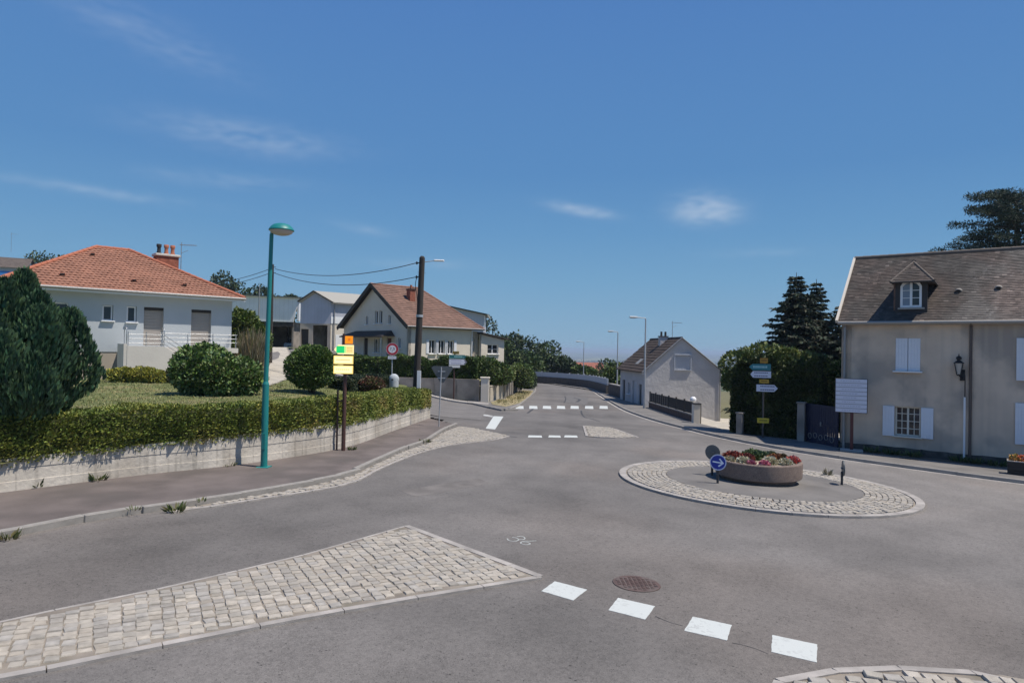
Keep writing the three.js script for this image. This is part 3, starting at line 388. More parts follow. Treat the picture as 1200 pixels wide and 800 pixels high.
function settField(list, parent, top, name = 'setts') { // the far ones, too small to pick apart: joined
  const pos = [], nor = [], uv = [], col = [], o = new THREE.Object3D(), v = new THREE.Vector3(), tones = [[0.37, 0.338, 0.29], [0.33, 0.305, 0.265], [0.4, 0.365, 0.315], [0.3, 0.277, 0.245], [0.35, 0.313, 0.262], [0.33, 0.31, 0.28], [0.38, 0.343, 0.29]], nm = new THREE.Matrix3();
  for (const s of list) { onGround(o, s.x, s.z, s.turn, top + s.up + (s.rise ?? 0)); o.scale.set(s.l, 0.06, s.w); o.updateMatrix(); nm.getNormalMatrix(o.matrix); const g = settGeos[s.g], p = g.attributes.position, n = g.attributes.normal, u = g.attributes.uv; for (let i = 0; i < p.count; i++) { v.fromBufferAttribute(p, i).applyMatrix4(o.matrix); pos.push(v.x, v.y, v.z); v.fromBufferAttribute(n, i).applyMatrix3(nm).normalize(); nor.push(v.x, v.y, v.z); uv.push(u.getX(i), u.getY(i)); col.push(...tint(tones[s.m], 1.2)); } }
  const g = new THREE.BufferGeometry(); g.setAttribute('position', new THREE.Float32BufferAttribute(pos, 3)); g.setAttribute('normal', new THREE.Float32BufferAttribute(nor, 3)); g.setAttribute('uv', new THREE.Float32BufferAttribute(uv, 2)); g.setAttribute('color', new THREE.Float32BufferAttribute(col, 3)); const m = part(name, g, M.setts, parent); m.userData.kind = 'stuff'; return m;
}
function bandStones(parent, line, width, up, step = 0.9) { const P = walk(line, step); for (let i = 0; i < P.length; i++) { const p = P[i], q = P[i + 1], e = q ? [q.x, q.z] : line[line.length - 1]; if (Math.hypot(e[0] - p.x, e[1] - p.z) < 0.05) continue; const a = [p.x, p.z], b = [p.x + (e[0] - p.x) * 0.988, p.z + (e[1] - p.z) * 0.988], w = width / 2; part('border_stone', slab([[a[0] + p.tz * w, a[1] - p.tx * w], [b[0] + p.tz * w, b[1] - p.tx * w], [b[0] - p.tz * w, b[1] + p.tx * w], [a[0] - p.tz * w, a[1] + p.tx * w]], up, -0.05), M.border, parent); } }
// splitter island in the foreground
{
  const isl = structure('traffic_island'), tip = [-1.92, -12.22], right = [0.49, -9.7], b1 = [-4.72, -6.09], t1 = [-5.66, -7.28], ext = [b1[0] + (b1[0] - right[0]) * 0.35, b1[1] + (b1[1] - right[1]) * 0.35 - 0.1], ext2 = [t1[0] + (t1[0] - tip[0]) * 0.45, t1[1] + (t1[1] - tip[1]) * 0.45];
  const low = curve([right, [-1.39, -8.52], [-2.88, -7.5], [-3.96, -6.68], b1, ext], 0.3), top = [ext2, t1, [-4.43, -8.57], [-3.24, -10.1], tip];
  const outline = [...top, ...low];
  part('mortar_bed', slab(outline, 0.03, -0.1), M.mortar, isl);
  bandStones(isl, [tip, right], 0.13, 0.04, 0.95); bandStones(isl, low, 0.1, 0.036, 1.0); bandStones(isl, top, 0.05, 0.036, 1.1);
  const cx = (tip[0] + b1[0]) / 2, cz = (tip[1] + b1[1]) / 2, field = outline.map(([x, z]) => [x, z]); const inset = []; { const n = field.length; for (let i = 0; i < n; i++) inset.push(field[i]); }
  const d = [right[0] - ext2[0], right[1] - ext2[1]], l = Math.hypot(...d);
  const dist = (x, z) => { let m = 9; for (let i = 0; i < outline.length; i++) { const a = outline[i], b = outline[(i + 1) % outline.length], L2 = (b[0] - a[0]) ** 2 + (b[1] - a[1]) ** 2 || 1e-9, t = Math.max(0, Math.min(1, ((x - a[0]) * (b[0] - a[0]) + (z - a[1]) * (b[1] - a[1])) / L2)); m = Math.min(m, Math.hypot(x - a[0] - t * (b[0] - a[0]), z - a[1] - t * (b[1] - a[1]))); } return m; };
  const laid = layCourses(field, [0, -9], [d[0] / l, d[1] / l], 0.14, [0.105, 0.155], 4).filter((s) => dist(s.x, s.z) > 0.11).sort((a, b) => Math.hypot(a.x, a.z) - Math.hypot(b.x, b.z));
  const seen = laid.filter((s) => s.x / -s.z > -0.84 && -s.z > 5.2), rest = laid.filter((s) => !seen.includes(s)), near = seen.slice(0, 300);
  for (const s of near) settMesh(s, isl, 0.045); settField([...rest, ...seen.slice(300)], isl, 0.045);
  console.log('island setts', laid.length, seen.length);
}
// corner of a second island, bottom right
{
  const isl = structure('traffic_island'), arc = curve([[1.95, -4.6], [2.73, -6.68], [3.49, -7.06], [4.32, -7.23], [5.07, -7.21], [5.67, -7.13], [5.9, -5.2]], 0.2), outline = [...arc, [5.4, -3.4], [2.4, -3.4]];
  part('mortar_bed', slab(outline, 0.012, -0.1), M.mortar, isl); bandStones(isl, arc, 0.11, 0.03, 0.8);
  const dist = (x, z) => Math.min(...arc.map(([a, b]) => Math.hypot(x - a, z - b)));
  for (const s of layCourses(outline, [3, -5], [0.2, -0.98], 0.15, [0.12, 0.2], 9).filter((q) => dist(q.x, q.z) > 0.17)) settMesh(s, isl, 0.045);
}
// mini roundabout: pale kerb ring, concentric setts, tarred centre
{
  const isl = structure('roundabout_island'), rise = (r) => 0.055 + 0.1 * (1 - r / RB.r);
  for (let k = 0; k < 32; k++) { const a0 = k / 32 * 6.2832, a1 = (k + 0.985) / 32 * 6.2832, pts = []; for (let q = 0; q <= 3; q++) { const a = mix(a0, a1, q / 3); pts.push([RB.x + Math.cos(a) * RB.r, RB.z + Math.sin(a) * RB.r]); } for (let q = 3; q >= 0; q--) { const a = mix(a0, a1, q / 3); pts.push([RB.x + Math.cos(a) * (RB.r - 0.2), RB.z + Math.sin(a) * (RB.r - 0.2)]); } part('kerb_stone', slab(pts, 0.06, -0.1), M.border, isl); }
  const prof = [[0.01, rise(0)], [1.3, rise(1.3)], [2.66, rise(2.66)]].map(([r, y]) => new THREE.Vector2(r, y)), cen = new THREE.LatheGeometry(prof, 64); { const u = cen.attributes.uv, p = cen.attributes.position; for (let i = 0; i < p.count; i++) u.setXY(i, p.getX(i), p.getZ(i)); }
  const c = part('tarred_centre', cen, M.pavementGrey, isl); onGround(c, RB.x, RB.z, 0, 0);
  const bed = part('mortar_bed', new THREE.LatheGeometry([[2.6, rise(2.6) - 0.03], [3.86, rise(3.86) - 0.03]].map(([r, y]) => new THREE.Vector2(r, y)), 64), M.mortar, isl); onGround(bed, RB.x, RB.z, 0, 0);
  const R = rng(12), list = []; for (let r = 2.74; r < 3.82; r += 0.142) { const n = Math.round(6.2832 * r / 0.16); for (let k = 0; k < n; k++) { const a = (k + (R() - 0.5) * 0.2) / n * 6.2832 + r * 9; list.push({ x: RB.x + Math.cos(a) * r, z: RB.z + Math.sin(a) * r, l: 0.138 + 0.01 * R(), w: 0.122, turn: -a + Math.PI / 2, up: (R() - 0.5) * 0.014, rise: rise(r) - 0.045, g: Math.floor(R() * 8), m: Math.floor(R() * 7) }); } }
  settField(list, isl, 0.052);
}
// sett-paved gutter and corner triangle on the left, sett islands up the road
{
  const g = structure('paved_gutter'), outer = curve([[-6.52, -12.42], [-5.93, -13.06], [-5.38, -13.83], [-4.61, -14.84], [-3.93, -16.05], [-3.71, -17.99], [-3.37, -20.14], [-2.9, -22.22], [-2.23, -24.06], [-1.42, -25.28], [-0.68, -26.26], [-0.07, -27.88]], 0.3), inner = curve([[-6.58, -12.66], [-5.52, -14.2], [-4.29, -16.59], [-3.99, -18.72], [-3.63, -21.65], [-3.18, -24.07], [-2.9, -28.29], [-2.52, -30.9]], 0.3), P = [...inner, [-1.81, -30.64], [-0.89, -29.38], [-0.07, -28.04], ...outer.slice().reverse()];
  part('mortar_bed', slab(P, 0.01, -0.1), M.mortar, g); settField(layCourses(P, [-4, -18], [0.25, -0.97], 0.135, [0.11, 0.17], 31), g, 0.038); bandStones(g, outer, 0.1, 0.03, 0.8);
  const f = structure('traffic_island'), Q = [[3.87, -34.26], [5.28, -34.06], [5.9, -29.91], [4.69, -29.24], [3.46, -29.22]]; part('mortar_bed', slab(Q, 0.012, -0.1), M.mortar, f); settField(layCourses(Q, [4, -30], [0.3, -0.95], 0.15, [0.13, 0.2], 33), f, 0.045); bandStones(f, [...Q, Q[0]], 0.12, 0.035, 0.7);
}
// painted markings, children of the road
let marks = 0;
const mark = (P, up = 0.004, m = M.paint) => { const R = rng(500 + marks++), out = []; P.forEach((p, i) => { const q = P[(i + 1) % P.length], n = Math.max(2, Math.round(Math.hypot(q[0] - p[0], q[1] - p[1]) / 0.05)); for (let k = 0; k < n; k++) out.push([mix(p[0], q[0], k / n) + (R() - 0.5) * 0.007, mix(p[1], q[1], k / n) + (R() - 0.5) * 0.007]); }); return part('road_marking', slab(out, up, up - 0.02), m, road); };
mark([[0.7, -9.61], [1.14, -9.32], [0.9, -8.87], [0.48, -9.17]]); mark([[1.54, -9.05], [2, -8.8], [1.77, -8.32], [1.34, -8.58]]); mark([[2.43, -8.5], [2.86, -8.28], [2.64, -7.8], [2.19, -8.03]]); mark([[3.28, -8.03], [3.73, -7.81], [3.49, -7.32], [3.07, -7.54]]);
mark([[-0.99, -37.89], [-0.42, -37.93], [-0.72, -30.57], [-1.17, -30.75]]); mark([[-2.5, -40.17], [-1.02, -38.06], [-1.04, -36.99], [-2.49, -39.17]], 0.004, M.paintWorn);
for (const P of [[[0.82, -28.75], [1.39, -28.9], [1.39, -28.15], [0.76, -27.98]],
  [[1.75, -29.15], [2.25, -29.27], [2.23, -28.5], [1.66, -28.36]],
  [[2.48, -29.47], [3.04, -29.61], [3, -28.82], [2.38, -28.66]],
  [[0.39, -47.84], [0.93, -47.95], [0.9, -45.05], [0.34, -44.91]],
  [[1.4, -48.58], [1.98, -48.71], [1.89, -45.72], [1.29, -45.56]],
  [[2.46, -49.35], [3.05, -49.49], [2.9, -46.41], [2.28, -46.24]],
  [[3.59, -50.17], [4.19, -50.32], [3.96, -47.13], [3.33, -46.96]],
  [[4.72, -50.99], [5.34, -51.15], [5.03, -47.86], [4.39, -47.68]],
  [[5.96, -51.9], [6.6, -52.06], [6.2, -48.65], [5.54, -48.47]],
  [[7.25, -52.84], [7.9, -53], [7.41, -49.48], [6.74, -49.29]]]) mark(P);
{ // hand-painted figures on the asphalt: strokes of a 3 and a 6 lying across the lane
  const stroke = (pts) => { const c = curve(pts, 0.02); part('painted_figure', ribbon(offset(c, 0.011), offset(c, -0.011), 0.004), M.graffiti, road); };
  stroke([[-0.02, -11.8], [0.02, -11.67], [0.13, -11.66], [0.19, -11.78], [0.13, -11.88], [0.07, -11.9]]); stroke([[0.19, -11.78], [0.28, -11.8], [0.3, -11.92], [0.24, -12], [0.16, -11.96]]); stroke([[0.51, -11.75], [0.39, -11.71], [0.27, -11.67], [0.22, -11.56], [0.26, -11.49], [0.34, -11.47], [0.39, -11.54], [0.34, -11.62], [0.27, -11.63]]);
}
{ // poured crack seals
  const seal = (pts, w) => { const c = curve(pts, 0.15), R = rng(c.length), a = [], b = []; for (const [i, p] of c.entries()) { const k = w * (0.5 + 0.9 * R()); a.push(offset(c, k)[i]); b.push(offset(c, -k)[i]); } part('crack_seal', ribbon(a, b, 0.003), M.tar, road); };
  seal([[1.07, -41.39], [1.42, -44.2], [1.69, -46.87]], 0.07); seal([[5.01, -46.16], [4.72, -42.95], [4.64, -40.25], [4.93, -39.21], [5.22, -37.96]], 0.06); seal([[-1.78, -30.07], [-1.48, -30.41], [-1.11, -29.27]], 0.1); seal([[-0.22, -27.98], [0.08, -27.94], [0.3, -27.88]], 0.09); seal([[5.51, -66.33], [5.06, -59.89], [4.46, -54.42]], 0.05); seal([[6.13, -63.71], [6.44, -61.07], [5.75, -56.61]], 0.12);
  seal([[1.93, -8.45], [2.07, -8.27], [2.21, -8.18]], 0.006); seal([[2.68, -7.74], [2.87, -7.65], [3.01, -7.48]], 0.005);
}

// ---------------------------------------------------------------- left side: retaining wall, hedge, garden
const wallFine = curve(wallLine, 0.5), wallTop = (x, z) => gy(x, z) + mix(0.72, 0.92, smooth(10, 20, -z)) - 0.14 * smooth(28, 34, -z);
{
  const t = thing('retaining_wall', 'long pale concrete retaining wall under the clipped hedge beside the left pavement', 'wall');
  const P = walk(wallFine, 0.5), step = 5; // cast in bays
  const lineS = wallFine; let bays = 0;
  for (let i = 0; i + 1 < lineS.length; i += step) {
    const seg = lineS.slice(i, i + step + 1); if (seg.length < 2) break;
    const front = offset(seg, 0.0), back = offset(seg, 0.24), h = [], R = rng(i + 3), dy = (R() - 0.5) * 0.03, pos = [], uv = []; let run = i * 0.5;
    const quad = (a, b, c, d, ua, ub, uc, ud) => { for (const [p, q] of [[a, ua], [b, ub], [c, uc], [a, ua], [c, uc], [d, ud]]) { pos.push(...p); uv.push(...q); } };
    for (let k = 0; k < seg.length - 1; k++) {
      const lvl = [[0, -0.3], [0, 0.3], [0.012, 0.305], [0.012, 0.56], [0, 0.565], [0, 9]], F = (j, o, y) => { const f = front[j], b = back[j], q = o / 0.24; return [mix(f[0], b[0], q), Math.min(y, 9), mix(f[1], b[1], q)]; };
      const top = (j) => wallTop(seg[j][0], seg[j][1]) + dy, yy = (j, v) => v === 9 ? top(j) : gy(seg[j][0], seg[j][1]) + v;
      for (let m = 0; m < lvl.length - 1; m++) { const [o0, v0] = lvl[m], [o1, v1] = lvl[m + 1]; quad(F(k, o0, yy(k, v0)), F(k + 1, o0, yy(k + 1, v0)), F(k + 1, o1, yy(k + 1, v1)), F(k, o1, yy(k, v1)), [run, yy(k, v0)], [run + 0.5, yy(k + 1, v0)], [run + 0.5, yy(k + 1, v1)], [run, yy(k, v1)]); }
      quad(F(k, 0, top(k)), F(k + 1, 0, top(k + 1)), F(k + 1, 0.24, top(k + 1)), F(k, 0.24, top(k)), [run, 0], [run + 0.5, 0], [run + 0.5, 0.24], [run, 0.24]); run += 0.5;
      quad(F(k + 1, 0.24, top(k + 1)), F(k, 0.24, top(k)), F(k, 0.24, yy(k, -0.3)), F(k + 1, 0.24, yy(k + 1, -0.3)), [run, 1], [run - 0.5, 1], [run - 0.5, 0], [run, 0]);
    }
    const g = new THREE.BufferGeometry(); g.setAttribute('position', new THREE.Float32BufferAttribute(pos, 3)); g.setAttribute('uv', new THREE.Float32BufferAttribute(uv, 2)); g.computeVertexNormals(); part('wall_bay', g, M.concreteWall, t); bays++;
  }
  { const a = [-9.12, -14.8], w = part('drain_slot', soft(0.045, 0.2, 0.05, 0.008), M.dark, t); w.position.set(a[0] + 0.0, gy(...a) + 0.42, a[1]); w.rotation.y = 1.0; }
}
// garden behind the wall: rises gently towards the houses
const distTo = (line, x, z) => { let m = 1e9; for (let i = 0; i < line.length - 1; i++) { const a = line[i], b = line[i + 1], L2 = (b[0] - a[0]) ** 2 + (b[1] - a[1]) ** 2 || 1e-9, t = Math.max(0, Math.min(1, ((x - a[0]) * (b[0] - a[0]) + (z - a[1]) * (b[1] - a[1])) / L2)); m = Math.min(m, Math.hypot(x - a[0] - t * (b[0] - a[0]), z - a[1] - t * (b[1] - a[1]))); } return m; };
function gridSurface(P, yAt, cell) { // a sheet over a plan polygon
  const X = P.map((p) => p[0]), Z = P.map((p) => p[1]), pos = [], uv = [], idx = [], map = new Map(), x0 = Math.min(...X), z0 = Math.min(...Z), nx = Math.ceil((Math.max(...X) - x0) / cell), nz = Math.ceil((Math.max(...Z) - z0) / cell);
  const v = (i, j) => { const k = i * 5000 + j; if (!map.has(k)) { const x = x0 + i * cell, z = z0 + j * cell; map.set(k, pos.length / 3); pos.push(x, yAt(x, z), z); uv.push(x, -z); } return map.get(k); };
  for (let i = 0; i < nx; i++) for (let j = 0; j < nz; j++) if (inside(x0 + (i + 0.5) * cell, z0 + (j + 0.5) * cell, P)) { const a = v(i, j), b = v(i + 1, j), c = v(i + 1, j + 1), d = v(i, j + 1); idx.push(a, c, b, a, d, c); }
  const g = new THREE.BufferGeometry(); g.setAttribute('position', new THREE.Float32BufferAttribute(pos, 3)); g.setAttribute('uv', new THREE.Float32BufferAttribute(uv, 2)); g.setIndex(idx); g.computeVertexNormals(); return g;
}
const streetNear = [[-1.6, -35.0], [-3.4, -35.6], [-6.5, -37.6], [-10, -39.6], [-15, -43.5], [-19.2, -50], [-21.8, -62], [-23, -72]], streetFar = [[-1.6, -46.4], [-2.6, -46.9], [-6.0, -48.6], [-10.5, -48.9], [-14.5, -50.3], [-17.3, -55.5], [-18.4, -66], [-18.6, -76]], streetYs = { near: [0.01, 0.012, -0.2, 0.6, 1.6, 2.4, 2.7, 2.8], far: [0.01, 0.012, -0.5, 0.35, 1.1, 1.9, 2.5, 2.7] };
const gardenY = (x, z) => { const full = 1.25 + 0.75 * smooth(36, 48, -z) * smooth(8, 16, -x) + 0.9 * smooth(46, 66, -z) + 0.1 * fbm3(x * 0.2, z * 0.2, 1, 2), d = distTo(wallFine, x, z), s = distTo(streetNear, x, z); return mix(mix(mix(0.1, 1.0, smooth(4, 11, -x)), full, smooth(0.1, 3.5, s)), full, 1) * smooth(-1, 4.5, d) + (1 - smooth(-1, 4.5, d)) * (wallTop(x, z) - 0.12); };
const gardenPlan = [...offset(wallFine, 0.2), [-6.2, -36.6], [-10.3, -39.2], [-15.2, -43.2], [-19.5, -50], [-22, -62], [-23.5, -74], [-70, -80], [-70, -10], [-30, -2]];
{
  const lawn = structure('lawn', gridSurface(gardenPlan, gardenY, 0.6), M.lawn), L = new Leaves(91), R = rng(17);
  for (let k = 0; k < 15000; k++) { const x = -20 + 14.5 * R(), z = -15 - 19 * R(); if (x > wallLineX(z) - 1.2) continue; tuft(L, x, gardenY(x, z) - 0.02, z, 0.1, 0.1, 2, [[0.2, 0.23, 0.08], [0.3, 0.28, 0.12], [0.15, 0.19, 0.06]]); }
  const b = part('grass_blades', L.geometry(), M.leaf, lawn); b.userData.kind = 'stuff';
  const edge = (line, ys) => { const out = []; for (let i = 0; i < line.length - 1; i++) for (let k = 0; k < 6; k++) { const t = k / 6, yy = (j) => j < 2 ? gy(...line[j]) + ys[j] : ys[j]; out.push(new THREE.Vector3(mix(line[i][0], line[i + 1][0], t), mix(yy(i), yy(i + 1), i === 1 ? t * t : t), mix(line[i][1], line[i + 1][1], t))); } return out; }, E = edge(streetNear, streetYs.near), F = edge(streetFar, streetYs.far);
  const strip = (A, B, up) => { const p = [], u = [], ix = []; A.forEach((a, i) => { const b = B[i], n = 6; for (let k = 0; k <= n; k++) { const q = a.clone().lerp(b, k / n); p.push(q.x, q.y + up, q.z); u.push(q.x, -q.z); } if (i) for (let k = 0; k < n; k++) { const c = i * (n + 1) + k, d = c - n - 1; ix.push(d, d + 1, c + 1, d, c + 1, c); } }); const g = new THREE.BufferGeometry(); g.setAttribute('position', new THREE.Float32BufferAttribute(p, 3)); g.setAttribute('uv', new THREE.Float32BufferAttribute(u, 2)); g.setIndex(ix); g.computeVertexNormals(); return g; };
  structure('side_street', strip(E, F, 0), M.street);
  const walkway = structure('pavement', merge([strip(F, F.map((f) => new THREE.Vector3(f.x, f.y, f.z - 1.1)), 0.1), strip(F.map((f) => f.clone().setY(f.y - 0.15)), F.map((f) => f.clone().setY(f.y + 0.1)), 0)]), M.border);
}
structure('driveway', gridSurface(curve([[-12.1, -29.2], [-14.2, -38.5], [-19.2, -53], [-24.8, -68]], 1).flatMap(([x, z], i, a) => i ? [] : [...offset(a, 1.0), ...offset(a, -1.0).reverse()]), (x, z) => gardenY(x, z) + 0.05, 0.25), M.gravelPale);
function wallLineX(z) { for (let i = 0; i < wallFine.length - 1; i++) if ((wallFine[i][1] - z) * (wallFine[i + 1][1] - z) <= 0) return wallFine[i][0]; return -z > 33 ? -4.2 : -14; }
const hedgeGreens = [[0.095, 0.135, 0.022], [0.14, 0.185, 0.03], [0.185, 0.22, 0.038], [0.235, 0.24, 0.05], [0.26, 0.215, 0.075]];
{
  const line = offset(wallFine, 0.42).slice(2); const end = line[line.length - 1]; 
  hedge('long clipped green hedge on top of the pale retaining wall', null, line, (x, z) => wallTop(x, z) - 0.06, (s) => 0.84 + 0.04 * Math.sin(s * 0.8) - 0.03 * Math.cos(s * 2.1), 0.85, 4200, 0.075, 0.02, hedgeGreens, 301, { rough: 0.06, hang: 0.16 });
}
const weedGreens = [[0.06, 0.09, 0.02], [0.09, 0.11, 0.03], [0.14, 0.13, 0.05]];
[['tall weed growing from the kerb joint left of the teal lamp post', [-6.41, -12.52], 0.12, 0.2, 50, 0.0], ['small weed at the foot of the retaining wall near the drain slot', [-9.17, -14.48], 0.12, 0.2, 36, 0.11], ['weed at the wall foot below the dark conifer', [-9.86, -13.55], 0.1, 0.2, 26, 0.11], ['weed in the gutter at the left end of the kerb', [-7.95, -10.32], 0.14, 0.16, 40, 0], ['low weed along the wall foot beside the lamp post shadow', [-7.37, -17.06], 0.16, 0.12, 36, 0.11], ['weed in the kerb at the paved corner of the side street', [-3.17, -24.2], 0.2, 0.16, 50, 0.05], ['dry weed tuft near the kerb on the left pavement', [-6.96, -12.06], 0.1, 0.1, 18, 0.11], ['weed by the kerb right of the tall kerb weed', [-6.17, -13.01], 0.08, 0.12, 14, 0.1], ['weed beside the foot of the brown sign post', [-5.12, -21.03], 0.12, 0.13, 70, 0.11]].forEach(([label, [x, z], r, h, n, up], i) => { const L = new Leaves(600 + i); tuft(L, 0, 0, 0, r, h, n, weedGreens); const m = solo('weed', L.geometry(), M.leaf, label, 'weed', 'weeds along the left pavement'); m.position.set(x, gy(x, z) + up, z); });

// dark thuja clump overhanging the hedge
{
  const t = thing('conifer_clump', 'large dark green conifer clump of upright plumes overhanging the hedge at the left edge', 'conifer', null, [-11.75, 0.95, -14.3]), L = new Leaves(401), R = rng(44), wood = [], cores = [];
  const plumes = [[0, 0, 3.75, 0.62], [0.75, 0.35, 3.6, 0.6], [1.25, 0.1, 3.35, 0.55], [-0.75, 0.25, 3.25, 0.62], [-1.45, 0.2, 2.75, 0.62], [0.4, -0.6, 3.95, 0.6], [1.5, 0.45, 3.0, 0.6], [0.1, 0.85, 3.2, 0.62], [0.95, 0.95, 2.9, 0.55], [-0.7, 1.0, 2.9, 0.62], [-1.6, 1.0, 2.5, 0.6], [1.6, -0.3, 3.0, 0.6], [-0.1, 1.35, 2.5, 0.55], [0.75, 1.45, 2.2, 0.5], [-1.1, 1.5, 2.5, 0.55], [-2.3, 0.6, 2.6, 0.65], [1.35, 1.2, 2.4, 0.55], [1.75, 0.9, 1.9, 0.5], [0.3, 0.3, 3.6, 0.7], [-0.3, 0.6, 3.3, 0.7]];
  for (const [x, z, full, r] of plumes) { const h = full * 0.93;
    const lx = x * 0.1, lz = z * 0.1; wood.push(rod([x * 0.4, -0.2, z * 0.4], [x + lx, h * 0.8, z + lz], 0.07, 0.02, 6));
    const n = 5600; for (let k = 0; k < n; k++) { const v = R() ** 0.85, y = v * h, prof = Math.sin(Math.PI * Math.min(1, 0.12 + v * 0.88) ** 1.15) ** 0.7 * (v > 0.6 ? 1 - (v - 0.6) * 0.9 : 1), a = R() * 6.2832, b = 1 + 0.85 * fbm3(x * 2 + Math.cos(a) * 1.7, y * 1.3, z * 2 + Math.sin(a) * 1.7, 3), q = r * 1.1 * prof * b * (0.8 + 0.25 * Math.sqrt(R())) + 0.02, cx = x * mix(0.55, 1.0, Math.min(1, v * 2)) + lx * v, cz = z * mix(0.55, 1, Math.min(1, v * 2)) + lz * v, c = [[0.03, 0.08, 0.036], [0.042, 0.105, 0.045], [0.024, 0.064, 0.032], [0.06, 0.12, 0.045]][Math.floor(R() * 4)]; L.leaf(cx + Math.cos(a) * q, 0.1 + y + 0.28 * Math.max(0, b - 1.05) * (v > 0.4 ? 1 : 0), cz + Math.sin(a) * q, Math.cos(a) * 0.45 + (R() - 0.5) * 0.5, 1.1, Math.sin(a) * 0.45 + (R() - 0.5) * 0.5, 0.11 + 0.08 * R(), 0.024 + 0.014 * R(), vary(R, c, 0.4)); }
    const g = new THREE.SphereGeometry(1, 10, 10); g.scale(r * 0.55, h * 0.33, r * 0.55); g.translate(x * 0.9 + lx * 0.5, h * 0.5, z * 0.9 + lz * 0.5); cores.push(g);
  }
  part('trunk', merge(wood), M.bark, t); part('added_core', merge(cores), M.inner, t); part('crown', L.geometry(), M.needle, t);
}
function shrub(name, label, [x, y, z], blobs, n, len, wid, colours, seed, opts = {}, stem = 0.25) {
  const t = thing(name, label, 'shrub', opts.group, [x, y, z]), L = new Leaves(seed), R = rng(seed + 2), cores = []; let total = 0; for (const b of blobs) total += b[3] * b[4];
  for (const [bx, by, bz, rx, ry, rz] of blobs) { bush(L, [bx, by, bz], [rx, ry, rz], Math.round(n * rx * ry / total), len, wid, colours, opts); cores.push(core(bx, by, bz, rx * 0.8, ry * 0.8, rz * 0.8)); for (let k = 0; k < 4; k++) part('stem', rod([bx * 0.6 + (R() - 0.5) * 0.2, -0.15, bz * 0.6], [bx + (R() - 0.5) * rx, by, bz + (R() - 0.5) * rz], 0.035, 0.015, 5), M.bark, t); }
  if (!opts.open) for (const c of cores) part('added_core', c, M.inner, t); part('foliage', L.geometry(), M.leaf, t); return t;
}
shrub('broadleaf_shrub', 'glossy variegated shrub on the lawn in front of the white house', [-11.1, 1.2, -24.6], [[-0.85, 0.95, 0, 0.85, 0.95, 0.85], [0.1, 0.85, 0.25, 0.75, 0.8, 0.75], [0.75, 0.72, -0.2, 0.8, 0.72, 0.7], [-0.4, 1.25, -0.2, 0.7, 0.65, 0.7]], 15000, 0.13, 0.045, [[0.09, 0.16, 0.03], [0.14, 0.23, 0.05], [0.05, 0.1, 0.022], [0.26, 0.32, 0.14]], 411, { lump: 0.3, freq: 2.4 });
shrub('round_shrub', 'round dark green ball shaped shrub on a short stem beyond the hedge', [-8.45, 1.22, -27.3], [[0, 1.05, 0, 1.02, 0.88, 0.95], [0.25, 1.35, 0.1, 0.7, 0.6, 0.7]], 13000, 0.1, 0.026, [[0.045, 0.09, 0.017], [0.075, 0.135, 0.023], [0.12, 0.19, 0.035]], 421, { lump: 0.16, freq: 2 });
shrub('flowering_shrub', 'low bright yellow flowering shrub at the foot of the white house stairs', [-18.0, 1.25, -31.2], [[-0.7, 0.32, 0, 0.75, 0.36, 0.5], [0.3, 0.34, 0.05, 0.7, 0.38, 0.5], [0.95, 0.28, 0.1, 0.5, 0.3, 0.45]], 6500, 0.1, 0.03, [[0.36, 0.32, 0.035], [0.28, 0.28, 0.04], [0.2, 0.22, 0.04]], 431, { lump: 0.35 });
shrub('low_shrub', 'low olive brown shrub between the yellow shrub and the variegated shrub', [-16.0, 1.25, -31.6], [[-0.3, 0.32, 0, 0.6, 0.36, 0.5], [0.5, 0.26, 0, 0.6, 0.3, 0.5]], 3500, 0.1, 0.03, [[0.09, 0.1, 0.03], [0.14, 0.12, 0.05], [0.05, 0.08, 0.02]], 433);
shrub('tall_shrub', 'tall leafy shrub beside the right corner of the white house', [-16.9, 1.3, -41.2], [[-0.2, 2.9, 0, 0.95, 1.1, 0.9], [0.5, 2.1, 0, 0.9, 1.1, 0.9], [-0.3, 1.4, 0.2, 0.9, 1.2, 0.9]], 9000, 0.2, 0.06, [[0.05, 0.1, 0.015], [0.1, 0.15, 0.025], [0.16, 0.19, 0.03]], 441, { lump: 0.4, freq: 2.4 });
{ const t = thing('reed_clump', 'dry beige reed clump growing right of the white house', 'plant', null, [-15.4, 1.3, -38.6]), L = new Leaves(447), R = L.R; for (let k = 0; k < 2600; k++) { const a = R() * 6.28, q = 0.75 * Math.sqrt(R()), h = 1.3 + 1.5 * R(); L.leaf(Math.cos(a) * q, h * R() * 0.8, Math.sin(a) * q, Math.cos(a) * 0.5 * R() + (R() - 0.5) * 0.4, 1.2, Math.sin(a) * 0.5 * R() + (R() - 0.5) * 0.4, 0.5 + 0.6 * R(), 0.022, vary(R, R() < 0.7 ? [0.22, 0.18, 0.11] : [0.12, 0.13, 0.05])); } part('foliage', L.geometry(), M.leaf, t); }
hedge('low dark hedge behind the stacked direction sign', null, [[-7.93, 1.35, -30], [-7.44, 1.31, -32.5], [-6.77, 1.32, -35]].map(([x, , z]) => [x, z]), (x, z) => 1.05, () => 0.62, 1.1, 1500, 0.08, 0.028, [[0.018, 0.035, 0.012], [0.03, 0.05, 0.016]], 451);
shrub('red_shrub', 'small reddish shrub behind the hedge below the speed sign', [-6.7, 1.05, -31], [[0, 0.34, 0, 0.6, 0.34, 0.5]], 2200, 0.09, 0.03, [[0.15, 0.05, 0.035], [0.1, 0.07, 0.035], [0.09, 0.09, 0.03]], 455);

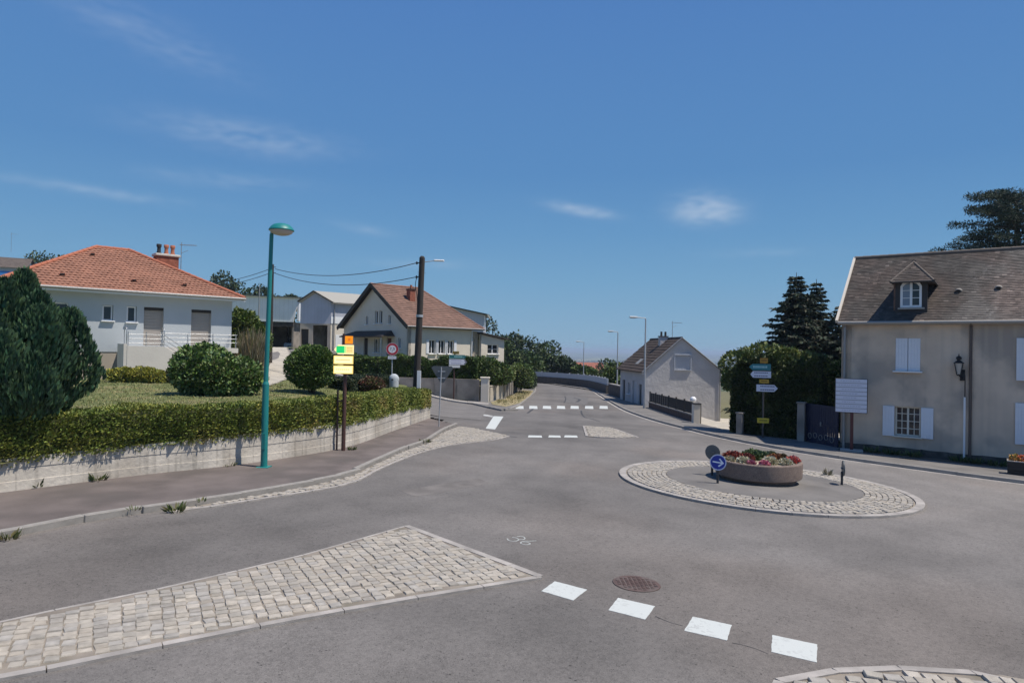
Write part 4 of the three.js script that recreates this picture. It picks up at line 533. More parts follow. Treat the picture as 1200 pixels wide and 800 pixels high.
// ---------------------------------------------------------------- shared building parts
function windowUnit(parent, x0, x1, y0, y1, { z = -0.13, frame = M.white, bars = [0.5], rows = [], sill = true, bw = 0.06, glass = M.glass, name = 'window' } = {}) {
  const w = x1 - x0, h = y1 - y0, f = [box(x0, x0 + bw, y0, y1, z - 0.06, z), box(x1 - bw, x1, y0, y1, z - 0.06, z), box(x0 + bw, x1 - bw, y0, y0 + bw, z - 0.06, z - 0.002), box(x0 + bw, x1 - bw, y1 - bw, y1, z - 0.06, z - 0.002)];
  for (const b of bars) f.push(box(x0 + w * b - bw * 0.6, x0 + w * b + bw * 0.6, y0 + bw, y1 - bw, z - 0.055, z + 0.008)); for (const r of rows) f.push(box(x0 + bw, x1 - bw, y0 + h * r - 0.014, y0 + h * r + 0.014, z - 0.045, z - 0.012));
  const m = part(name, merge(f), frame, parent);
  const xs = [0, ...bars, 1]; for (let i = 0; i < xs.length - 1; i++) part('pane', box(x0 + w * xs[i] + 0.01, x0 + w * xs[i + 1] - 0.01, y0 + 0.01, y1 - 0.01, z - 0.04, z - 0.03), glass, m);
  if (sill) part('sill', soft(w + 0.16, 0.06, 0.24, 0.012, (x0 + x1) / 2, y0 - 0.035, z + 0.16), frame, m); return m;
}
function shutterLeaf(parent, x0, x1, y0, y1, z = 0.03, m = M.shutterWhite, boards = 4) { const s = part('shutter', box(x0, x1, y0, y1, z, z + 0.03), m, parent), w = (x1 - x0) / boards; for (let k = 0; k < boards; k++) part('plank', soft(w - 0.008, y1 - y0 - 0.01, 0.012, 0.003, x0 + w * (k + 0.5), (y0 + y1) / 2, z + 0.036), m, s); for (const y of [y0 + (y1 - y0) * 0.15, y0 + (y1 - y0) * 0.85]) part('hinge', box(x0 + 0.01, x1 - 0.01, y - 0.02, y + 0.02, z + 0.043, z + 0.05), M.shutterWhite, s); return s; }
function antenna(parent, x, y, z, h, turn) { const f = [rod([0, 0, 0], [0, h, 0], 0.022, 0.018, 6), rod([-0.1, h * 0.93, 0], [0.9, h * 0.93, 0], 0.016, 0.016, 5)]; for (let k = 0; k < 7; k++) f.push(rod([k * 0.13, h * 0.93, -0.28], [k * 0.13, h * 0.93, 0.28], 0.009, 0.009, 4)); f.push(rod([0, h * 0.7, 0], [0.4, h * 0.78, 0], 0.012, 0.012, 4)); const m = part('antenna', merge(f), M.zinc, parent); m.position.set(x, y, z); m.rotation.y = turn; return m; }
function gutter(a, b, r = 0.065) { const g = new THREE.CylinderGeometry(r, r, Math.hypot(b[0] - a[0], b[1] - a[1], b[2] - a[2]), 10, 1, true, 0, Math.PI); g.rotateY(Math.PI / 2 + Math.PI); const d = new THREE.Vector3(b[0] - a[0], b[1] - a[1], b[2] - a[2]).normalize(); return rod(a, b, r, r, 8); }

// ---------------------------------------------------------------- white house with hipped red roof
{
  const W = 10.6, Dp = 9, y0 = 1.2, h = (y) => y - y0, O = [-16.47 - 0.742 * W, -(38 - 0.67 * W)];
  const t = frame(thing('house', 'white single storey house with red hipped tile roof, raised terrace and outside stairs', 'house', null, [O[0], y0, O[1]]), 0.742, 0.67);
  const holes = [[4.08, 4.58, 4.28, 5.1], [5.19, 5.67, 4.25, 5.1], [6.01, 6.98, 3.02, 5.1], [8.39, 9.46, 3.02, 5.1], [1.4, 2.6, 4.0, 5.1]].map(([a, b, c, d]) => [a, b, h(c), h(d)]);
  const wall = part('wall', wallPanel(rect(0, W, h(2.66), h(5.78)), holes, 0.25), M.plasterWhite, t);
  part('wall', [box(0, 0.25, h(2.66), h(5.78), -Dp, -0.25), box(W - 0.25, W, h(2.66), h(5.78), -Dp, -0.25), box(0.25, W - 0.25, h(2.66), h(5.78), -Dp, -Dp + 0.25)], M.plasterWhite, t);
  part('basement_wall', box(0.03, W - 0.03, -0.5, h(2.66) - 0.002, -Dp, -0.03), M.basement, t);
  part('floor', box(0.25, W - 0.25, h(2.66), h(2.8), -Dp + 0.25, -0.25), M.plasterStair, t);
  for (const i of [0, 1]) { const [a, b, c, d] = holes[i]; windowUnit(t, a + 0.02, b - 0.02, c + 0.01, d - 0.01, { bars: [], bw: 0.07 }); }
  { const [a, b, c, d] = holes[4]; windowUnit(t, a, b, c, d, {}); }
  for (const i of [2, 3]) { const [a, b, c, d] = holes[i]; const dr = part('door', box(a, b, c, d, -0.2, -0.16), M.rollShutter, t); part('shutter_box', box(a + 0.005, b - 0.005, d - 0.16, d - 0.005, -0.16, -0.05), M.darkWood, dr); part('rail', [box(a, a + 0.05, c, d - 0.16, -0.159, -0.12), box(b - 0.05, b, c, d - 0.16, -0.159, -0.12)], M.rollShutter, dr); for (let k = 0; k < 12; k++) { const yy = c + (d - c - 0.16) * k / 12; part('slat', soft(b - a - 0.1, (d - c - 0.16) / 12 - 0.012, 0.02, 0.005, (a + b) / 2, yy + (d - c - 0.16) / 24, -0.152), M.rollShutter, dr); } }
  // roof
  const ov = 0.55, ye = h(5.86), yr = h(8.62), A = [-ov, ye, ov], B = [W + ov, ye, ov], C = [W + ov, ye, -Dp - ov], D = [-ov, ye, -Dp - ov], half = (Dp + 2 * ov) / 2, r0 = [half - ov, yr, -Dp / 2], r1 = [W + ov - half, yr, -Dp / 2];
  const red = (R, p) => { const k = 0.88 + 0.24 * R() + 0.25 * fbm3(p.x * 0.8, p.z * 0.8, 2, 3), d = R() < 0.04 ? 0.8 : 1; return [0.345 * k * d, 0.165 * k * d, 0.108 * k * d]; };
  const roof = part('roof', mergeGeometries([tiles([A, B, r1, r0], 0.22, 0.3, 0.035, 0.025, red, 5, 0.35), tiles([B, C, r1], 0.22, 0.3, 0.035, 0.025, red, 6, 0.35), tiles([C, D, r0, r1], 0.4, 0.5, 0.04, 0, red, 7, 0.3), tiles([D, A, r0], 0.26, 0.36, 0.045, 0.03, red, 8, 0.35)]), M.tile, t);
  part('roof_boards', [sheet([A, B, r1, r0], 0.03), sheet([B, C, r1], 0.03), sheet([C, D, r0, r1], 0.03), sheet([D, A, r0], 0.03)], M.darkWood, roof);
  part('soffit', box(-ov, W + ov, ye - 0.1, ye - 0.05, -Dp - ov, ov), M.white, roof);
  part('ridge_tiles', [ridge(r0, r1, 0.12), ridge([B[0], B[1] + 0.03, B[2]], [r1[0], r1[1] + 0.03, r1[2]], 0.11), ridge([A[0], A[1] + 0.03, A[2]], [r0[0], r0[1] + 0.03, r0[2]], 0.11), ridge([C[0], C[1] + 0.03, C[2]], [r1[0], r1[1] + 0.03, r1[2]], 0.11)], M.terracotta, roof);
  part('gutter', [rod([-ov, ye - 0.03, ov + 0.06], [W + ov, ye - 0.03, ov + 0.06], 0.065, 0.065, 8), rod([W + ov + 0.06, ye - 0.03, ov], [W + ov + 0.06, ye - 0.03, -Dp - ov], 0.065, 0.065, 8)], M.zinc, roof);
  part('fascia', [box(-ov, W + ov, ye - 0.2, ye - 0.1, ov - 0.03, ov)], M.white, roof);
  for (const [e, u] of [[2.4, 1.35], [5.6, 1.25], [8.1, 1.15], [4.1, 4.4]]) { const v = part('roof_vent', (() => { const g = new THREE.SphereGeometry(0.16, 10, 6, 0, Math.PI * 2, 0, Math.PI / 2); g.scale(1, 0.7, 0.8); return g; })(), M.terracotta, roof); v.position.set(e, ye + u * 0.545 / 1.139 + 0.05, ov - u / 1.139); part('vent_opening', box(-0.1, 0.1, 0.01, 0.08, 0.1, 0.14), M.dark, v); }
  // chimney
  const ch = part('chimney', box(7.35, 8.55, h(6.9), h(8.35), -4.15, -3.35), M.brick, t); part('cap', soft(1.36, 0.14, 0.96, 0.03, 7.95, h(8.42), -3.75), M.plasterStair, ch);
  for (const [x, m] of [[7.55, M.dark], [7.95, M.terracotta], [8.3, M.terracotta]]) { const p = part('chimney_pot', new THREE.LatheGeometry([[0.14, 0], [0.15, 0.08], [0.11, 0.14], [0.1, 0.4], [0.14, 0.44], [0.14, 0.6], [0.02, 0.62]].map(([r, y]) => new THREE.Vector2(r, y)), 12), m, ch); p.position.set(x, h(8.48), -3.75); }
  antenna(t, 8.9, h(7.2), -4.2, 2.2, -0.6);
  // terrace slab, railings, stairs
  part('terrace', box(4.9, W - 0.02, h(2.68), h(2.95), 0.001, 1.25), M.plasterStair, t);
  const rail = (pts, n) => { const g = []; for (const q of [0, 0.22, 0.44]) g.push(rod([pts[0][0], pts[0][1] + 0.3 + q, pts[0][2]], [pts[1][0], pts[1][1] + 0.3 + q, pts[1][2]], 0.018, 0.018, 6)); return g; };
  const rl = part('railing', merge(rail([[6.55, h(2.95), 1.2], [W - 0.1, h(2.95), 1.2]])), M.steel, t); for (const x of [6.6, 7.9, 9.2, W - 0.15]) part('post', rod([x, h(2.95), 1.2], [x, h(3.72), 1.2], 0.022), M.steel, rl); part('side_rail', rail([[W - 0.1, h(2.95), 1.2], [W - 0.1, h(2.95), 0.02]]), M.steel, rl);
  const st = part('staircase', (() => { const g = [box(4.9, 6.3, h(1.0), h(2.95), 1.252, 2.35)]; for (let k = 0; k < 9; k++) g.push(box(6.3 + k * 0.26, 6.3 + (k + 1) * 0.26, h(1.0), h(2.76 - k * 0.18), 1.252, 2.2)); return merge(g); })(), M.plasterStair, t);
  part('stair_wall', wallPanel([[4.75, h(1.0)], [8.75, h(1.0)], [8.75, h(1.35)], [6.4, h(3.0)], [4.75, h(3.0)]], [], 0.16).translate(0, 0, 2.52), M.plasterStair, st);
  part('end_wall', box(4.6, 4.748, h(1.0), h(3.1), 1.1, 2.5), M.plasterStair, st);
  const r2 = part('stair_railing', [...rail([[4.8, h(2.85), 2.44], [6.4, h(2.85), 2.44]]), ...rail([[6.4, h(2.85), 2.44], [8.6, h(1.35), 2.44]])], M.steel, t); for (const x of [4.8, 5.6, 6.35]) part('post', rod([x, h(2.98), 2.44], [x, h(3.72), 2.44], 0.02), M.steel, r2);
  for (const x of [4.75, 6.45]) part('hoop', tube([[x, h(2.9), 2.3], [x, h(3.85), 2.32], [x, h(3.98), 2.1], [x, h(3.85), 1.88], [x, h(2.9), 1.86]], 0.02, 6, 24), M.steel, r2);
}

// ---------------------------------------------------------------- beyond the side street: walled garden and gabled house
const yardPlan = [[-2.4, -49.9], [-6.0, -50.6], [-10.4, -50.9], [-14, -52.4], [-16.6, -57], [-17.6, -66], [-17, -84], [2, -84], [1.6, -74], [0.75, -66], [0.2, -58], [-1.0, -52]], yardFront = [[-1.6, -49.6], [-6.0, -50.3], [-10.4, -50.6], [-14, -52]];
const yardY = (x, z) => mix(0.75, 1.6, smooth(0, 4, distTo(yardFront, x, z))) - 0.6 * smooth(-3, 1, x);
structure('yard', gridSurface(yardPlan, yardY, 0.5), M.lawn);
{
  const w = thing('garden_wall', 'stained brown grey concrete wall under the hedge of the gabled house', 'wall', 'walls along the far side of the junction'); const seg = [[-2.45, -49.75], [-6.0, -50.25], [-10.4, -50.5], [-14, -52]];
  for (let i = 0; i < seg.length - 1; i++) { const [a, b] = [seg[i], seg[i + 1]], l = Math.hypot(b[0] - a[0], b[1] - a[1]), n = Math.ceil(l / 1.9); for (let k = 0; k < n; k++) { const p = [mix(a[0], b[0], k / n), mix(a[1], b[1], k / n)], q = [mix(a[0], b[0], (k + 0.99) / n), mix(a[1], b[1], (k + 0.99) / n)]; part('wall_bay', slab([p, q, [q[0], q[1] - 0.25], [p[0], p[1] - 0.25]], 0.82 + 0.02 * (k % 2), -1.2, () => 0), M.wallGrey, w); } }
  const p = thing('gate_pillar', 'white square pillar at the corner of the brown grey wall', 'pillar', null, [-1.98, -0.95, -49.2]); part('shaft', soft(0.62, 2.1, 0.62, 0.03, 0, 0.85, 0), M.plasterCream, p); part('cap', soft(0.72, 0.09, 0.72, 0.02, 0, 1.95, 0), M.plasterCream, p);
  const c = thing('garden_wall', 'low cream rendered wall between the white pillar and the picket fence', 'wall', 'walls along the far side of the junction'), cw = [[-1.58, -49.71], [-0.42, -60.77]]; part('body', slab([cw[0], cw[1], [cw[1][0] - 0.25, cw[1][1]], [cw[0][0] - 0.25, cw[0][1]]], 1.25, -0.3), M.wallCream, c); part('coping', slab([[cw[0][0] + 0.04, cw[0][1]], [cw[1][0] + 0.04, cw[1][1]], [cw[1][0] - 0.29, cw[1][1]], [cw[0][0] - 0.29, cw[0][1]]], 1.3, 1.251), M.wallCream, c);
  const f = thing('picket_fence', 'weathered grey picket fence on the verge beside the main road', 'fence'), fl = walk([[-0.37, -58.62], [1.28, -74.54], [1.6, -74]], 0.34); fl.forEach((q, i) => { const h = 1.25 + 0.1 * (i % 3 === 0); const m = part(i % 6 ? 'picket' : 'post', i % 6 ? soft(0.17, h, 0.03, 0.008, 0, h / 2, 0) : soft(0.16, 1.5, 0.16, 0.015, 0, 0.75, 0), i % 6 ? M.fenceGrey : M.plasterCream, f); m.position.set(q.x - 0.15, gy(q.x, q.z) + 0.02, q.z); m.rotation.y = Math.atan2(-q.tz, q.tx); });
  for (const y of [0.4, 1.0]) part('rail', tube(fl.map((q) => [q.x - 0.18, gy(q.x, q.z) + y, q.z]), 0.03, 5, 40), M.fenceGrey, f);
}
const deepGreens = [[0.045, 0.085, 0.016], [0.07, 0.12, 0.022], [0.11, 0.16, 0.03]];
hedge('dark bushy hedge on the wall in front of the gabled house', null, [[-2.7, -51.1], [-6.0, -51.5], [-10.4, -51.9], [-13.2, -53]], (x, z) => 0.75, (s) => 1.55 + 0.12 * Math.sin(s * 1.3) + 0.1 * Math.sin(s * 3.1), 1.3, 1700, 0.17, 0.06, deepGreens, 501, { rough: 0.16 });
shrub('round_shrub', 'dark rounded bush on the wall corner behind the white pillar', [-1.9, 0.4, -51.6], [[0, 1.0, 0, 1.1, 1.1, 1.0], [-1.0, 1.0, 0, 0.9, 1.0, 0.9], [1.1, 0.8, -0.6, 0.8, 0.8, 0.8]], 6000, 0.17, 0.06, deepGreens, 503, { lump: 0.3 });
shrub('garden_shrub', 'light green shrub above the low cream wall', [-0.9, 0.2, -56], [[0, 0.9, 0, 1.0, 0.8, 1.4], [0.2, 0.7, -2.2, 0.9, 0.8, 1.4], [0.4, 0.7, -4.5, 0.8, 0.75, 1.3]], 5000, 0.16, 0.055, [[0.06, 0.1, 0.02], [0.1, 0.14, 0.03], [0.16, 0.17, 0.03]], 505, { lump: 0.3 });
shrub('garden_shrub', 'dark shrub behind the picket fence by the main road', [1.0, -0.7, -66], [[0, 1.2, 0, 1.2, 1.2, 1.2], [0.2, 1.1, -2.5, 1.2, 1.2, 1.2]], 4500, 0.18, 0.06, deepGreens, 507, { lump: 0.3 });
{ // gabled house
  const y0 = 1.4, h = (y) => y - y0, W = 6.75, G = 11.4, t = frame(thing('house', 'cream gabled house with brown tile roof and dark timber verges behind the bushy hedge', 'house', null, [-8.63, y0, -54]), 0.745, 0.667);
  const front = [[2.08, 2.73], [3.06, 3.72], [4.06, 4.69]].map(([a, b]) => [a, b, h(2.68), h(3.85)]);
  part('wall', wallPanel(rect(0, W, -0.6, h(5.05)), front, 0.25), M.plasterCream, t);
  for (const [a, b, c, d] of front) { windowUnit(t, a, b, c, d, { bars: [0.5], bw: 0.05 }); for (const [p, q] of [[a - 0.3, a - 0.02], [b + 0.02, b + 0.3]]) part('shutter', soft(q - p, d - c, 0.035, 0.008, (p + q) / 2, (c + d) / 2, 0.03), M.shutterWhite, t); }
  // gable end faces local -x; build it in a turned frame: s = distance along local -z
  const gb = new THREE.Group(); gb.name = 'gable_wall'; gb.rotation.y = -Math.PI / 2; t.add(gb);           // its +x runs along local -z of the house... seen from outside right to left
  const F = ([a, b, c, d]) => [-b, -a, h(c), h(d)];
  const op = [[4.3, 4.82, 5.27, 6.4], [5.06, 5.58, 5.27, 6.4], [2.86, 3.25, 5.2, 5.95], [6.8, 7.2, 5.2, 5.95], [6.75, 7.5, 1.95, 3.96], [2.7, 3.45, 1.95, 3.96], [4.2, 4.85, 2.66, 3.88], [4.98, 5.63, 2.66, 3.88], [1.14, 1.65, 3.1, 3.96]].map(F);
  gb.rotation.y = -Math.PI / 2; gb.position.set(0, 0, 0);
  const apex = h(8.75), gw = part('wall', wallPanel([[-G, -0.6], [0, -0.6], [0, h(5.05)], [-G / 2, apex - 0.12], [-G, h(5.05)]], op, 0.25), M.plasterCream, gb);
  op.forEach(([a, b, c, d], i) => { if (i === 4 || i === 5) { const dr = part('door', box(a, b, c, d, -0.18, -0.12), i === 5 ? M.redDoor : M.darkWood, gb); } else windowUnit(gb, a, b, c, d, { bars: i > 5 ? [0.5] : [], bw: 0.05 }); });
  part('wall', [box(0.25, W, -0.6, h(5.05), -G, -G + 0.25), box(W - 0.25, W, -0.6, h(5.05), -G + 0.25, -0.25)], M.plasterCream, t);
  const porch = part('porch_roof', (() => { const g = new THREE.BufferGeometry(), A = [-9.65, h(4.1), 1.35], B = [-2.1, h(4.1), 1.35], C = [-2.7, h(4.62), 0.01], D = [-9.0, h(4.62), 0.01]; return merge([sheet([A, B, C, D], 0), sheet([A, B, C, D], 0.1), box(-9.65, -2.1, h(4.0), h(4.11), 1.3, 1.37), sheet([B, [-2.1, h(4.1), 0.01], C], 0), sheet([A, D, [-9.65, h(4.1), 0.01]], 0)]); })(), M.darkWood, gb);
  for (const x of [-9.3, -7.0, -2.4]) part('porch_post', rod([x, -0.3, 1.2], [x, h(4.02), 1.2], 0.06), M.plasterCream, gb);
  part('step', box(-8.5, -2.3, -0.4, 0.35, 0.001, 1.3), M.basement, gb);
  const ov = 0.45, e1 = 7.8, ye = h(4.95), yr = h(8.8), A = [-ov, ye, ov], B = [e1, ye, ov], C = [e1, ye, -G - ov], D = [-ov, ye, -G - ov], r0 = [-ov, yr, -G / 2], r1 = [e1 - 3.1, yr, -G / 2];
  const brown = (R, p) => { const k = 0.82 + 0.32 * R() + 0.3 * fbm3(p.x * 0.7, p.z * 0.7, 3, 3); return [0.22 * k, 0.128 * k, 0.095 * k]; };
  const roof = part('roof', mergeGeometries([tiles([A, B, r1, r0], 0.3, 0.34, 0.03, 0, brown, 15, 0.4), tiles([C, D, r0, r1], 0.5, 0.5, 0.03, 0, brown, 16, 0.3), tiles([B, C, r1], 0.3, 0.34, 0.03, 0, brown, 17, 0.4)]), M.tile, t);
  part('roof_boards', [sheet([A, B, r1, r0], 0.06), sheet([C, D, r0, r1], 0.06), sheet([B, C, r1], 0.06), box(0, e1, ye - 0.12, ye - 0.05, 0.001, ov)], M.darkWood, roof); part('ridge_tiles', [ridge(r0, r1, 0.12), ridge(B, r1, 0.1), ridge(C, r1, 0.1)], M.ridgeBrown, roof);
  const verge = (z0, sgn) => { const s = Math.atan2(yr - ye, G / 2 + ov), l = Math.hypot(yr - ye, G / 2 + ov), g = new THREE.BoxGeometry(0.06, 0.34, l + 0.1); g.rotateX(sgn * s); g.translate(-ov - 0.03, (ye + yr) / 2 - 0.07, sgn > 0 ? (ov - G / 2) / 2 : (-G - ov - G / 2) / 2); return g; };
  part('verge_board', [verge(0, 1)], M.darkWood, roof); part('verge_board', [verge(0, -1)], M.darkWood, roof);
  part('gutter', [rod([-ov, ye - 0.02, ov + 0.07], [e1, ye - 0.02, ov + 0.07], 0.06)], M.zinc, roof); part('downpipe', rod([W - 0.1, -0.5, 0.09], [W - 0.1, ye, 0.09], 0.05), M.shutterWhite, t);
  const ch = part('chimney', box(2.2, 2.75, h(6.9), h(8.35), -3.9, -3.3), M.brick, t); part('cap', soft(0.66, 0.1, 0.76, 0.02, 2.48, h(8.4), -3.6), M.dark, ch); part('chimney_pot', rod([2.48, h(8.45), -3.6], [2.48, h(8.8), -3.6], 0.11), M.terracotta, ch);
  antenna(t, 4.3, h(8.0), -5.0, 2.4, 0.5);
  // low annex at the right end
  const an = frame(thing('annex', 'beige two storey annex with lean-to roof at the right end of the gabled house', 'building', null, [-8.63, y0, -54]), 0.745, 0.667), ow = [[6.92, 7.28, h(3.05), h(4.06)]], oa = [[8.57, 9.9, h(2.72), h(3.6)], [8.1, 8.57, h(1.5), h(2.02)], [9.33, 9.82, h(1.4), h(2.06)]];
  part('wall', wallPanel([[6.76, -1.2], [7.74, -1.2], [7.74, h(4.75)], [6.76, h(4.75)]], ow, 0.25).translate(0, 0, -0.35), M.basement, an); windowUnit(an, ow[0][0], ow[0][1], ow[0][2], ow[0][3], { z: -0.47, bars: [], sill: false });
  part('wall', wallPanel([[7.745, -1.6], [10.6, -1.6], [10.6, h(4.05)], [7.745, h(4.5)]], oa, 0.25), M.plasterCream, an); oa.forEach(([a, b, c, d], i) => windowUnit(an, a, b, c, d, { bars: i ? [] : [0.5], rows: i ? [] : [0.5] }));
  part('wall', box(10.35, 10.6, -1.6, h(4.05), -5, -0.25), M.plasterCream, an); part('roof', [(() => { const g = box(7.6, 10.95, -0.06, 0.06, -5.2, 0.35); const p = g.attributes.position; for (let i = 0; i < p.count; i++) p.setY(i, p.getY(i) + mix(h(4.62), h(4.12), (p.getX(i) - 7.6) / 3.35)); return g; })()], M.darkWood, an); part('downpipe', rod([7.7, -1.2, 0.08], [7.7, h(4.6), 0.08], 0.05), M.zinc, an);
}
// sheds and warehouses behind
{
  const y0 = 2.2, h = (y) => y - y0, t = thing('warehouse', 'long white corrugated warehouse behind the white house with an open dark bay', 'warehouse', null, [-42, y0, -75]);
  part('cladding', [wallPanel([[0, h(6.0)], [16.6, h(5.85)], [17.25, h(8.75)], [0, h(9.15)]], [], 0.2)], M.cladWhite, t); part('cladding', [box(17.0, 17.2, h(6.0), h(8.7), -14, -0.2), box(0, 0.2, h(2.2), h(9), -14, -0.2)], M.cladWhite, t);
  part('roof', (() => { const A = [-0.3, h(9.15), 0.3], B = [17.5, h(8.75), 0.3], C = [17.5, h(9.6), -14], D = [-0.3, h(10), -14]; return merge([sheet([A, B, C, D], 0), sheet([A, B, C, D], 0.12), box(-0.3, 0, 0, 0.01, 0, 0.01)]); })(), M.sheetRoof, t);
  part('back_wall', box(0, 17, -0.6, h(6), -9.2, -9), M.wallGrey, t); part('side_wall', box(16.4, 16.6, -0.6, h(5.85), -9, -0.25), M.wallGrey, t); part('lintel', box(0, 16.6, h(5.3), h(5.84), -0.25, -0.05), M.darkWood, t); part('floor', box(0, 17, -0.7, 0.25, -9, 0), M.street, t);
  part('wall', box(0, 12.5, -0.6, h(5.3), -0.25, -0.02), M.plasterCream, t); for (const x of [14.5]) part('post', box(x, x + 0.25, -0.4, h(5.3), -4.3, -4), M.darkWood, t);
}
{
  const y0 = 2.2, h = (y) => y - y0, t = thing('shed', 'grey metal clad shed with gable end, pale roof and dark bay below', 'shed', null, [-22.92, y0, -70]);
  part('gable_cladding', wallPanel([[0, h(5.57)], [3.3, h(5.57)], [3.3, h(8.0)], [1.45, h(9.0)], [0, h(8.0)]], [], 0.15), M.cladGrey, t);
  part('wall', wallPanel(rect(0, 3.3, -0.5, h(5.56)), [[0.1, 0.92, 0.1, h(4.95)], [1.38, 2.95, 0.1, h(5.4)]], 0.25), M.basement, t); part('door', box(0.1, 0.92, 0.1, h(4.95), -0.22, -0.17), M.darkWood, t); part('bay_back', [box(1.0, 3.3, 0, h(5.4), -6.2, -6.1), box(1.0, 1.1, 0, h(5.4), -6.1, -0.26), box(1.0, 3.3, h(5.41), h(5.5), -6.2, -0.26)], M.wallGrey, t);
  const sd = new THREE.Group(); sd.name = 'side'; sd.position.set(3.3, 0, 0); sd.rotation.y = Math.atan2(0.667, 0.745); t.add(sd);
  part('cladding', box(0.003, 9, h(5.59), h(7.96), -0.15, 0), M.cladGrey, sd); part('white_band', box(0.01, 3.2, h(5.6), h(6.34), 0.003, 0.03), M.cladWhite, sd); part('wall', box(0.003, 9, -0.6, h(5.58), -0.25, -0.03), M.plasterCream, sd); part('garage_door', box(0.6, 2.6, 0, h(4.4), -0.03, 0.0), M.white, sd); part('downpipe', rod([0.35, 0, 0.1], [0.35, h(7.9), 0.1], 0.06), M.zinc, sd);
  part('roof', (() => { const q = 0.745, r = 0.667, L = 9.6, A = [-0.25, h(7.9), 0.3], P = [1.45, h(9.08), 0.3], B = [3.6, h(7.87), 0.3], sh = ([x, y, z]) => [x + q * L, y, z - r * L]; const out = []; for (const [a, b] of [[A, P], [P, B]]) { out.push(sheet([a, b, sh(b), sh(a)], 0), sheet([a, b, sh(b), sh(a)], 0.1)); } return merge(out); })(), M.sheetRoof, t); part('verge_trim', [rod([-0.25, h(7.88), 0.32], [1.45, h(9.06), 0.32], 0.07, 0.07, 6), rod([1.45, h(9.06), 0.32], [3.6, h(7.85), 0.32], 0.07, 0.07, 6)], M.darkWood, t);
}
{
  const t = thing('shed', 'pale metal shed with low roof rising behind the gabled house', 'shed', null, [-9.6, 0.8, -82]); part('cladding', [box(0, 5.95, 0, 6.75, -8, 0)], M.cladGrey, t); part('roof', (() => { const A = [-0.3, 8.1, 0.3], B = [6.5, 6.75, 0.4], C = [6.5, 6.75, -8.4], D = [-0.3, 8.1, -8.3]; return merge([sheet([A, B, C, D], 0), sheet([A, B, C, D], 0.15), box(6.4, 6.52, 6.5, 6.75, -8.4, 0.4)]); })(), M.sheetRoof, t); part('gable_cladding', wallPanel([[0, 6.752], [5.9, 6.752], [0, 7.95]], [], 0.1), M.cladGrey, t); part('downpipe', rod([6.1, 0, 0.12], [6.1, 6.6, 0.12], 0.07), M.white, t);
}
{ // car parked inside the open bay
  const t = thing('car', 'small pale blue car parked nose out inside the dark warehouse bay', 'car', null, [-26.6, 2.46, -78.2], 0.12), body = poly([[-0.85, 0.25], [0.85, 0.25], [0.86, 0.8], [0.78, 0.92], [-0.78, 0.92], [-0.86, 0.8]]);
  part('body', [(() => { const g = new THREE.ExtrudeGeometry(body, { depth: 3.9, bevelEnabled: true, bevelSize: 0.06, bevelThickness: 0.12, bevelSegments: 2 }); g.translate(0, 0, -3.9); return g; })()], M.carPaint, t);
  part('cabin', (() => { const g = new THREE.BoxGeometry(1.5, 0.58, 2.3), p = g.attributes.position; for (let i = 0; i < p.count; i++) if (p.getY(i) > 0) { p.setX(i, p.getX(i) * 0.8); p.setZ(i, p.getZ(i) * 0.72); } g.computeVertexNormals(); g.translate(0, 1.2, -2.2); return g; })(), M.carPaint, t); part('windscreen', (() => { const g = new THREE.PlaneGeometry(1.25, 0.5); g.rotateX(-0.5); g.translate(0, 1.2, -1.16); return g; })(), M.glass, t);
  for (const s of [-1, 1]) { const l = part('headlight', new THREE.SphereGeometry(0.13, 10, 8), M.white, t); l.position.set(s * 0.62, 0.68, 0.08); for (const z of [-0.7, -3.2]) { const w = part('wheel', rod([s * 0.72, 0.3, z], [s * 0.9, 0.3, z], 0.3, 0.3, 18), M.dark, t); part('rim', rod([s * 0.9, 0.3, z], [s * 0.92, 0.3, z], 0.18, 0.18, 14), M.steel, w); } } part('number_plate', box(-0.26, 0.26, 0.42, 0.53, 0.125, 0.14), M.white, t); part('grille', box(-0.4, 0.4, 0.56, 0.66, 0.122, 0.135), M.dark, t);
}
// ---------------------------------------------------------------- posts, lamps, poles, wires, signs
{ // teal street lamp
  const [x, z] = [-6.5, -17.18], t = thing('street_lamp', 'tall teal street lamp with round dome head beside the retaining wall', 'street lamp', null, [x, gy(x, z) + 0.1, z]);
  part('pole', [rod([0, 0, 0], [0, 2.2, 0], 0.088, 0.085, 18), rod([0, 2.2, 0], [0, 2.27, 0], 0.085, 0.062, 18), rod([0, 2.27, 0], [0.06, 6.18, 0], 0.062, 0.05, 16)], M.teal, t); part('base_plate', [soft(0.32, 0.03, 0.32, 0.008, 0, 0.012, 0)], M.teal, t); part('access_door', soft(0.1, 0.42, 0.02, 0.006, 0.0, 0.7, 0.088), M.teal, t);
  part('arm', tube([[0.06, 6.15, 0], [0.07, 6.24, 0], [0.12, 6.3, 0], [0.2, 6.31, 0]], 0.04, 8, 16), M.teal, t);
  const hd = part('head', new THREE.LatheGeometry([[0.001, 0.24], [0.1, 0.235], [0.2, 0.2], [0.27, 0.13], [0.315, 0.05], [0.325, 0.02], [0.32, 0], [0.3, 0.005]].map(([r, y]) => new THREE.Vector2(r, y)), 40), M.teal, t); hd.position.set(0.32, 6.27, 0); hd.scale.y = 0.82; const bw = part('diffuser', new THREE.LatheGeometry([[0.3, 0], [0.27, -0.07], [0.19, -0.12], [0.1, -0.145], [0.001, -0.15]].map(([r, y]) => new THREE.Vector2(r, y)), 40), M.diffuser, hd);
}
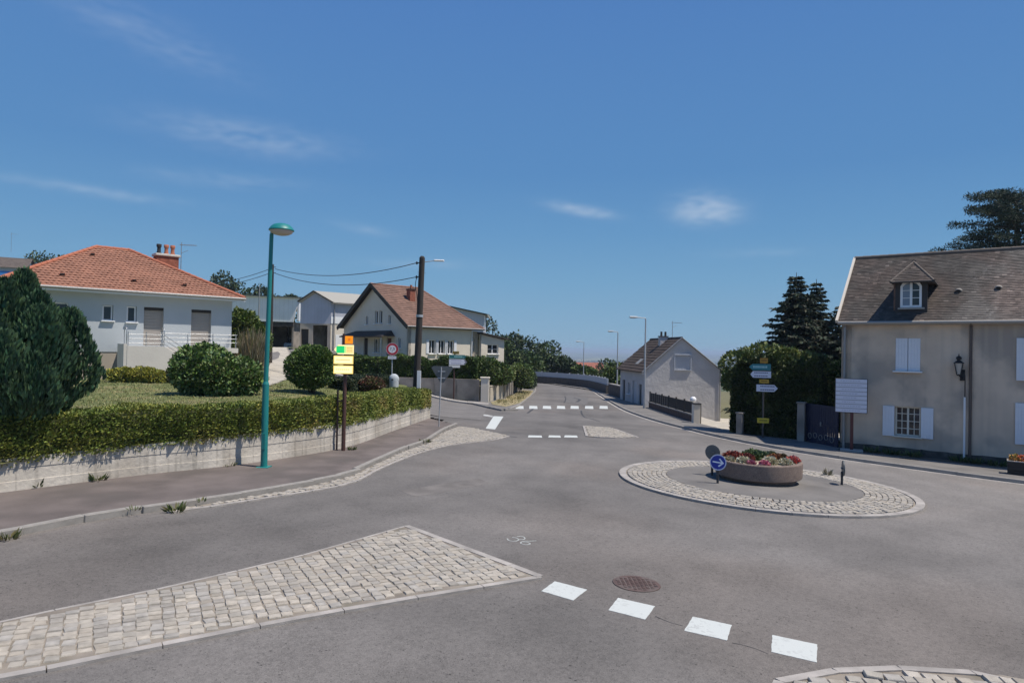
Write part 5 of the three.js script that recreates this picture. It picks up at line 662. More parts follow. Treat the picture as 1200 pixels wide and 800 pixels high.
function roadLamp(label, [x, z], h, arm, turn) { const t = thing('street_lamp', label, 'street lamp', 'grey street lamps along the main road', [x, gy(x, z) + 0.1, z], turn); part('pole', rod([0, 0, 0], [0, h, 0], 0.085, 0.05, 12), M.galvanised, t); part('base', rod([0, 0, 0], [0, 0.9, 0], 0.1, 0.1, 12), M.galvanised, t); part('arm', tube([[0, h - 0.15, 0], [-0.03, h + 0.02, 0], [-0.25, h + 0.05, 0], [-arm, h + 0.1, 0]], 0.035, 7, 20), M.galvanised, t); const hd = part('lamp_head', soft(0.62, 0.13, 0.22, 0.04, -arm - 0.2, h + 0.1, 0), M.galvanised, t); part('lens', soft(0.4, 0.05, 0.16, 0.02, -arm - 0.24, h + 0.03, 0), M.diffuser, hd); return t; }
roadLamp('tall grey street lamp in front of the white gable house', [10.41, -50.59], 7.0, 0.75, 0); roadLamp('grey street lamp further down the road behind the white gable house', [11.79, -72.21], 7.0, 0.6, 0); roadLamp('farthest grey street lamp at the bend by the white topped wall', [10.75, -96.75], 6.6, 0.7, 0.1);
{ // concrete utility pole with lamp bracket
  const t = thing('utility_pole', 'thick dark concrete utility pole at the end of the hedge', 'pole', null, [-4.75, -0.5, -32.2]), lean = 0.2;
  part('pole', [rod([0, -0.3, 0], [lean, 8.15, 0], 0.19, 0.14, 12)], M.poleConcrete, t); part('cap', [rod([lean, 8.15, 0], [lean + 0.005, 8.24, 0], 0.14, 0.08, 12)], M.poleConcrete, t); part('lamp_arm', rod([lean + 0.1, 7.95, 0], [lean + 0.65, 8.02, 0.02], 0.025, 0.022, 6), M.galvanised, t); part('lamp_head', soft(0.5, 0.09, 0.18, 0.03, lean + 0.85, 8.03, 0.02), M.white, t); part('cable_guard', box(0.1, 0.28, 1.4, 2.55, 0.12, 0.24), M.white, t);
  for (const y of [7.2, 7.9]) { const b = part('insulator', [rod([lean - 0.28, y, 0], [lean - 0.1, y, 0], 0.03, 0.03, 6), rod([lean - 0.26, y - 0.07, 0], [lean - 0.26, y + 0.07, 0], 0.05, 0.03, 8)], M.dark, t); } part('band', rod([lean * 0.64, 5.2, 0], [lean * 0.646, 5.32, 0], 0.178, 0.176, 12), M.galvanised, t); part('cable', tube([[lean - 0.24, 7.2, 0.05], [lean - 0.3, 6.8, 0.05], [lean - 0.22, 6.3, 0.05], [lean - 0.17, 5.8, 0.05]], 0.018, 5, 16), M.wire, t);
}
{ const [x, y, z] = [-16.76, 8.63, -45], t = thing('utility_pole', 'slim dark pole standing behind the teal street lamp', 'pole', null, [x, 1.7, z]); part('pole', rod([0, -0.4, 0], [0, y - 1.7 + 0.15, 0], 0.14, 0.1, 10), M.poleConcrete, t); part('bracket', [rod([0, y - 1.75, 0], [0.24, y - 1.75, 0], 0.025, 0.025, 6), rod([0, y - 2.15, 0], [0.24, y - 2.15, 0], 0.025, 0.025, 6)], M.dark, t); }
{ const t = thing('utility_pole', 'thin grey metal pole beside the white warehouse', 'pole', null, [-23.5, 2.2, -60]); part('pole', rod([0, -0.4, 0], [0, 6.4, 0], 0.07, 0.05, 8), M.zinc, t); part('cap', rod([0, 6.4, 0], [0, 6.46, 0], 0.06, 0.03, 8), M.zinc, t); }
function wire(label, a, b, sag) { const pts = []; for (let k = 0; k <= 14; k++) { const t = k / 14; pts.push([mix(a[0], b[0], t), mix(a[1], b[1], t) - sag * 4 * t * (1 - t), mix(a[2], b[2], t)]); } return solo('overhead_wire', tube(pts, 0.02, 5, 40), M.wire, label, 'wire', 'overhead wires'); }
wire('upper overhead wire sagging left from the thick concrete pole', [-4.81, 7.4, -32.2], [-16.57, 8.46, -45], 0.55); wire('lower overhead wire sagging left from the thick concrete pole', [-4.81, 6.7, -32.2], [-16.57, 8.16, -45], 0.6);
wire('upper wire running on left behind the white house roof', [-16.93, 8.45, -45], [-29.83, 9, -62], 0.3); wire('lower wire running on left behind the white house roof', [-16.92, 8.16, -45], [-29.82, 8.68, -62], 0.3);

// lettering drawn on a canvas
function panel(w, h, draw) { const c = document.createElement('canvas'); c.width = w; c.height = h; const g = c.getContext('2d'); draw(g, w, h); const t = new THREE.CanvasTexture(c); t.colorSpace = THREE.SRGBColorSpace; t.magFilter = THREE.LinearFilter; return t; }
function arrowShape(w, h, tip, dir) { const s = new THREE.Shape(), x0 = -w / 2, x1 = w / 2, y0 = -h / 2, y1 = h / 2; if (dir > 0) { s.moveTo(x0, y0); s.lineTo(x1 - tip, y0); s.lineTo(x1, 0); s.lineTo(x1 - tip, y1); s.lineTo(x0, y1); } else { s.moveTo(x0 + tip, y0); s.lineTo(x1, y0); s.lineTo(x1, y1); s.lineTo(x0 + tip, y1); s.lineTo(x0, 0); } s.closePath(); return s; }
function sheetSign(parent, name, w, h, tip, dir, x, y, z, face, back = M.signGrey) { // thin metal panel with a printed face
  const s = tip ? arrowShape(w, h, tip, dir) : poly(rect(-w / 2, w / 2, -h / 2, h / 2)), p = part(name, new THREE.ExtrudeGeometry(s, { depth: 0.025, bevelEnabled: false }), back, parent); p.position.set(x, y, z);
  const f = new THREE.ShapeGeometry(s), u = f.attributes.uv, q = f.attributes.position; for (let i = 0; i < q.count; i++) u.setXY(i, q.getX(i) / w + 0.5, q.getY(i) / h + 0.5); const m = part('face', f, face, p); m.position.z = 0.029; return p;
}
const printed = (w, h, draw, more = {}) => new THREE.MeshStandardMaterial({ map: panel(w, h, draw), roughness: 0.5, side: THREE.DoubleSide, ...more });
const dashes = (g, w, h, rows, colour, x0 = 0.14, x1 = 0.86) => { g.fillStyle = colour; const R = rng(rows * 31 + w); for (let r = 0; r < rows; r++) { let x = w * x0; while (x < w * x1 - 8) { const l = Math.min(w * x1 - x, 5 + R() * 9); g.fillRect(x, h * (r + 0.5) / rows - h * 0.12 / rows * 1.6, l * 0.8, h * 0.34 / rows); x += l; } } };
{ // stacked direction sign; glow added to its panel faces as emission
  const [x, z] = [-5.33, -20.76], t = thing('direction_sign', 'stacked direction sign with glow added to its panels on a brown post by the hedge', 'sign', null, [x, gy(x, z) + 0.1, z], 0.05);
  const glowFace = (w, h, draw, k) => { const m = panel(w, h, draw); return new THREE.MeshStandardMaterial({ color: 0x999999, map: m, emissive: 0xffffff, emissiveMap: m, emissiveIntensity: k, roughness: 0.5, side: THREE.DoubleSide }); };
  const edge = mat([0.35, 0.2, 0.06], 0.6);
  part('post', rod([0, 0, 0], [0, 3.4, -0.03], 0.065, 0.06, 12), M.brownMetal, t); part('side_post', [rod([-0.22, 0, -0.05], [-0.22, 1.95, -0.05], 0.03, 0.03, 8), rod([-0.22, 1.6, -0.05], [0, 1.6, -0.03], 0.02, 0.02, 6)], M.brownMetal, t); part('bracket', [box(-0.1, -0.03, 3.35, 3.75, -0.06, 0.0)], M.brownMetal, t);
  sheetSign(t, 'route_tag', 0.25, 0.25, 0, 1, 0.12, 3.55, 0.05, glowFace(64, 64, (g, w, h) => { g.fillStyle = '#e88a10'; g.fillRect(0, 0, w, h); g.fillStyle = '#d06a08'; g.fillRect(24, 18, 20, 22); }, 1.1), edge);
  sheetSign(t, 'green_panel', 0.62, 0.3, 0.12, -1, -0.03, 3.24, 0.05, glowFace(128, 64, (g, w, h) => { g.fillStyle = '#ffe9a8'; g.fillRect(0, 0, w, h); g.fillStyle = '#1fc06a'; g.fillRect(14, 8, 52, 48); g.fillStyle = '#b6e08a'; g.fillRect(66, 8, 12, 48); g.fillStyle = '#e8d088'; g.fillRect(78, 8, 44, 48); g.fillStyle = '#b89a50'; for (let k = 0; k < 4; k++) { g.fillRect(84 + k * 9, 20, 5, 5); g.fillRect(84 + k * 9, 36, 5, 5); } }, 1.15), edge);
  for (const [n, y] of [['upper', 2.91], ['lower', 2.6]]) sheetSign(t, 'destination_panel', 0.62, 0.26, 0, 1, -0.04, y, 0.05, glowFace(128, 64, (g, w, h) => { g.fillStyle = '#ffd877'; g.fillRect(0, 0, w, h); g.fillStyle = '#fff0b8'; g.fillRect(6, 6, w - 12, h - 12); g.fillStyle = n === 'upper' ? '#cfae62' : '#e8c87c'; for (let k = 0; k < 7; k++) g.fillRect(18 + k * 13, 26, 8, 10); }, 1.15), edge);
}
{ // speed sign with plate
  const [x, y, z] = [-6.25, 3.08, -34], t = thing('speed_sign', 'round red ringed road sign with a white plate below on a thin grey post', 'sign', null, [x - 0.02, 0.9, z], 0.1), top = y - 0.9;
  part('post', rod([0, -0.5, 0], [0, top + 0.3, 0], 0.03, 0.03, 8), M.galvanised, t); const d = part('disc', (() => { const g = new THREE.CylinderGeometry(0.33, 0.33, 0.03, 36); g.rotateX(Math.PI / 2); return g; })(), M.signGrey, t); d.position.set(0, top, 0.04);
  const f = part('face', new THREE.CircleGeometry(0.325, 36), printed(128, 128, (g) => { g.fillStyle = '#d8d4dc'; g.fillRect(0, 0, 128, 128); g.beginPath(); g.arc(64, 64, 61, 0, 6.3); g.fillStyle = '#b32a3a'; g.fill(); g.beginPath(); g.arc(64, 64, 40, 0, 6.3); g.fillStyle = '#e6e4ea'; g.fill(); g.fillStyle = '#5a5a66'; g.font = 'bold 40px sans-serif'; g.textAlign = 'center'; g.textBaseline = 'middle'; g.fillText('7,5', 64, 60); g.font = 'bold 20px sans-serif'; g.fillText('t', 64, 86); }), d); f.position.z = 0.018;
  sheetSign(t, 'plate', 0.44, 0.16, 0, 1, 0, top - 0.44, 0.03, printed(64, 32, (g, w, h) => { g.fillStyle = '#e2e2e8'; g.fillRect(0, 0, w, h); g.fillStyle = '#9a9aa6'; g.fillRect(12, 14, 40, 5); }));
}
{ // white rounded stone below the speed sign
  const [x, y, z] = [-6.15, 1.43, -34], t = thing('marker_stone', 'white rounded marker stone below the round road sign', 'stone', null, [x, y - 0.25, z]); const g = new THREE.SphereGeometry(0.27, 20, 12); g.scale(1, 1.1, 0.8); g.translate(0, 0.32, 0); part('stone', [g, rod([0, -0.5, 0], [0, 0.3, 0], 0.24, 0.25, 16)], M.plasterWhite, t); part('hollow', (() => { const q = new THREE.SphereGeometry(0.07, 10, 8); q.translate(-0.04, 0.3, 0.19); return q; })(), M.dark, t);
}
{ // direction signs in front of the brown grey wall
  const [x, z] = [-4.35, -49.2], t = thing('direction_sign', 'green and white direction arrows pointing right in front of the brown grey wall', 'sign', 'direction sign posts', [x, -0.45, z], 0.08);
  part('post', rod([0, -0.3, 0], [0, 3.25, 0], 0.05, 0.05, 8), M.brownMetal, t);
  sheetSign(t, 'route_tag', 0.5, 0.22, 0, 1, 0.1, 3.3, 0.06, printed(64, 32, (g, w, h) => { g.fillStyle = '#8a7838'; g.fillRect(0, 0, w, h); g.fillStyle = '#4a4220'; g.fillRect(14, 10, 36, 10); }));
  sheetSign(t, 'green_arrow', 1.3, 0.28, 0.14, 1, 0.25, 3.0, 0.06, printed(256, 64, (g, w, h) => { g.fillStyle = '#1e6a68'; g.fillRect(0, 0, w, h); g.strokeStyle = '#cfe4e0'; g.lineWidth = 3; g.strokeRect(6, 6, 214, 52); dashes(g, w, h, 1, '#9fc8c0', 0.3, 0.8); }));
  sheetSign(t, 'white_arrow', 1.35, 0.42, 0.2, 1, 0.28, 2.6, 0.06, printed(256, 80, (g, w, h) => { g.fillStyle = '#d5d6e0'; g.fillRect(0, 0, w, h); dashes(g, w, h, 2, '#a0a2b8', 0.12, 0.7); g.strokeStyle = '#1c1c22'; g.lineWidth = 9; g.beginPath(); g.moveTo(214, 10); g.lineTo(246, 40); g.lineTo(214, 70); g.stroke(); }));
  sheetSign(t, 'white_plate', 0.85, 0.2, 0, 1, 0.02, 2.26, 0.06, printed(128, 32, (g, w, h) => { g.fillStyle = '#dcdcd8'; g.fillRect(0, 0, w, h); }));
}
{ // give way sign seen from behind
  const [x, z] = [-3.24, -29.38], t = thing('road_sign', 'triangular road sign seen from behind on a thin post at the side street corner', 'sign', null, [x, gy(x, z) + 0.1, z]); part('post', rod([0, 0, 0], [0.06, 2.72, 0], 0.028, 0.028, 8), M.galvanised, t); const g = new THREE.ExtrudeGeometry(poly([[-0.5, 0.28], [-0.42, 0.36], [0.42, 0.36], [0.5, 0.28], [0.07, -0.4], [-0.07, -0.4]]), { depth: 0.03, bevelEnabled: false }), p = part('triangle', g, M.signGrey, t); p.position.set(0.1, 2.4, -0.07); part('clamp', [box(-0.1, 0.24, 2.5, 2.54, -0.045, -0.02), box(-0.1, 0.24, 2.2, 2.24, -0.045, -0.02)], M.galvanised, t);
}

// ---------------------------------------------------------------- roundabout furniture
{
  const x = 7.27, z = -19.0, t = thing('flower_planter', 'round exposed aggregate concrete planter full of flowers on the roundabout', 'planter', null, [x, gy(x, z) + 0.13, z]);
  const ring = (prof) => { const g = new THREE.LatheGeometry(prof.map(([r, y]) => new THREE.Vector2(r, y)), 56), p = g.attributes.position, u = g.attributes.uv; for (let i = 0; i < p.count; i++) u.setXY(i, Math.atan2(p.getZ(i), p.getX(i)) * 1.2, p.getY(i) + Math.hypot(p.getX(i), p.getZ(i))); return g; };
  part('bowl', ring([[1.02, -0.06], [1.02, 0.1], [1.16, 0.13], [1.19, 0.16], [1.2, 0.55], [1.185, 0.59], [1.14, 0.6], [1.08, 0.59], [1.06, 0.49]]), M.aggregate, t); part('soil', ring([[0.001, 0.54], [1.07, 0.54]]), M.mulch, t);
  const clumps = [['rust red', -0.72, -0.1, 0.34, [[0.34, 0.06, 0.035], [0.22, 0.06, 0.04]]], ['dark red', -0.4, 0.12, 0.3, [[0.28, 0.05, 0.035], [0.2, 0.07, 0.05]]], ['green leaf', -0.12, -0.25, 0.36, [[0.09, 0.13, 0.04], [0.14, 0.17, 0.07], [0.06, 0.1, 0.03]]], ['grey green leaf', 0.2, -0.35, 0.32, [[0.14, 0.18, 0.1], [0.1, 0.15, 0.06]]], ['orange brown', 0.42, 0.15, 0.3, [[0.3, 0.11, 0.03], [0.2, 0.07, 0.03]]], ['olive', 0.66, 0.0, 0.28, [[0.12, 0.1, 0.03], [0.2, 0.08, 0.03]]], ['coral pink', 0.92, 0.25, 0.24, [[0.55, 0.12, 0.1], [0.5, 0.16, 0.14]]], ['pink', -0.1, 0.72, 0.16, [[0.5, 0.12, 0.2], [0.6, 0.25, 0.3]]], ['pink', -0.45, 0.68, 0.14, [[0.4, 0.14, 0.2]]], ['cream', 0.15, 0.5, 0.26, [[0.62, 0.57, 0.42], [0.5, 0.47, 0.33]]], ['cream', -0.6, 0.5, 0.24, [[0.62, 0.57, 0.42], [0.5, 0.47, 0.33]]], ['cream', 0.55, 0.6, 0.22, [[0.62, 0.57, 0.44], [0.48, 0.46, 0.32]]], ['cream', -0.9, 0.15, 0.18, [[0.5, 0.46, 0.32]]], ['grass green', 0.1, -0.7, 0.3, [[0.1, 0.15, 0.05]]], ['grass green', 0.6, -0.6, 0.26, [[0.1, 0.15, 0.05], [0.16, 0.16, 0.08]]]];
  clumps.forEach(([label, cx, cz, r, cols], i) => { const L = new Leaves(700 + i); r *= 0.72; bush(L, [0, r * 0.35, 0], [r, r * 0.62, r], Math.round(700 * r / 0.25), 0.07, 0.026, cols, { lump: 0.4, freq: 3, minY: -0.3, deep: 0.6 }); tuft(L, 0, 0, 0, r * 0.7, r * 0.9, 40, [[0.08, 0.12, 0.04]]); const m = tag(part('flower_clump', L.geometry(), M.leaf, scene), `${label} ${/leaf|green/.test(label) ? 'foliage' : 'flower'} clump ${['at the left end of', 'left of centre in', 'behind the middle of', 'at the back right of', 'right of centre in', 'towards the right of', 'at the right rim of', 'at the front rim of', 'at the front left rim of', 'in the front middle of', 'at the front left of', 'at the front right of', 'at the far left rim of', 'at the back rim of', 'at the back right rim of'][i]} the round planter`, 'flowers', 'flowers in the round planter'); m.position.set(x + cx, gy(x, z) + 0.65, z + cz); });
}
function discSign(label, [x, z], up, h, turn, face) { const t = thing('road_sign', label, 'sign', 'low round signs on the roundabout', [x, gy(x, z) + up, z], turn); part('post', rod([0, -0.05, -0.02], [0, h - 0.1, -0.02], 0.035, 0.035, 10), M.postDark, t); const d = part('disc', (() => { const g = new THREE.CylinderGeometry(0.225, 0.225, 0.03, 36); g.rotateX(Math.PI / 2); return g; })(), M.signGrey, t); d.position.set(0, h, 0.01); const f = part('face', new THREE.CircleGeometry(0.222, 36), face, d); f.position.z = 0.0185; part('clamp', box(-0.05, 0.05, -0.02, 0.02, -0.06, -0.015), M.signGrey, d); return t; }
const blueArrow = printed(256, 256, (g) => { g.fillStyle = '#c9cfe6'; g.fillRect(0, 0, 256, 256); g.beginPath(); g.arc(128, 128, 112, 0, 6.3); g.fillStyle = '#16329a'; g.fill(); g.save(); g.translate(128, 128); g.rotate(0.12); g.strokeStyle = '#dfe8f4'; g.lineWidth = 22; g.lineCap = 'butt'; g.beginPath(); g.moveTo(-84, 0); g.lineTo(70, 0); g.stroke(); g.lineWidth = 24; g.lineJoin = 'miter'; g.beginPath(); g.moveTo(14, -62); g.lineTo(76, 0); g.lineTo(14, 62); g.stroke(); g.restore(); });
discSign('blue round sign with white arrow in front of the planter', [5.8, -18.08], 0.08, 0.62, -0.28, blueArrow); discSign('round sign seen from behind at the left of the planter', [6.06, -19.41], 0.08, 0.72, 2.5, blueArrow); discSign('round sign seen nearly edge on right of the planter', [9.73, -18.96], 0.08, 0.5, 1.25, blueArrow);
{ const L = new Leaves(760), [x, z] = [10.24, -20.92]; tuft(L, 0, 0, 0, 0.08, 0.28, 24, [[0.35, 0.34, 0.28], [0.2, 0.2, 0.12]]); const m = solo('weed', L.geometry(), M.leaf, 'pale dry weed at the back edge of the roundabout', 'weed'); m.position.set(x, gy(x, z) + 0.05, z); }
{ const [x, z] = [1.92, -9.68], t = thing('manhole_cover', 'round rusty iron manhole cover beside the white dashes', 'manhole cover', null, [x, gy(x, z) + 0.004, z]); t.quaternion.copy(tilt); const g = new THREE.CylinderGeometry(0.34, 0.34, 0.03, 40); g.translate(0, -0.008, 0); const p = part('plate', g, M.rust, t), rim = new THREE.TorusGeometry(0.335, 0.02, 6, 40); rim.rotateX(Math.PI / 2); rim.scale(1, 0.4, 1); part('rim', rim, M.rust, t); const R = rng(4), ribs = []; for (let i = -4; i <= 4; i++) for (let j = -4; j <= 4; j++) if (Math.hypot(i, j) < 4.3) ribs.push(box(i * 0.066 - 0.02, i * 0.066 + 0.02, 0.006, 0.014, j * 0.066 - 0.02, j * 0.066 + 0.02)); part('studs', merge(ribs), M.rust, p).userData.kind = 'stuff'; for (const a of [0.4, 3.5]) part('lifting_slot', box(-0.03, 0.03, 0.007, 0.0085, -0.012, 0.012), M.dark, p).position.set(Math.cos(a) * 0.29, 0, Math.sin(a) * 0.29); }

// ---------------------------------------------------------------- big house on the right
{
  const y0 = -1.0, h = (y) => y - y0, W = 15, Dp = 8, t = frame(thing('house', 'large old two storey house with stained beige render, white shutters and mossy tile roof', 'house', null, [14.62, y0, -28.73]), 0.8, -0.6);
  const win = [[2.07, 2.97, 2.6, 3.98], [2.08, 3.0, -0.13, 1.1], [6.62, 7.52, 2.4, 4.0], [6.6, 7.5, -0.05, 1.5], [10.5, 11.4, 2.4, 4.0], [10.5, 11.4, -0.05, 1.5]].map(([a, b, c, d]) => [a, b, h(c), h(d)]);
  part('wall', wallPanel(rect(0, W, -0.8, h(4.62)), win, 0.4), M.facade, t);
  part('gable_wall', [(() => { const g = wallPanel([[-Dp, -0.8], [0, -0.8], [0, h(4.6)], [-Dp / 2, h(7.85)], [-Dp, h(4.6)]], [], 0.4); g.rotateY(-Math.PI / 2); g.translate(0.002, 0, 0); g.translate(0, 0, -0.0); return g; })()], M.facade, t); part('back_wall', box(0.4, W, -0.8, h(4.62), -Dp, -Dp + 0.4), M.facade, t); part('gable_wall', box(W - 0.4, W, -0.8, h(4.62), -Dp + 0.4, -0.4), M.facade, t);
  for (let k = 0; k < 10; k++) part('dark_base', wallPanel([[k * 1.5 + 0.004, -0.6], [k * 1.5 + 1.496, -0.6], ...[5, 4, 3, 2, 1, 0].map((q) => [k * 1.5 + 0.004 + q * 0.2984, 0.36 + 0.02 * Math.sin(k * 1.5 + q * 0.3) + 0.012 * Math.sin(k * 7.3 + q * 2.1)])], [], 0.03).translate(0, 0, 0.032), M.dark_base, t);  // darker band along the foot of the facade
  part('floor', box(0.4, W - 0.4, h(1.9), h(2.1), -Dp + 0.4, -0.4), M.plasterStair, t); part('room_wall', box(0.4, W - 0.4, -0.8, h(4.6), -4.2, -4.0), M.plasterStair, t);
  // upper windows: shutters closed; lower: open round a small paned casement
  { const [a, b, c, d] = win[0]; windowUnit(t, a, b, c, d, { z: -0.12 }); shutterLeaf(t, a + 0.0, (a + b) / 2 - 0.012, c, d, -0.06); shutterLeaf(t, (a + b) / 2 + 0.012, b, c, d, -0.06); }
  { const [a, b, c, d] = win[1], w = windowUnit(t, a, b, c, d, { z: -0.16, rows: [0.25, 0.5, 0.75], frame: M.cream }); for (const f of [0.26, 0.74]) part('glazing_bar', box(a + (b - a) * f - 0.014, a + (b - a) * f + 0.014, c + 0.06, d - 0.06, -0.205, -0.174), M.cream, w); shutterLeaf(t, a - 0.45, a - 0.02, c - 0.04, d, 0.03); shutterLeaf(t, b + 0.02, b + 0.45, c - 0.04, d, 0.03); }
  for (const i of [2, 3, 4, 5]) { const [a, b, c, d] = win[i]; windowUnit(t, a, b, c, d, {}); shutterLeaf(t, a - 0.5, a - 0.02, c - 0.04, d, 0.03, M.shutterWhite, 5); shutterLeaf(t, b + 0.02, b + 0.5, c - 0.04, d, 0.03, M.shutterWhite, 5); }
  // roof
  const ov = 0.3, ye = h(4.68), yr = h(8.0), zr = -Dp / 2, A = [-0.12, ye, ov], B = [W + 0.2, ye, ov], C = [W + 0.2, yr, zr], D = [-0.12, yr, zr];
  const old = (R, p) => { const n = fbm3(p.x * 0.55, p.y * 0.55, 2, 4), up = smooth(0.1, 0.5, n + 0.25), k = (0.72 + 0.4 * R() + 0.5 * n) * mix(0.62, 1.2, smooth(2.6, 4.2, p.x + 2.5 * n + 0.5 * (4.68 - p.y + y0))); let c = [mix(0.175, 0.115, up) * k, mix(0.135, 0.104, up) * k, mix(0.115, 0.093, up) * k]; const worn = R() < 0.04 ? 1.75 : 1; c = c.map((q) => q * 1.5 * worn); return c; };
  const roof = part('roof', mergeGeometries([tiles([A, B, C, D], 0.17, 0.125, 0.016, 0, old, 25, 0.45), tiles([[-0.12, ye, -Dp - ov], [W + 0.2, ye, -Dp - ov], C, D], 0.5, 0.5, 0.03, 0, old, 26, 0.5)]), M.tileOld, t);
  part('roof_boards', [sheet([A, B, C, D], 0.05), sheet([[-0.12, ye, -Dp - ov], [W, ye, -Dp - ov], C, D], 0.05)], M.darkWood, roof); part('ridge_tiles', ridge([-0.15, yr, zr], [W, yr, zr], 0.11, 0.36), M.ridgeOld, roof);
  { const l = Math.hypot(yr - ye, ov - zr), g = new THREE.BoxGeometry(0.1, 0.14, l); g.rotateX(Math.atan2(yr - ye, ov - zr)); g.translate(-0.16, (ye + yr) / 2 + 0.01, (ov + zr) / 2); part('verge_trim', g, M.plasterCream, roof); }
  part('gutter', rod([-0.1, ye - 0.06, ov + 0.05], [W, ye - 0.06, ov + 0.05], 0.07, 0.07, 10), M.zincPale, roof); part('soffit', box(0, W, ye - 0.16, ye - 0.07, 0.002, ov - 0.03), M.cornice, roof);
  part('downpipe', [rod([4.68, -0.4, 0.08], [4.68, ye - 0.2, 0.08], 0.055, 0.055, 10), rod([4.68, ye - 0.22, 0.08], [4.68, ye - 0.06, ov + 0.02], 0.05, 0.05, 8)], M.pipeBrown, t); part('downpipe', [rod([0.14, -0.4, 0.08], [0.14, ye - 0.2, 0.08], 0.05, 0.05, 10), rod([0.14, ye - 0.22, 0.08], [0.14, ye - 0.06, ov + 0.02], 0.05, 0.05, 8)], M.zinc, t); part('cable_guard', box(4.46, 4.53, -0.2, h(1.62), 0.003, 0.05), M.white, t); part('conduit', rod([4.5, h(1.6), 0.02], [4.5, h(2.5), 0.02], 0.015, 0.015, 6), M.dark, t);
  // dormer with a hipped cap
  const dz = -0.18, dm = part('dormer', wallPanel([[2.02, h(5.0)], [3.18, h(5.0)], [3.18, h(6.4)], [2.02, h(6.4)]], [[2.2, 2.98, h(5.28), h(6.36)]], 0.12).translate(0, 0, dz), M.slateDark, t);
  part('cheek', [wallPanel([[0.0, h(5.0)], [2.2, h(6.6)], [2.2, h(6.6)], [0.0, h(6.4)]], [], 0.08).rotateY(Math.PI / 2).translate(3.1, 0, dz - 0.13), wallPanel([[0.0, h(5.0)], [2.0, h(6.6)], [0.0, h(6.4)]], [], 0.08).rotateY(Math.PI / 2).translate(2.02, 0, dz - 0.13)], M.tileHung, dm);
  const arch = poly([[2.2, h(5.28)], [2.98, h(5.28)], [2.98, h(6.18)], [2.9, h(6.32)], [2.75, h(6.4)], [2.59, h(6.43)], [2.43, h(6.4)], [2.28, h(6.32)], [2.2, h(6.18)]], [[[2.29, h(5.37)], [2.29, h(6.16)], [2.4, h(6.28)], [2.55, h(6.33)], [2.55, h(5.37)]], [[2.64, h(5.37)], [2.64, h(6.33)], [2.78, h(6.28)], [2.89, h(6.16)], [2.89, h(5.37)]]]), wf = part('window', new THREE.ExtrudeGeometry(arch, { depth: 0.06, bevelEnabled: false }).translate(0, 0, dz - 0.07), M.white, dm); part('pane', box(2.24, 2.58, h(5.32), h(6.38), dz - 0.06, dz - 0.05), M.glassPale, wf); part('pane', box(2.6, 2.94, h(5.32), h(6.38), dz - 0.062, dz - 0.052), M.glass, wf); for (const y of [5.68, 6.0]) part('glazing_bar', box(2.29, 2.89, h(y) - 0.012, h(y) + 0.012, dz - 0.045, dz - 0.02), M.white, wf); part('sill', box(2.12, 3.08, h(5.2), h(5.27), dz + 0.002, dz + 0.08), M.zincPale, dm);
  const hx = 2.6, E1 = [1.86, h(6.36), dz + 0.32], E2 = [3.42, h(6.36), dz + 0.32], pk = [hx, h(7.3), -1.05], bk = [hx, h(7.32), -3.15], s1 = [1.86, h(6.36), -2.0], s2 = [3.42, h(6.36), -2.0];
  part('dormer_roof', mergeGeometries([tiles([E1, E2, pk], 0.17, 0.125, 0.016, 0, old, 27, 0.8), tiles([s1, E1, pk, bk], 0.17, 0.125, 0.016, 0, old, 28, 0.8), tiles([E2, s2, bk, pk], 0.17, 0.125, 0.016, 0, old, 29, 0.8)]), M.tileOld, dm); part('dormer_eaves', [sheet([E1, E2, s2, s1], 0.04), rod([E1[0], E1[1] - 0.03, E1[2]], [E2[0], E2[1] - 0.03, E2[2]], 0.04, 0.04, 6), rod([E2[0], E2[1] - 0.03, E2[2]], [s2[0], s2[1] - 0.03, s2[2]], 0.04, 0.04, 6)], M.slateDark, dm); part('ridge_tiles', [ridge([hx, h(7.3), -1.05], bk, 0.09, 0.36), ridge(E1, pk, 0.05, 0.3), ridge(E2, pk, 0.05, 0.3)], M.ridgeOld, dm);
  for (const [e, y] of [[4.2, 5.98], [5.55, 6.06], [8.6, 6.0]]) { const z = ov - (y - 4.68) / 0.772, v = part('roof_vent', (() => { const g = new THREE.SphereGeometry(0.13, 12, 8); g.scale(1, 0.7, 1); return g; })(), M.vent, roof); v.position.set(e, h(y) + 0.05, z); part('vent_opening', (() => { const g = new THREE.SphereGeometry(0.09, 10, 8); g.scale(1, 0.7, 0.6); g.translate(0, -0.01, 0.085); return g; })(), M.dark, v); }
}
{ const [x, z] = [15.98, -25.97], t = thing('drain_grate', 'small iron drain grate in the pavement before the beige house', 'drain', null, [x, gy(x, z) + 0.112, z], -0.6); t.quaternion.premultiply(tilt); part('frame', box(-0.32, 0.32, -0.03, 0.006, -0.17, 0.17), M.dark, t); for (let k = 0; k < 7; k++) part('bar', box(-0.28 + k * 0.085, -0.25 + k * 0.085, 0.0062, 0.013, -0.14, 0.14), M.rust, t); }
structure('shade_strip', slab([[14.62, -28.73], [14.62 + 0.8 * 15, -28.73 + 0.6 * 15], [14.62 + 0.8 * 15 - 0.54, -28.73 + 0.6 * 15 + 0.72], [14.62 - 0.54, -28.73 + 0.72]], 0.118, 0.0), M.shadeStrip);  // dark sheet put in for the shade along the facade foot
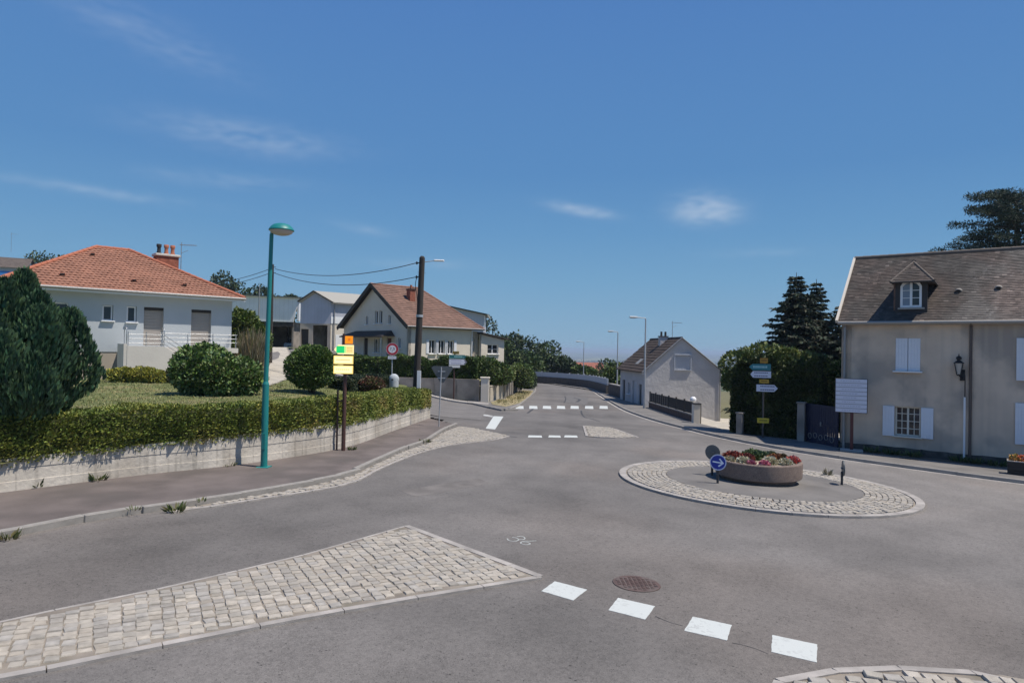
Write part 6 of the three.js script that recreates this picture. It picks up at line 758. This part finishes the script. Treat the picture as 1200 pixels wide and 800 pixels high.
{ // wall lantern
  const d = [0.8, 0.6], s = 4.3, x = 14.62 + d[0] * s, z = -28.73 + d[1] * s, out = 0.28, t = thing('wall_lantern', 'black old style wall lantern on the beige house facade beside the downpipe', 'lantern', null, [x, 2.3, z], Math.atan2(-0.6, 0.8));
  part('bracket', [box(0.03, 0.2, -0.02, 0.42, 0.003, 0.05), tube([[0.12, 0.1, 0.04], [0.06, 0.12, 0.2], [0.0, 0.2, out]], 0.022, 6, 14), tube([[0.12, 0.34, 0.04], [0.04, 0.24, 0.16], [0, 0.2, out]], 0.015, 6, 14)], M.dark, t);
  part('frame', (() => { const g = [rod([0, 0.18, out], [0, 0.24, out], 0.06, 0.09, 4)]; for (let k = 0; k < 4; k++) { const a = k * Math.PI / 2 + Math.PI / 4; g.push(rod([Math.cos(a) * 0.09, 0.22, out + Math.sin(a) * 0.09], [Math.cos(a) * 0.2, 0.68, out + Math.sin(a) * 0.2], 0.014, 0.014, 5)); } return merge(g); })(), M.dark, t); const gl = new THREE.CylinderGeometry(0.185, 0.085, 0.44, 4, 1, true); gl.rotateY(Math.PI / 4); gl.rotateY(0); gl.translate(0, 0.45, out); part('glass', gl, M.lanternGlass, t);
  part('cap', (() => { const g = new THREE.ConeGeometry(0.26, 0.16, 4); g.rotateY(Math.PI / 4); g.translate(0, 0.76, out); const q = new THREE.SphereGeometry(0.1, 12, 8); q.scale(1, 0.9, 1); q.translate(0, 0.88, out); return merge([g, q, rod([0, 0.95, out], [0, 1.06, out], 0.03, 0.01, 6)]); })(), M.dark, t);
}
{ // business board
  const t = thing('notice_board', 'white slatted notice board on a dark red post in front of the beige house', 'sign', null, [14.5, gy(14.5, -27.6) + 0.1, -27.6], Math.atan2(-0.42, 0.9)); part('post', soft(0.12, 1.7, 0.12, 0.012, 0.02, 0.85, -0.06), M.redPost, t); part('footing', soft(0.85, 0.12, 0.5, 0.02, 0.02, 0.04, -0.06), M.border, t); part('frame', soft(1.24, 1.46, 0.04, 0.008, -0.02, 2.38, -0.02), M.postDark, t); const R = rng(5); for (let k = 0; k < 8; k++) { const y = 1.76 + k * 0.178; sheetSign(t, 'slat', 1.18, 0.162, 0, 1, -0.02, y, 0.004, printed(128, 20, (g, w, hh) => { g.fillStyle = '#d3d4e0'; g.fillRect(0, 0, w, hh); g.fillStyle = '#b3b4c4'; let x = 12 + 20 * R(); const e = 70 + 40 * R(); while (x < e) { const l = 4 + 8 * R(); g.fillRect(x, 8, l, 4); x += l + 3; } })); }
}
{ // direction signs in front of the tall dark hedge
  const [x, z] = [12.33, -31.7], t = thing('direction_sign', 'yellow, green and white direction arrows on a dark post before the tall dark hedge', 'sign', 'direction sign posts', [x, gy(x, z) + 0.1, z], -0.25), face = (c, rows, ink) => printed(128, 40, (g, w, h) => { g.fillStyle = c; g.fillRect(0, 0, w, h); dashes(g, w, h, rows, ink, 0.18, 0.86); });
  part('post', rod([0, -0.1, 0], [0, 3.9, 0], 0.045, 0.045, 10), M.postDark, t);
  sheetSign(t, 'route_tag', 0.36, 0.24, 0, 1, 0.0, 3.78, 0.055, face('#b8862a', 1, '#7a5a1c')); sheetSign(t, 'green_arrow', 1.0, 0.3, 0.16, -1, -0.18, 3.46, 0.055, face('#2f7d84', 1, '#9cc7c8')); sheetSign(t, 'white_arrow', 0.95, 0.32, 0.12, -1, -0.14, 3.1, 0.055, face('#d9dae6', 2, '#7b7d92')); sheetSign(t, 'route_tag', 0.44, 0.18, 0, 1, 0.02, 2.77, 0.055, face('#c29a30', 1, '#7a5a1c')); sheetSign(t, 'white_arrow', 0.98, 0.34, 0.16, 1, 0.16, 2.44, 0.055, face('#d9dae6', 2, '#6f7186')); sheetSign(t, 'yellow_plate', 0.54, 0.24, 0, 1, 0.0, 0.86, 0.055, face('#cdb52e', 1, '#8a7a22'));
}
{ const [x, z] = [17.6, -22.96], t = thing('flower_box', 'dark wooden flower box with orange and red flowers at the right edge', 'planter', null, [x + 0.75, gy(x, z) + 0.1, z + 0.2], Math.atan2(-0.6, 0.8)); part('trough', [box(-0.7, 0.8, 0, 0.46, -0.25, 0.25)], M.darkWood, t); for (let k = 0; k < 3; k++) part('board', soft(1.54, 0.14, 0.03, 0.008, 0.05, 0.08 + k * 0.15, 0.265), M.darkWood, t); part('rim', [box(-0.73, 0.83, 0.46, 0.49, 0.24, 0.3), box(-0.73, -0.68, 0.46, 0.49, -0.28, 0.24)], M.border, t); const L = new Leaves(780); for (let k = 0; k < 6; k++) bush(L, [-0.5 + k * 0.22, 0.52, 0], [0.16, 0.14, 0.2], 260, 0.07, 0.03, k % 2 ? [[0.5, 0.09, 0.04], [0.6, 0.2, 0.06]] : [[0.6, 0.22, 0.05], [0.5, 0.32, 0.06], [0.1, 0.14, 0.04]], { lump: 0.4, freq: 3 }); const m = tag(part('flowers', L.geometry(), M.leaf, scene), 'orange and red flowers in the dark flower box', 'flowers'); m.position.copy(t.position); m.rotation.y = t.rotation.y; }
[['weed clump at the foot of the beige house below the lantern', [17.9, -25.9]], ['weed clump under the lower shuttered window of the beige house', [16.6, -26.85]], ['weed at the foot of the beige house right of the downpipe', [18.9, -25.2]], ['weed at the foot of the beige house near the notice board', [15.5, -27.75]], ['weed at the foot of the beige house below the white cable guard', [18.3, -25.6]], ['weed between the notice board and the lower window of the beige house', [16.05, -27.3]]].forEach(([label, [x, z]], i) => { const L = new Leaves(790 + i); tuft(L, 0, 0, 0, 0.25, 0.3, 70, [[0.05, 0.08, 0.02], [0.08, 0.1, 0.03]]); const m = solo('weed', L.geometry(), M.leaf, label, 'weed', 'weeds at the foot of the beige house'); m.position.set(x, gy(x, z) + 0.1, z); });

// ---------------------------------------------------------------- hedge, gate and garden trees left of the big house
{
  const post = (label, [x, z], w, h) => { const t = thing('gate_post', label, 'gate post', 'gate posts beside the tall dark hedge', [x, gy(x, z), z], -0.6); part('shaft', soft(w, h, w, 0.02, 0, h / 2, 0), M.wallGrey, t); part('cap', soft(w + 0.08, 0.07, w + 0.08, 0.02, 0, h + 0.035, 0), M.wallGrey, t); };
  post('grey gate post at the left end of the tall dark hedge', [11.7, -33.09], 0.3, 1.15); post('grey gate post between the tall dark hedge and the blue gate', [13.99, -31.2], 0.34, 1.9);
  const g = thing('garden_gate', 'dark blue solid metal gate between the hedge and the beige house', 'gate', null, [14.2, gy(14.2, -31.2), -31.2], Math.atan2(-2.2, 0.45)); part('frame', [box(0.02, 2.25, 0.12, 0.18, -0.03, 0.03), box(0.02, 2.25, 1.0, 1.05, -0.03, 0.03), box(0.02, 2.25, 1.86, 1.93, -0.03, 0.03), box(0.02, 0.08, 0.18, 1.86, -0.03, 0.03), box(2.19, 2.25, 0.18, 1.86, -0.03, 0.03)], M.gateBlue, g); for (let k = 0; k < 14; k++) part('bar', soft(0.13, 1.7, 0.02, 0.005, 0.15 + k * 0.15, 1.02, 0), M.gateBlue, g); part('handle', soft(0.05, 0.2, 0.08, 0.01, 1.15, 1.05, 0.05), M.zinc, g); for (let k = 0; k < 5; k++) { const m = part('scroll', new THREE.TorusGeometry(0.12, 0.012, 6, 20), M.zincPale, g); m.position.set(0.35 + k * 0.38, 0.42 + 0.06 * (k % 2), 0.03); }
  { const t = thing('tall_hedge', 'very tall overgrown hedge in shade dark leaf colours with sunlit coloured top left of the beige house', 'hedge'), greens = [[0.022, 0.038, 0.009], [0.034, 0.056, 0.012], [0.055, 0.082, 0.016], [0.1, 0.13, 0.028]], { foliage, inner } = hedgeGeometry([[12.2, -34.6], [13.2, -33.75], [14.7, -32.6], [15.5, -32.0]], (x, z) => gy(x, z), (q) => 3.75 + 0.3 * Math.sin(q * 2.1) + 0.25 * Math.sin(q * 4.7 + 1) - 0.5 * smooth(0.6, 0, q), 2.0, 5200, 0.15, 0.05, greens, 801, { rough: 0.22 }); part('added_core', inner, M.inner, t); part('foliage', foliage, M.leaf, t);  // leaf colours darkened for front shade, top leaves kept lighter for sun
    const L = new Leaves(803); for (const [x, y, z, r] of [[12.2, 2.6, -35, 0.9], [13.1, 2.85, -34.4, 1.0], [14.1, 2.8, -33.6, 1.0], [15.1, 2.6, -32.9, 0.9], [12.8, 2.6, -34.3, 0.75], [13.9, 2.65, -33.5, 0.75], [12.0, 1.7, -34.9, 0.6]]) bush(L, [x, y, z], [r, r * 0.8, r], 1600, 0.16, 0.055, [[0.07, 0.1, 0.018], [0.12, 0.155, 0.03], [0.16, 0.19, 0.045]], { lump: 0.4, freq: 2 }); part('sun_tint_leaves', L.geometry(), M.leaf, t); }
  shrub('garden_shrub', 'light green leafy shrub between the spruces and the beige house corner', [17.1, -1.2, -33.4], [[0, 2.6, 0, 0.85, 1.2, 0.8], [0.25, 1.5, 0, 0.9, 1.4, 0.9], [-0.1, 3.4, 0.1, 0.6, 0.7, 0.6]], 7000, 0.18, 0.06, [[0.1, 0.15, 0.025], [0.16, 0.2, 0.045], [0.07, 0.11, 0.02], [0.24, 0.25, 0.09]], 805, { lump: 0.4, freq: 2.2 });
  const fir = [[0.03, 0.05, 0.026], [0.04, 0.062, 0.03], [0.024, 0.038, 0.022], [0.052, 0.05, 0.03]];
  spruce('taller left spruce with tiered drooping branches behind the dark hedge', 'spruces behind the dark hedge', [20.7, -1.8, -47.3], 11.1, 4.2, 811, fir, { levels: 34, n: 11 }); spruce('middle spruce just right of the tallest spruce behind the dark hedge', 'spruces behind the dark hedge', [23.2, -1.8, -49.5], 10.9, 3.0, 815, fir, { levels: 32, n: 10 }); spruce('right hand spruce half hidden by the beige house roof edge', 'spruces behind the dark hedge', [24.3, -1.8, -47.6], 9.0, 3.0, 819, fir, { levels: 28, n: 10 });
}
{ // cedar behind the big house
  const t = thing('cedar_tree', 'dark cedar with flat layered branches rising behind the beige house roof', 'tree', null, [42.5, -3, -55]), L = new Leaves(831), R = rng(83), wood = [rod([0, 0, 0], [0.4, 14, 0], 0.55, 0.35, 12), rod([0.4, 14, 0], [0.2, 20.2, 0], 0.35, 0.08, 10)], dk = [[0.028, 0.055, 0.034], [0.04, 0.07, 0.04], [0.02, 0.038, 0.026], [0.06, 0.075, 0.045]];
  for (let k = 0; k < 60; k++) { const f = k / 60, y = mix(13.2, 20.3, f), a = k * 2.4 + R(), l = mix(5.6, 2.5, f ** 1.5) * (0.7 + 0.5 * R()), rise = 0.02 + 0.3 * R() - 0.12 * (1 - f), dx = Math.cos(a), dz = Math.sin(a); wood.push(rod([0.3, y - 0.4, 0], [dx * l, y + rise * l, dz * l], 0.07, 0.02, 5)); for (let i = 0; i < 7; i++) { const s = 0.3 + 0.75 * i / 6, w = 0.35 + 0.35 * R(); bush(L, [dx * l * s + (R() - 0.5) * 0.9, y + rise * l * s - 0.25 * s * s + (R() - 0.5) * 0.35, dz * l * s + (R() - 0.5) * 0.7], [w * 1.2, 0.2, w * 1.2], 110, 0.24, 0.035, dk, { lump: 0.4, freq: 2, deep: 0.9, up: 0.35, out: 0.8 }); } }
  part('trunk', merge(wood), M.bark, t); part('crown', L.geometry(), M.needle, t);
}

// ---------------------------------------------------------------- white gable house by the road
const innerLine = rightInner.slice(8, 14);
structure('yard', gridSurface([[11.35, -53.8], [11.3, -46], [11.13, -38.89], [11.81, -33.52], [13.99, -31.2], [20, -36], [24, -58], [12, -58]], (x, z) => mix(gy(x, z) + 0.09, terrainY(x, -z) + 0.1, smooth(0, 3.5, distTo(innerLine, x, z))), 0.5), M.gravelPale);
{
  const y0 = -1.6, h = (y) => y - y0, W = 6.4, Ln = 9.3, t = frame(thing('house', 'small white rough stucco house with gable end and dark brown tile roof by the road', 'house', null, [11.2, y0, -54]), 1, 0.06), ye = h(1.78), yr = h(4.42), ax = 2.98;
  part('gable_wall', wallPanel([[0, -1.5], [W, -1.5], [W, ye - 0.02], [ax, yr - 0.04], [0, ye - 0.02]], [[2.45, 3.75, h(1.8), h(2.95)]], 0.3), M.stucco, t);
  { const s = part('roller_shutter', box(2.45, 3.75, h(1.8), h(2.95), -0.1, -0.06), M.cladGrey, t); for (let k = 0; k < 9; k++) part('slat', soft(1.26, 0.118, 0.02, 0.004, 3.1, h(1.87) + k * 0.124, -0.05), M.shutterGrey, s); part('shutter_frame', [box(2.36, 3.84, h(2.952), h(3.1), 0.003, 0.12), box(2.36, 2.448, h(1.75), h(2.95), 0.003, 0.1), box(3.752, 3.84, h(1.75), h(2.95), 0.003, 0.1), box(2.36, 3.84, h(1.68), h(1.748), 0.003, 0.12)], M.shutterGrey, s); }
  const sw = new THREE.Group(); sw.name = 'side_wall'; sw.rotation.y = -Math.PI / 2; t.add(sw); // faces the road, local x from far (negative) to near
  const op = [[-2.2, -1.3, -0.1, 2.0], [-4.4, -2.9, -0.1, 2.2], [-6.2, -5.3, 0.9, 1.9], [-8.3, -7.3, -0.1, 2.1]]; part('wall', wallPanel(rect(-Ln, -0.302, -0.8, ye - 0.02), op, 0.3), M.stucco, sw); op.forEach(([a, b, c, d], i) => { if (i === 2) windowUnit(sw, a, b, c, d, {}); else { const dr = part('door', box(a, b, c, d, -0.2, -0.14), i === 1 ? M.shutterGrey : M.darkWood, sw); for (let k = 0; k < 4; k++) part('plank', soft((b - a) / 4 - 0.01, d - c - 0.02, 0.02, 0.004, a + (b - a) * (k + 0.5) / 4, (c + d) / 2, -0.135), i === 1 ? M.shutterGrey : M.darkWood, dr); } });
  part('wall', [box(W - 0.3, W, -1.5, ye, -Ln, -0.302), box(0.302, W - 0.302, -1.5, ye, -Ln, -Ln + 0.3)], M.stucco, t);
  const dark = (R, p) => { const k = 0.85 + 0.25 * R() + 0.4 * fbm3(p.x, p.z, 3, 3); return [0.085 * k, 0.062 * k, 0.05 * k]; }, A = [-0.35, ye - 0.3, 0.15], B = [-0.35, ye - 0.3, -Ln - 0.2], C = [ax, yr, -Ln - 0.2], D = [ax, yr, 0.15], E = [W + 0.25, ye - 0.22, 0.15], F = [W + 0.25, ye - 0.22, -Ln - 0.2];
  const roof = part('roof', mergeGeometries([tiles([A, B, C, D], 0.28, 0.36, 0.03, 0.025, dark, 35, 0.3), tiles([F, E, D, C], 0.4, 0.4, 0.04, 0, dark, 36, 0.3)]), M.tile, t); part('roof_boards', [sheet([A, B, C, D], 0.05), sheet([F, E, D, C], 0.05)], M.darkWood, roof); part('verge_trim', [rod([A[0], A[1], 0.16], [D[0], D[1], 0.16], 0.06, 0.06, 6), rod([D[0], D[1], 0.16], [E[0], E[1], 0.16], 0.05, 0.05, 6)], M.zinc, roof); part('ridge_tiles', ridge([ax, yr, 0.1], [ax, yr, -Ln - 0.2], 0.1), M.slateDark, roof);
  part('roof_window', (() => { const g = box(-0.35, 0.35, 0, 0.06, -0.5, 0.5); g.rotateZ(Math.atan2(yr - ye + 0.3, ax + 0.35)); g.translate(0.55, ye + 0.5, -4.2); return g; })(), M.zincPale, roof);
  const ch = part('chimney', box(2.2, 2.9, yr - 0.9, yr + 0.15, -4.1, -3.5), M.stucco, t); for (const x of [2.38, 2.75]) part('chimney_pot', rod([x, yr + 0.15, -3.8], [x, yr + 0.6, -3.8], 0.1, 0.09), M.slateDark, ch); part('cap', soft(0.8, 0.08, 0.7, 0.02, 2.55, yr + 0.17, -3.8), M.slateDark, ch); antenna(t, 3.0, yr - 0.3, -2.6, 1.8, 0.2); part('downpipe', rod([W - 0.12, -1.4, 0.07], [W - 0.12, ye - 0.1, 0.07], 0.045), M.zincPale, t); part('corbel', box(-0.3, -0.002, ye - 0.5, ye - 0.26, -0.3, 0.0), M.stucco, t);
}
{ // low wall with dark fence panels in front of the white gable house
  const t = thing('garden_fence', 'dark slatted fence on a low brown wall in front of the white gable house', 'fence'), a = [11.2, -52.2], b = [11.15, -39.4], P = walk([a, b], 2.1), n = P.length;
  P.forEach((p, i) => { if (i === n - 1) return; const q = P[i + 1], g0 = gy(p.x, p.z); part('low_wall', slab([[p.x - 0.1, p.z], [q.x - 0.1, q.z - 0.01], [q.x + 0.1, q.z - 0.01], [p.x + 0.1, p.z]], 0.5, -0.2), M.brickBrown, t); part('coping', slab([[p.x - 0.14, p.z], [q.x - 0.14, q.z - 0.01], [q.x + 0.14, q.z - 0.01], [p.x + 0.14, p.z]], 0.56, 0.501), M.kerb, t); const post = part('post', soft(0.1, 0.85, 0.1, 0.01, 0, 0.42, 0), M.dark, t); post.position.set(p.x, gy(p.x, p.z) + 0.55, p.z); for (const [k, y] of [[0, 0.68], [1, 1.22]]) part('rail', rod([p.x, gy(p.x, p.z) + y, p.z], [q.x, gy(q.x, q.z) + y, q.z], 0.025, 0.025, 5), M.dark, t); for (let k = 1; k < 12; k++) { const x = mix(p.x, q.x, k / 12), z = mix(p.z, q.z, k / 12), m = part('slat', soft(0.03, 0.72, 0.12, 0.006), k % 4 === 1 && i < 3 ? M.fenceGrey : M.dark, t); m.position.set(x, gy(x, z) + 0.94, z); } });
  const pl = thing('gate_pillar', 'white pillar at the near end of the dark fence', 'pillar', null, [11.12, gy(11.12, -38.9), -38.9]); part('shaft', soft(0.42, 1.25, 0.42, 0.02, 0, 0.6, 0), M.plasterCream, pl); part('cap', soft(0.5, 0.06, 0.5, 0.015, 0, 1.26, 0), M.dark, pl); part('side_panel', box(0.215, 0.25, 0.0, 1.2, -0.21, 0.21), M.darkWood, pl);
  const gl = thing('globe_lamp', 'white glass globe lamp on a short post behind the dark fence', 'lamp', null, [11.75, gy(11.75, -41.8), -41.8]); part('post', rod([0, -0.4, 0], [0, 1.2, 0], 0.035, 0.035, 8), M.dark, gl); const s = part('globe', new THREE.SphereGeometry(0.2, 24, 16), M.globe, gl); s.position.y = 1.36; part('collar', rod([0, 1.14, 0], [0, 1.2, 0], 0.07, 0.08, 12), M.dark, gl);
}

// ---------------------------------------------------------------- far end of the road, trees, distant houses
{
  const t = thing('boundary_wall', 'dark stone wall with white panels on top round the outside of the far bend', 'wall', 'walls at the far bend'), line = [[-12, -107.6], [-2, -109], [3.2, -106.6], [8.6, -102], [11.0, -94], [11.3, -84], [11.1, -74]], P = walk(curve(line, 1), 3);
  P.forEach((p, i) => { const q = P[i + 1]; if (!q) return; const s = (u, v, hh, lo) => slab([[p.x + p.tz * u, p.z - p.tx * u], [q.x + q.tz * u, q.z - q.tx * u], [q.x + q.tz * v, q.z - q.tx * v], [p.x + p.tz * v, p.z - p.tx * v]], hh, lo); part('stone_base', s(-0.2, 0.2, 1.1, -0.4), M.stoneDark, t); part('white_panel', s(-0.06, 0.06, 1.85, 1.101), M.panelWhite, t); const m = part('post', soft(0.14, 0.86, 0.14, 0.015), M.panelWhite, t); m.position.set(p.x, gy(p.x, p.z) + 1.53, p.z); });
  const w = thing('boundary_wall', 'lower dark stone wall with pale coping stones beyond the white gable house', 'wall', 'walls at the far bend'), Q = walk([[11.2, -73.4], [11.3, -64.2]], 1.5); Q.forEach((p) => { part('stone_base', slab([[p.x - 0.2, p.z], [p.x + 0.2, p.z], [p.x + 0.2, p.z + 1.49], [p.x - 0.2, p.z + 1.49]], 1.25, -0.3), M.stoneDark, w); part('coping_stone', slab([[p.x - 0.26, p.z + 0.03], [p.x + 0.26, p.z + 0.03], [p.x + 0.26, p.z + 1.45], [p.x - 0.26, p.z + 1.45]], 1.36, 1.251), M.border, w); });
}
const mid = [[0.04, 0.075, 0.018], [0.06, 0.1, 0.022], [0.085, 0.125, 0.028]], dk = [[0.03, 0.055, 0.017], [0.042, 0.07, 0.02]], lt = [[0.08, 0.12, 0.02], [0.11, 0.15, 0.03], [0.06, 0.1, 0.018]];
const TR = [ // label, x, D, height, width, greens
  ['tall dark tree filling the gap right of the beige annex', -3.2, 113, 8.2, 8, mid], ['broad tree second from the annex at the far bend', 1.2, 118, 8.6, 8.5, dk], ['rounded tree standing in the middle of the far tree belt', 5.0, 121, 7.0, 7, mid], ['narrow tree at the right shoulder of the far tree belt', 7.6, 124, 5.4, 5, dk], ['low spreading tree before the far tree belt behind the white panels', 3.0, 111, 5.0, 6, mid], ['dark tree above the white panelled wall left of the far lamp', 9.4, 118, 4.6, 5, dk], ['bright green small tree above the white panelled wall', 13.0, 113, 3.2, 5, lt], ['tree peeping over the roof of the beige annex', -6.2, 104, 10.2, 6, dk], ['small bushy tree left behind the white panelled wall', -1.4, 112, 5.4, 6, mid], ['dark tree right of the far red roof', 21.5, 135, 5.6, 8, dk], ['yellow green garden tree beyond the lower stone wall', 14.4, 84, 3.6, 4.2, lt], ['dark tree close behind the lamp beside the white gable house', 15.8, 92, 3.9, 4.5, mid], ['dark garden tree beside the lower stone wall', 14.0, 76, 2.6, 2.6, mid]];
TR.forEach(([label, x, D, hh, w, c], i) => broadTree(label, 'trees at the far bend', [x, terrainY(x, D), -D], hh, w, 900 + i * 7, c, 0.42, 3600, { trunkShare: 0.1, lobes: 10 }));
[['dark hilltop tree left of the white house roof', -107, 150, 14.5, 11], ['lower hilltop tree between the far house and the red roof', -115, 152, 12.5, 10], ['broad hilltop tree touching the red roof', -98, 150, 14.5, 10], ['dark tree on the skyline right of the chimney', -58.5, 132, 12.5, 9], ['second skyline tree above the white warehouse', -52, 134, 12.5, 8], ['third skyline tree above the white warehouse near the thin pole', -46, 132, 12.8, 6], ['small skyline tree beside the teal lamp post', -42.5, 120, 12.2, 4], ['little skyline tree peeping over the grey shed roof', -33.5, 118, 13.2, 3.5], ['skyline tree just above the white warehouse ridge', -38, 128, 13.0, 5]].forEach(([label, x, D, hh, w], i) => broadTree(label, 'trees on the hill behind the houses', [x, terrainY(x, D), -D], hh, w, 1100 + i * 7, dk, 0.5, 3600, { trunkShare: 0.1 }));
shrub('roadside_shrub', 'leafy shrub at the far end of the picket fence', [1.9, -1.6, -78], [[0, 0.9, 0, 1.0, 1.0, 1.2], [0.2, 1.0, -3, 1.1, 1.1, 1.4], [0.0, 1.2, -6.5, 1.2, 1.3, 1.5]], 4000, 0.22, 0.07, dk, 951, { lump: 0.3 });
function farHouse(label, [x, y, z], w, h, d, rise, wall, roofC, turn, extra) { const t = thing('house', label, 'house', 'distant houses', [x, y, z], turn), tone = (R, p) => { const k = 0.85 + 0.3 * R(); return roofC.map((q) => q * k); }; part('wall', [box(0, w, -1.5, h, -d, 0)], wall, t); const A = [-0.4, h - 0.05, 0.4], B = [w + 0.4, h - 0.05, 0.4], C = [w + 0.4, h + rise, -d / 2], D = [-0.4, h + rise, -d / 2], E = [-0.4, h - 0.05, -d - 0.4], F = [w + 0.4, h - 0.05, -d - 0.4]; const r = part('roof', mergeGeometries([tiles([A, B, C, D], 0.4, 0.4, 0.03, 0, tone, 41, 0.3), tiles([F, E, D, C], 0.5, 0.5, 0.03, 0, tone, 42, 0.3)]), M.tile, t); part('gable', (() => { const g = wallPanel([[-d, h], [0, h], [-d / 2, h + rise - 0.1]], [], 0.1); g.rotateY(-Math.PI / 2); return g; })(), wall, t); part('gable', (() => { const g = wallPanel([[-d, h], [0, h], [-d / 2, h + rise - 0.1]], [], 0.1); g.rotateY(-Math.PI / 2); g.translate(w - 0.1, 0, 0); return g; })(), wall, t); extra?.(t); return t; }
farHouse('distant house with red tile roof below the road beyond the white panelled wall', [13.2, -6.2, -138], 7.2, 3.9, 8, 2.9, M.plasterCream, [0.36, 0.14, 0.1], 0.15, (t) => { for (const x of [1.2, 4.2]) windowUnit(t, x, x + 1.1, 1.4, 2.7, { z: 0.05 }); part('lean_to', box(2, 8.5, 0, 2.2, 0.01, 3), M.wallCream, t); });
farHouse('roof of a further house peeping out behind the dark brown roof', [18.3, -3.4, -84], 4.5, 4.5, 4.5, 1.8, M.wallGrey, [0.12, 0.07, 0.06], 1.4, (t) => windowUnit(t, 2, 3, 2, 3.4, { z: 0.05 }));
farHouse('far white house with a blue blind on the hill at the left edge', [-86, 10.4, -100], 8.5, 4.3, 9, 2.0, M.plasterWhite, [0.16, 0.13, 0.11], 0.5, (t) => { part('blue_blind', soft(2.2, 1.5, 0.08, 0.03, 6.4, 2.9, 0.06), M.blueBlind, t); part('blue_blind', soft(2.6, 1.5, 0.08, 0.03, 2.8, 2.9, 0.06), M.blueBlind, t); antenna(t, 6, 7.2, -4, 3.2, 0); });
farHouse('far white house with brownish roof on the hill beside the blue blind', [-79, 11.0, -107], 4.5, 2.6, 8, 2.0, M.plasterWhite, [0.15, 0.11, 0.1], 0.5, (t) => windowUnit(t, 1, 2, 1, 2, { z: 0.05 }));
{ // far-off woods in the valley, one hazy mass
  const R = rng(61), g = new THREE.IcosahedronGeometry(1, 1), p = g.attributes.position; for (let i = 0; i < p.count; i++) { const k = 1 + 0.25 * perlin.noise(p.getX(i) * 2, p.getY(i) * 2, p.getZ(i) * 2); p.setXYZ(i, p.getX(i) * k, p.getY(i) * k, p.getZ(i) * k); } g.computeVertexNormals();
  const spots = []; for (let k = 0; k < 26000; k++) { const D = 520 + 3800 * R() ** 1.5, x = D * (-0.35 + 1.0 * R()); if (fbm3(x / 170, D / 340, 4, 3) > -0.02) spots.push([x, D]); } const m = new THREE.InstancedMesh(g, M.farWood, spots.length), o = new THREE.Object3D(); spots.forEach(([x, D], i) => { const s = 3 + 3 * R(); o.position.set(x, terrainY(x, D) + s * 0.5, -D); o.scale.set(s * 1.2, s, s * 1.2); o.rotation.y = R() * 6; o.updateMatrix(); m.setMatrixAt(i, o.matrix); }); m.name = 'valley_woods'; m.userData = { kind: 'stuff', label: 'hazy belts of woodland in the far valley', category: 'woods' }; shade(m); scene.add(m);
}
scene.fog = new THREE.FogExp2(new THREE.Color().setRGB(0.62, 0.76, 0.95), 0.00022);
renderer.render(scene, camera);
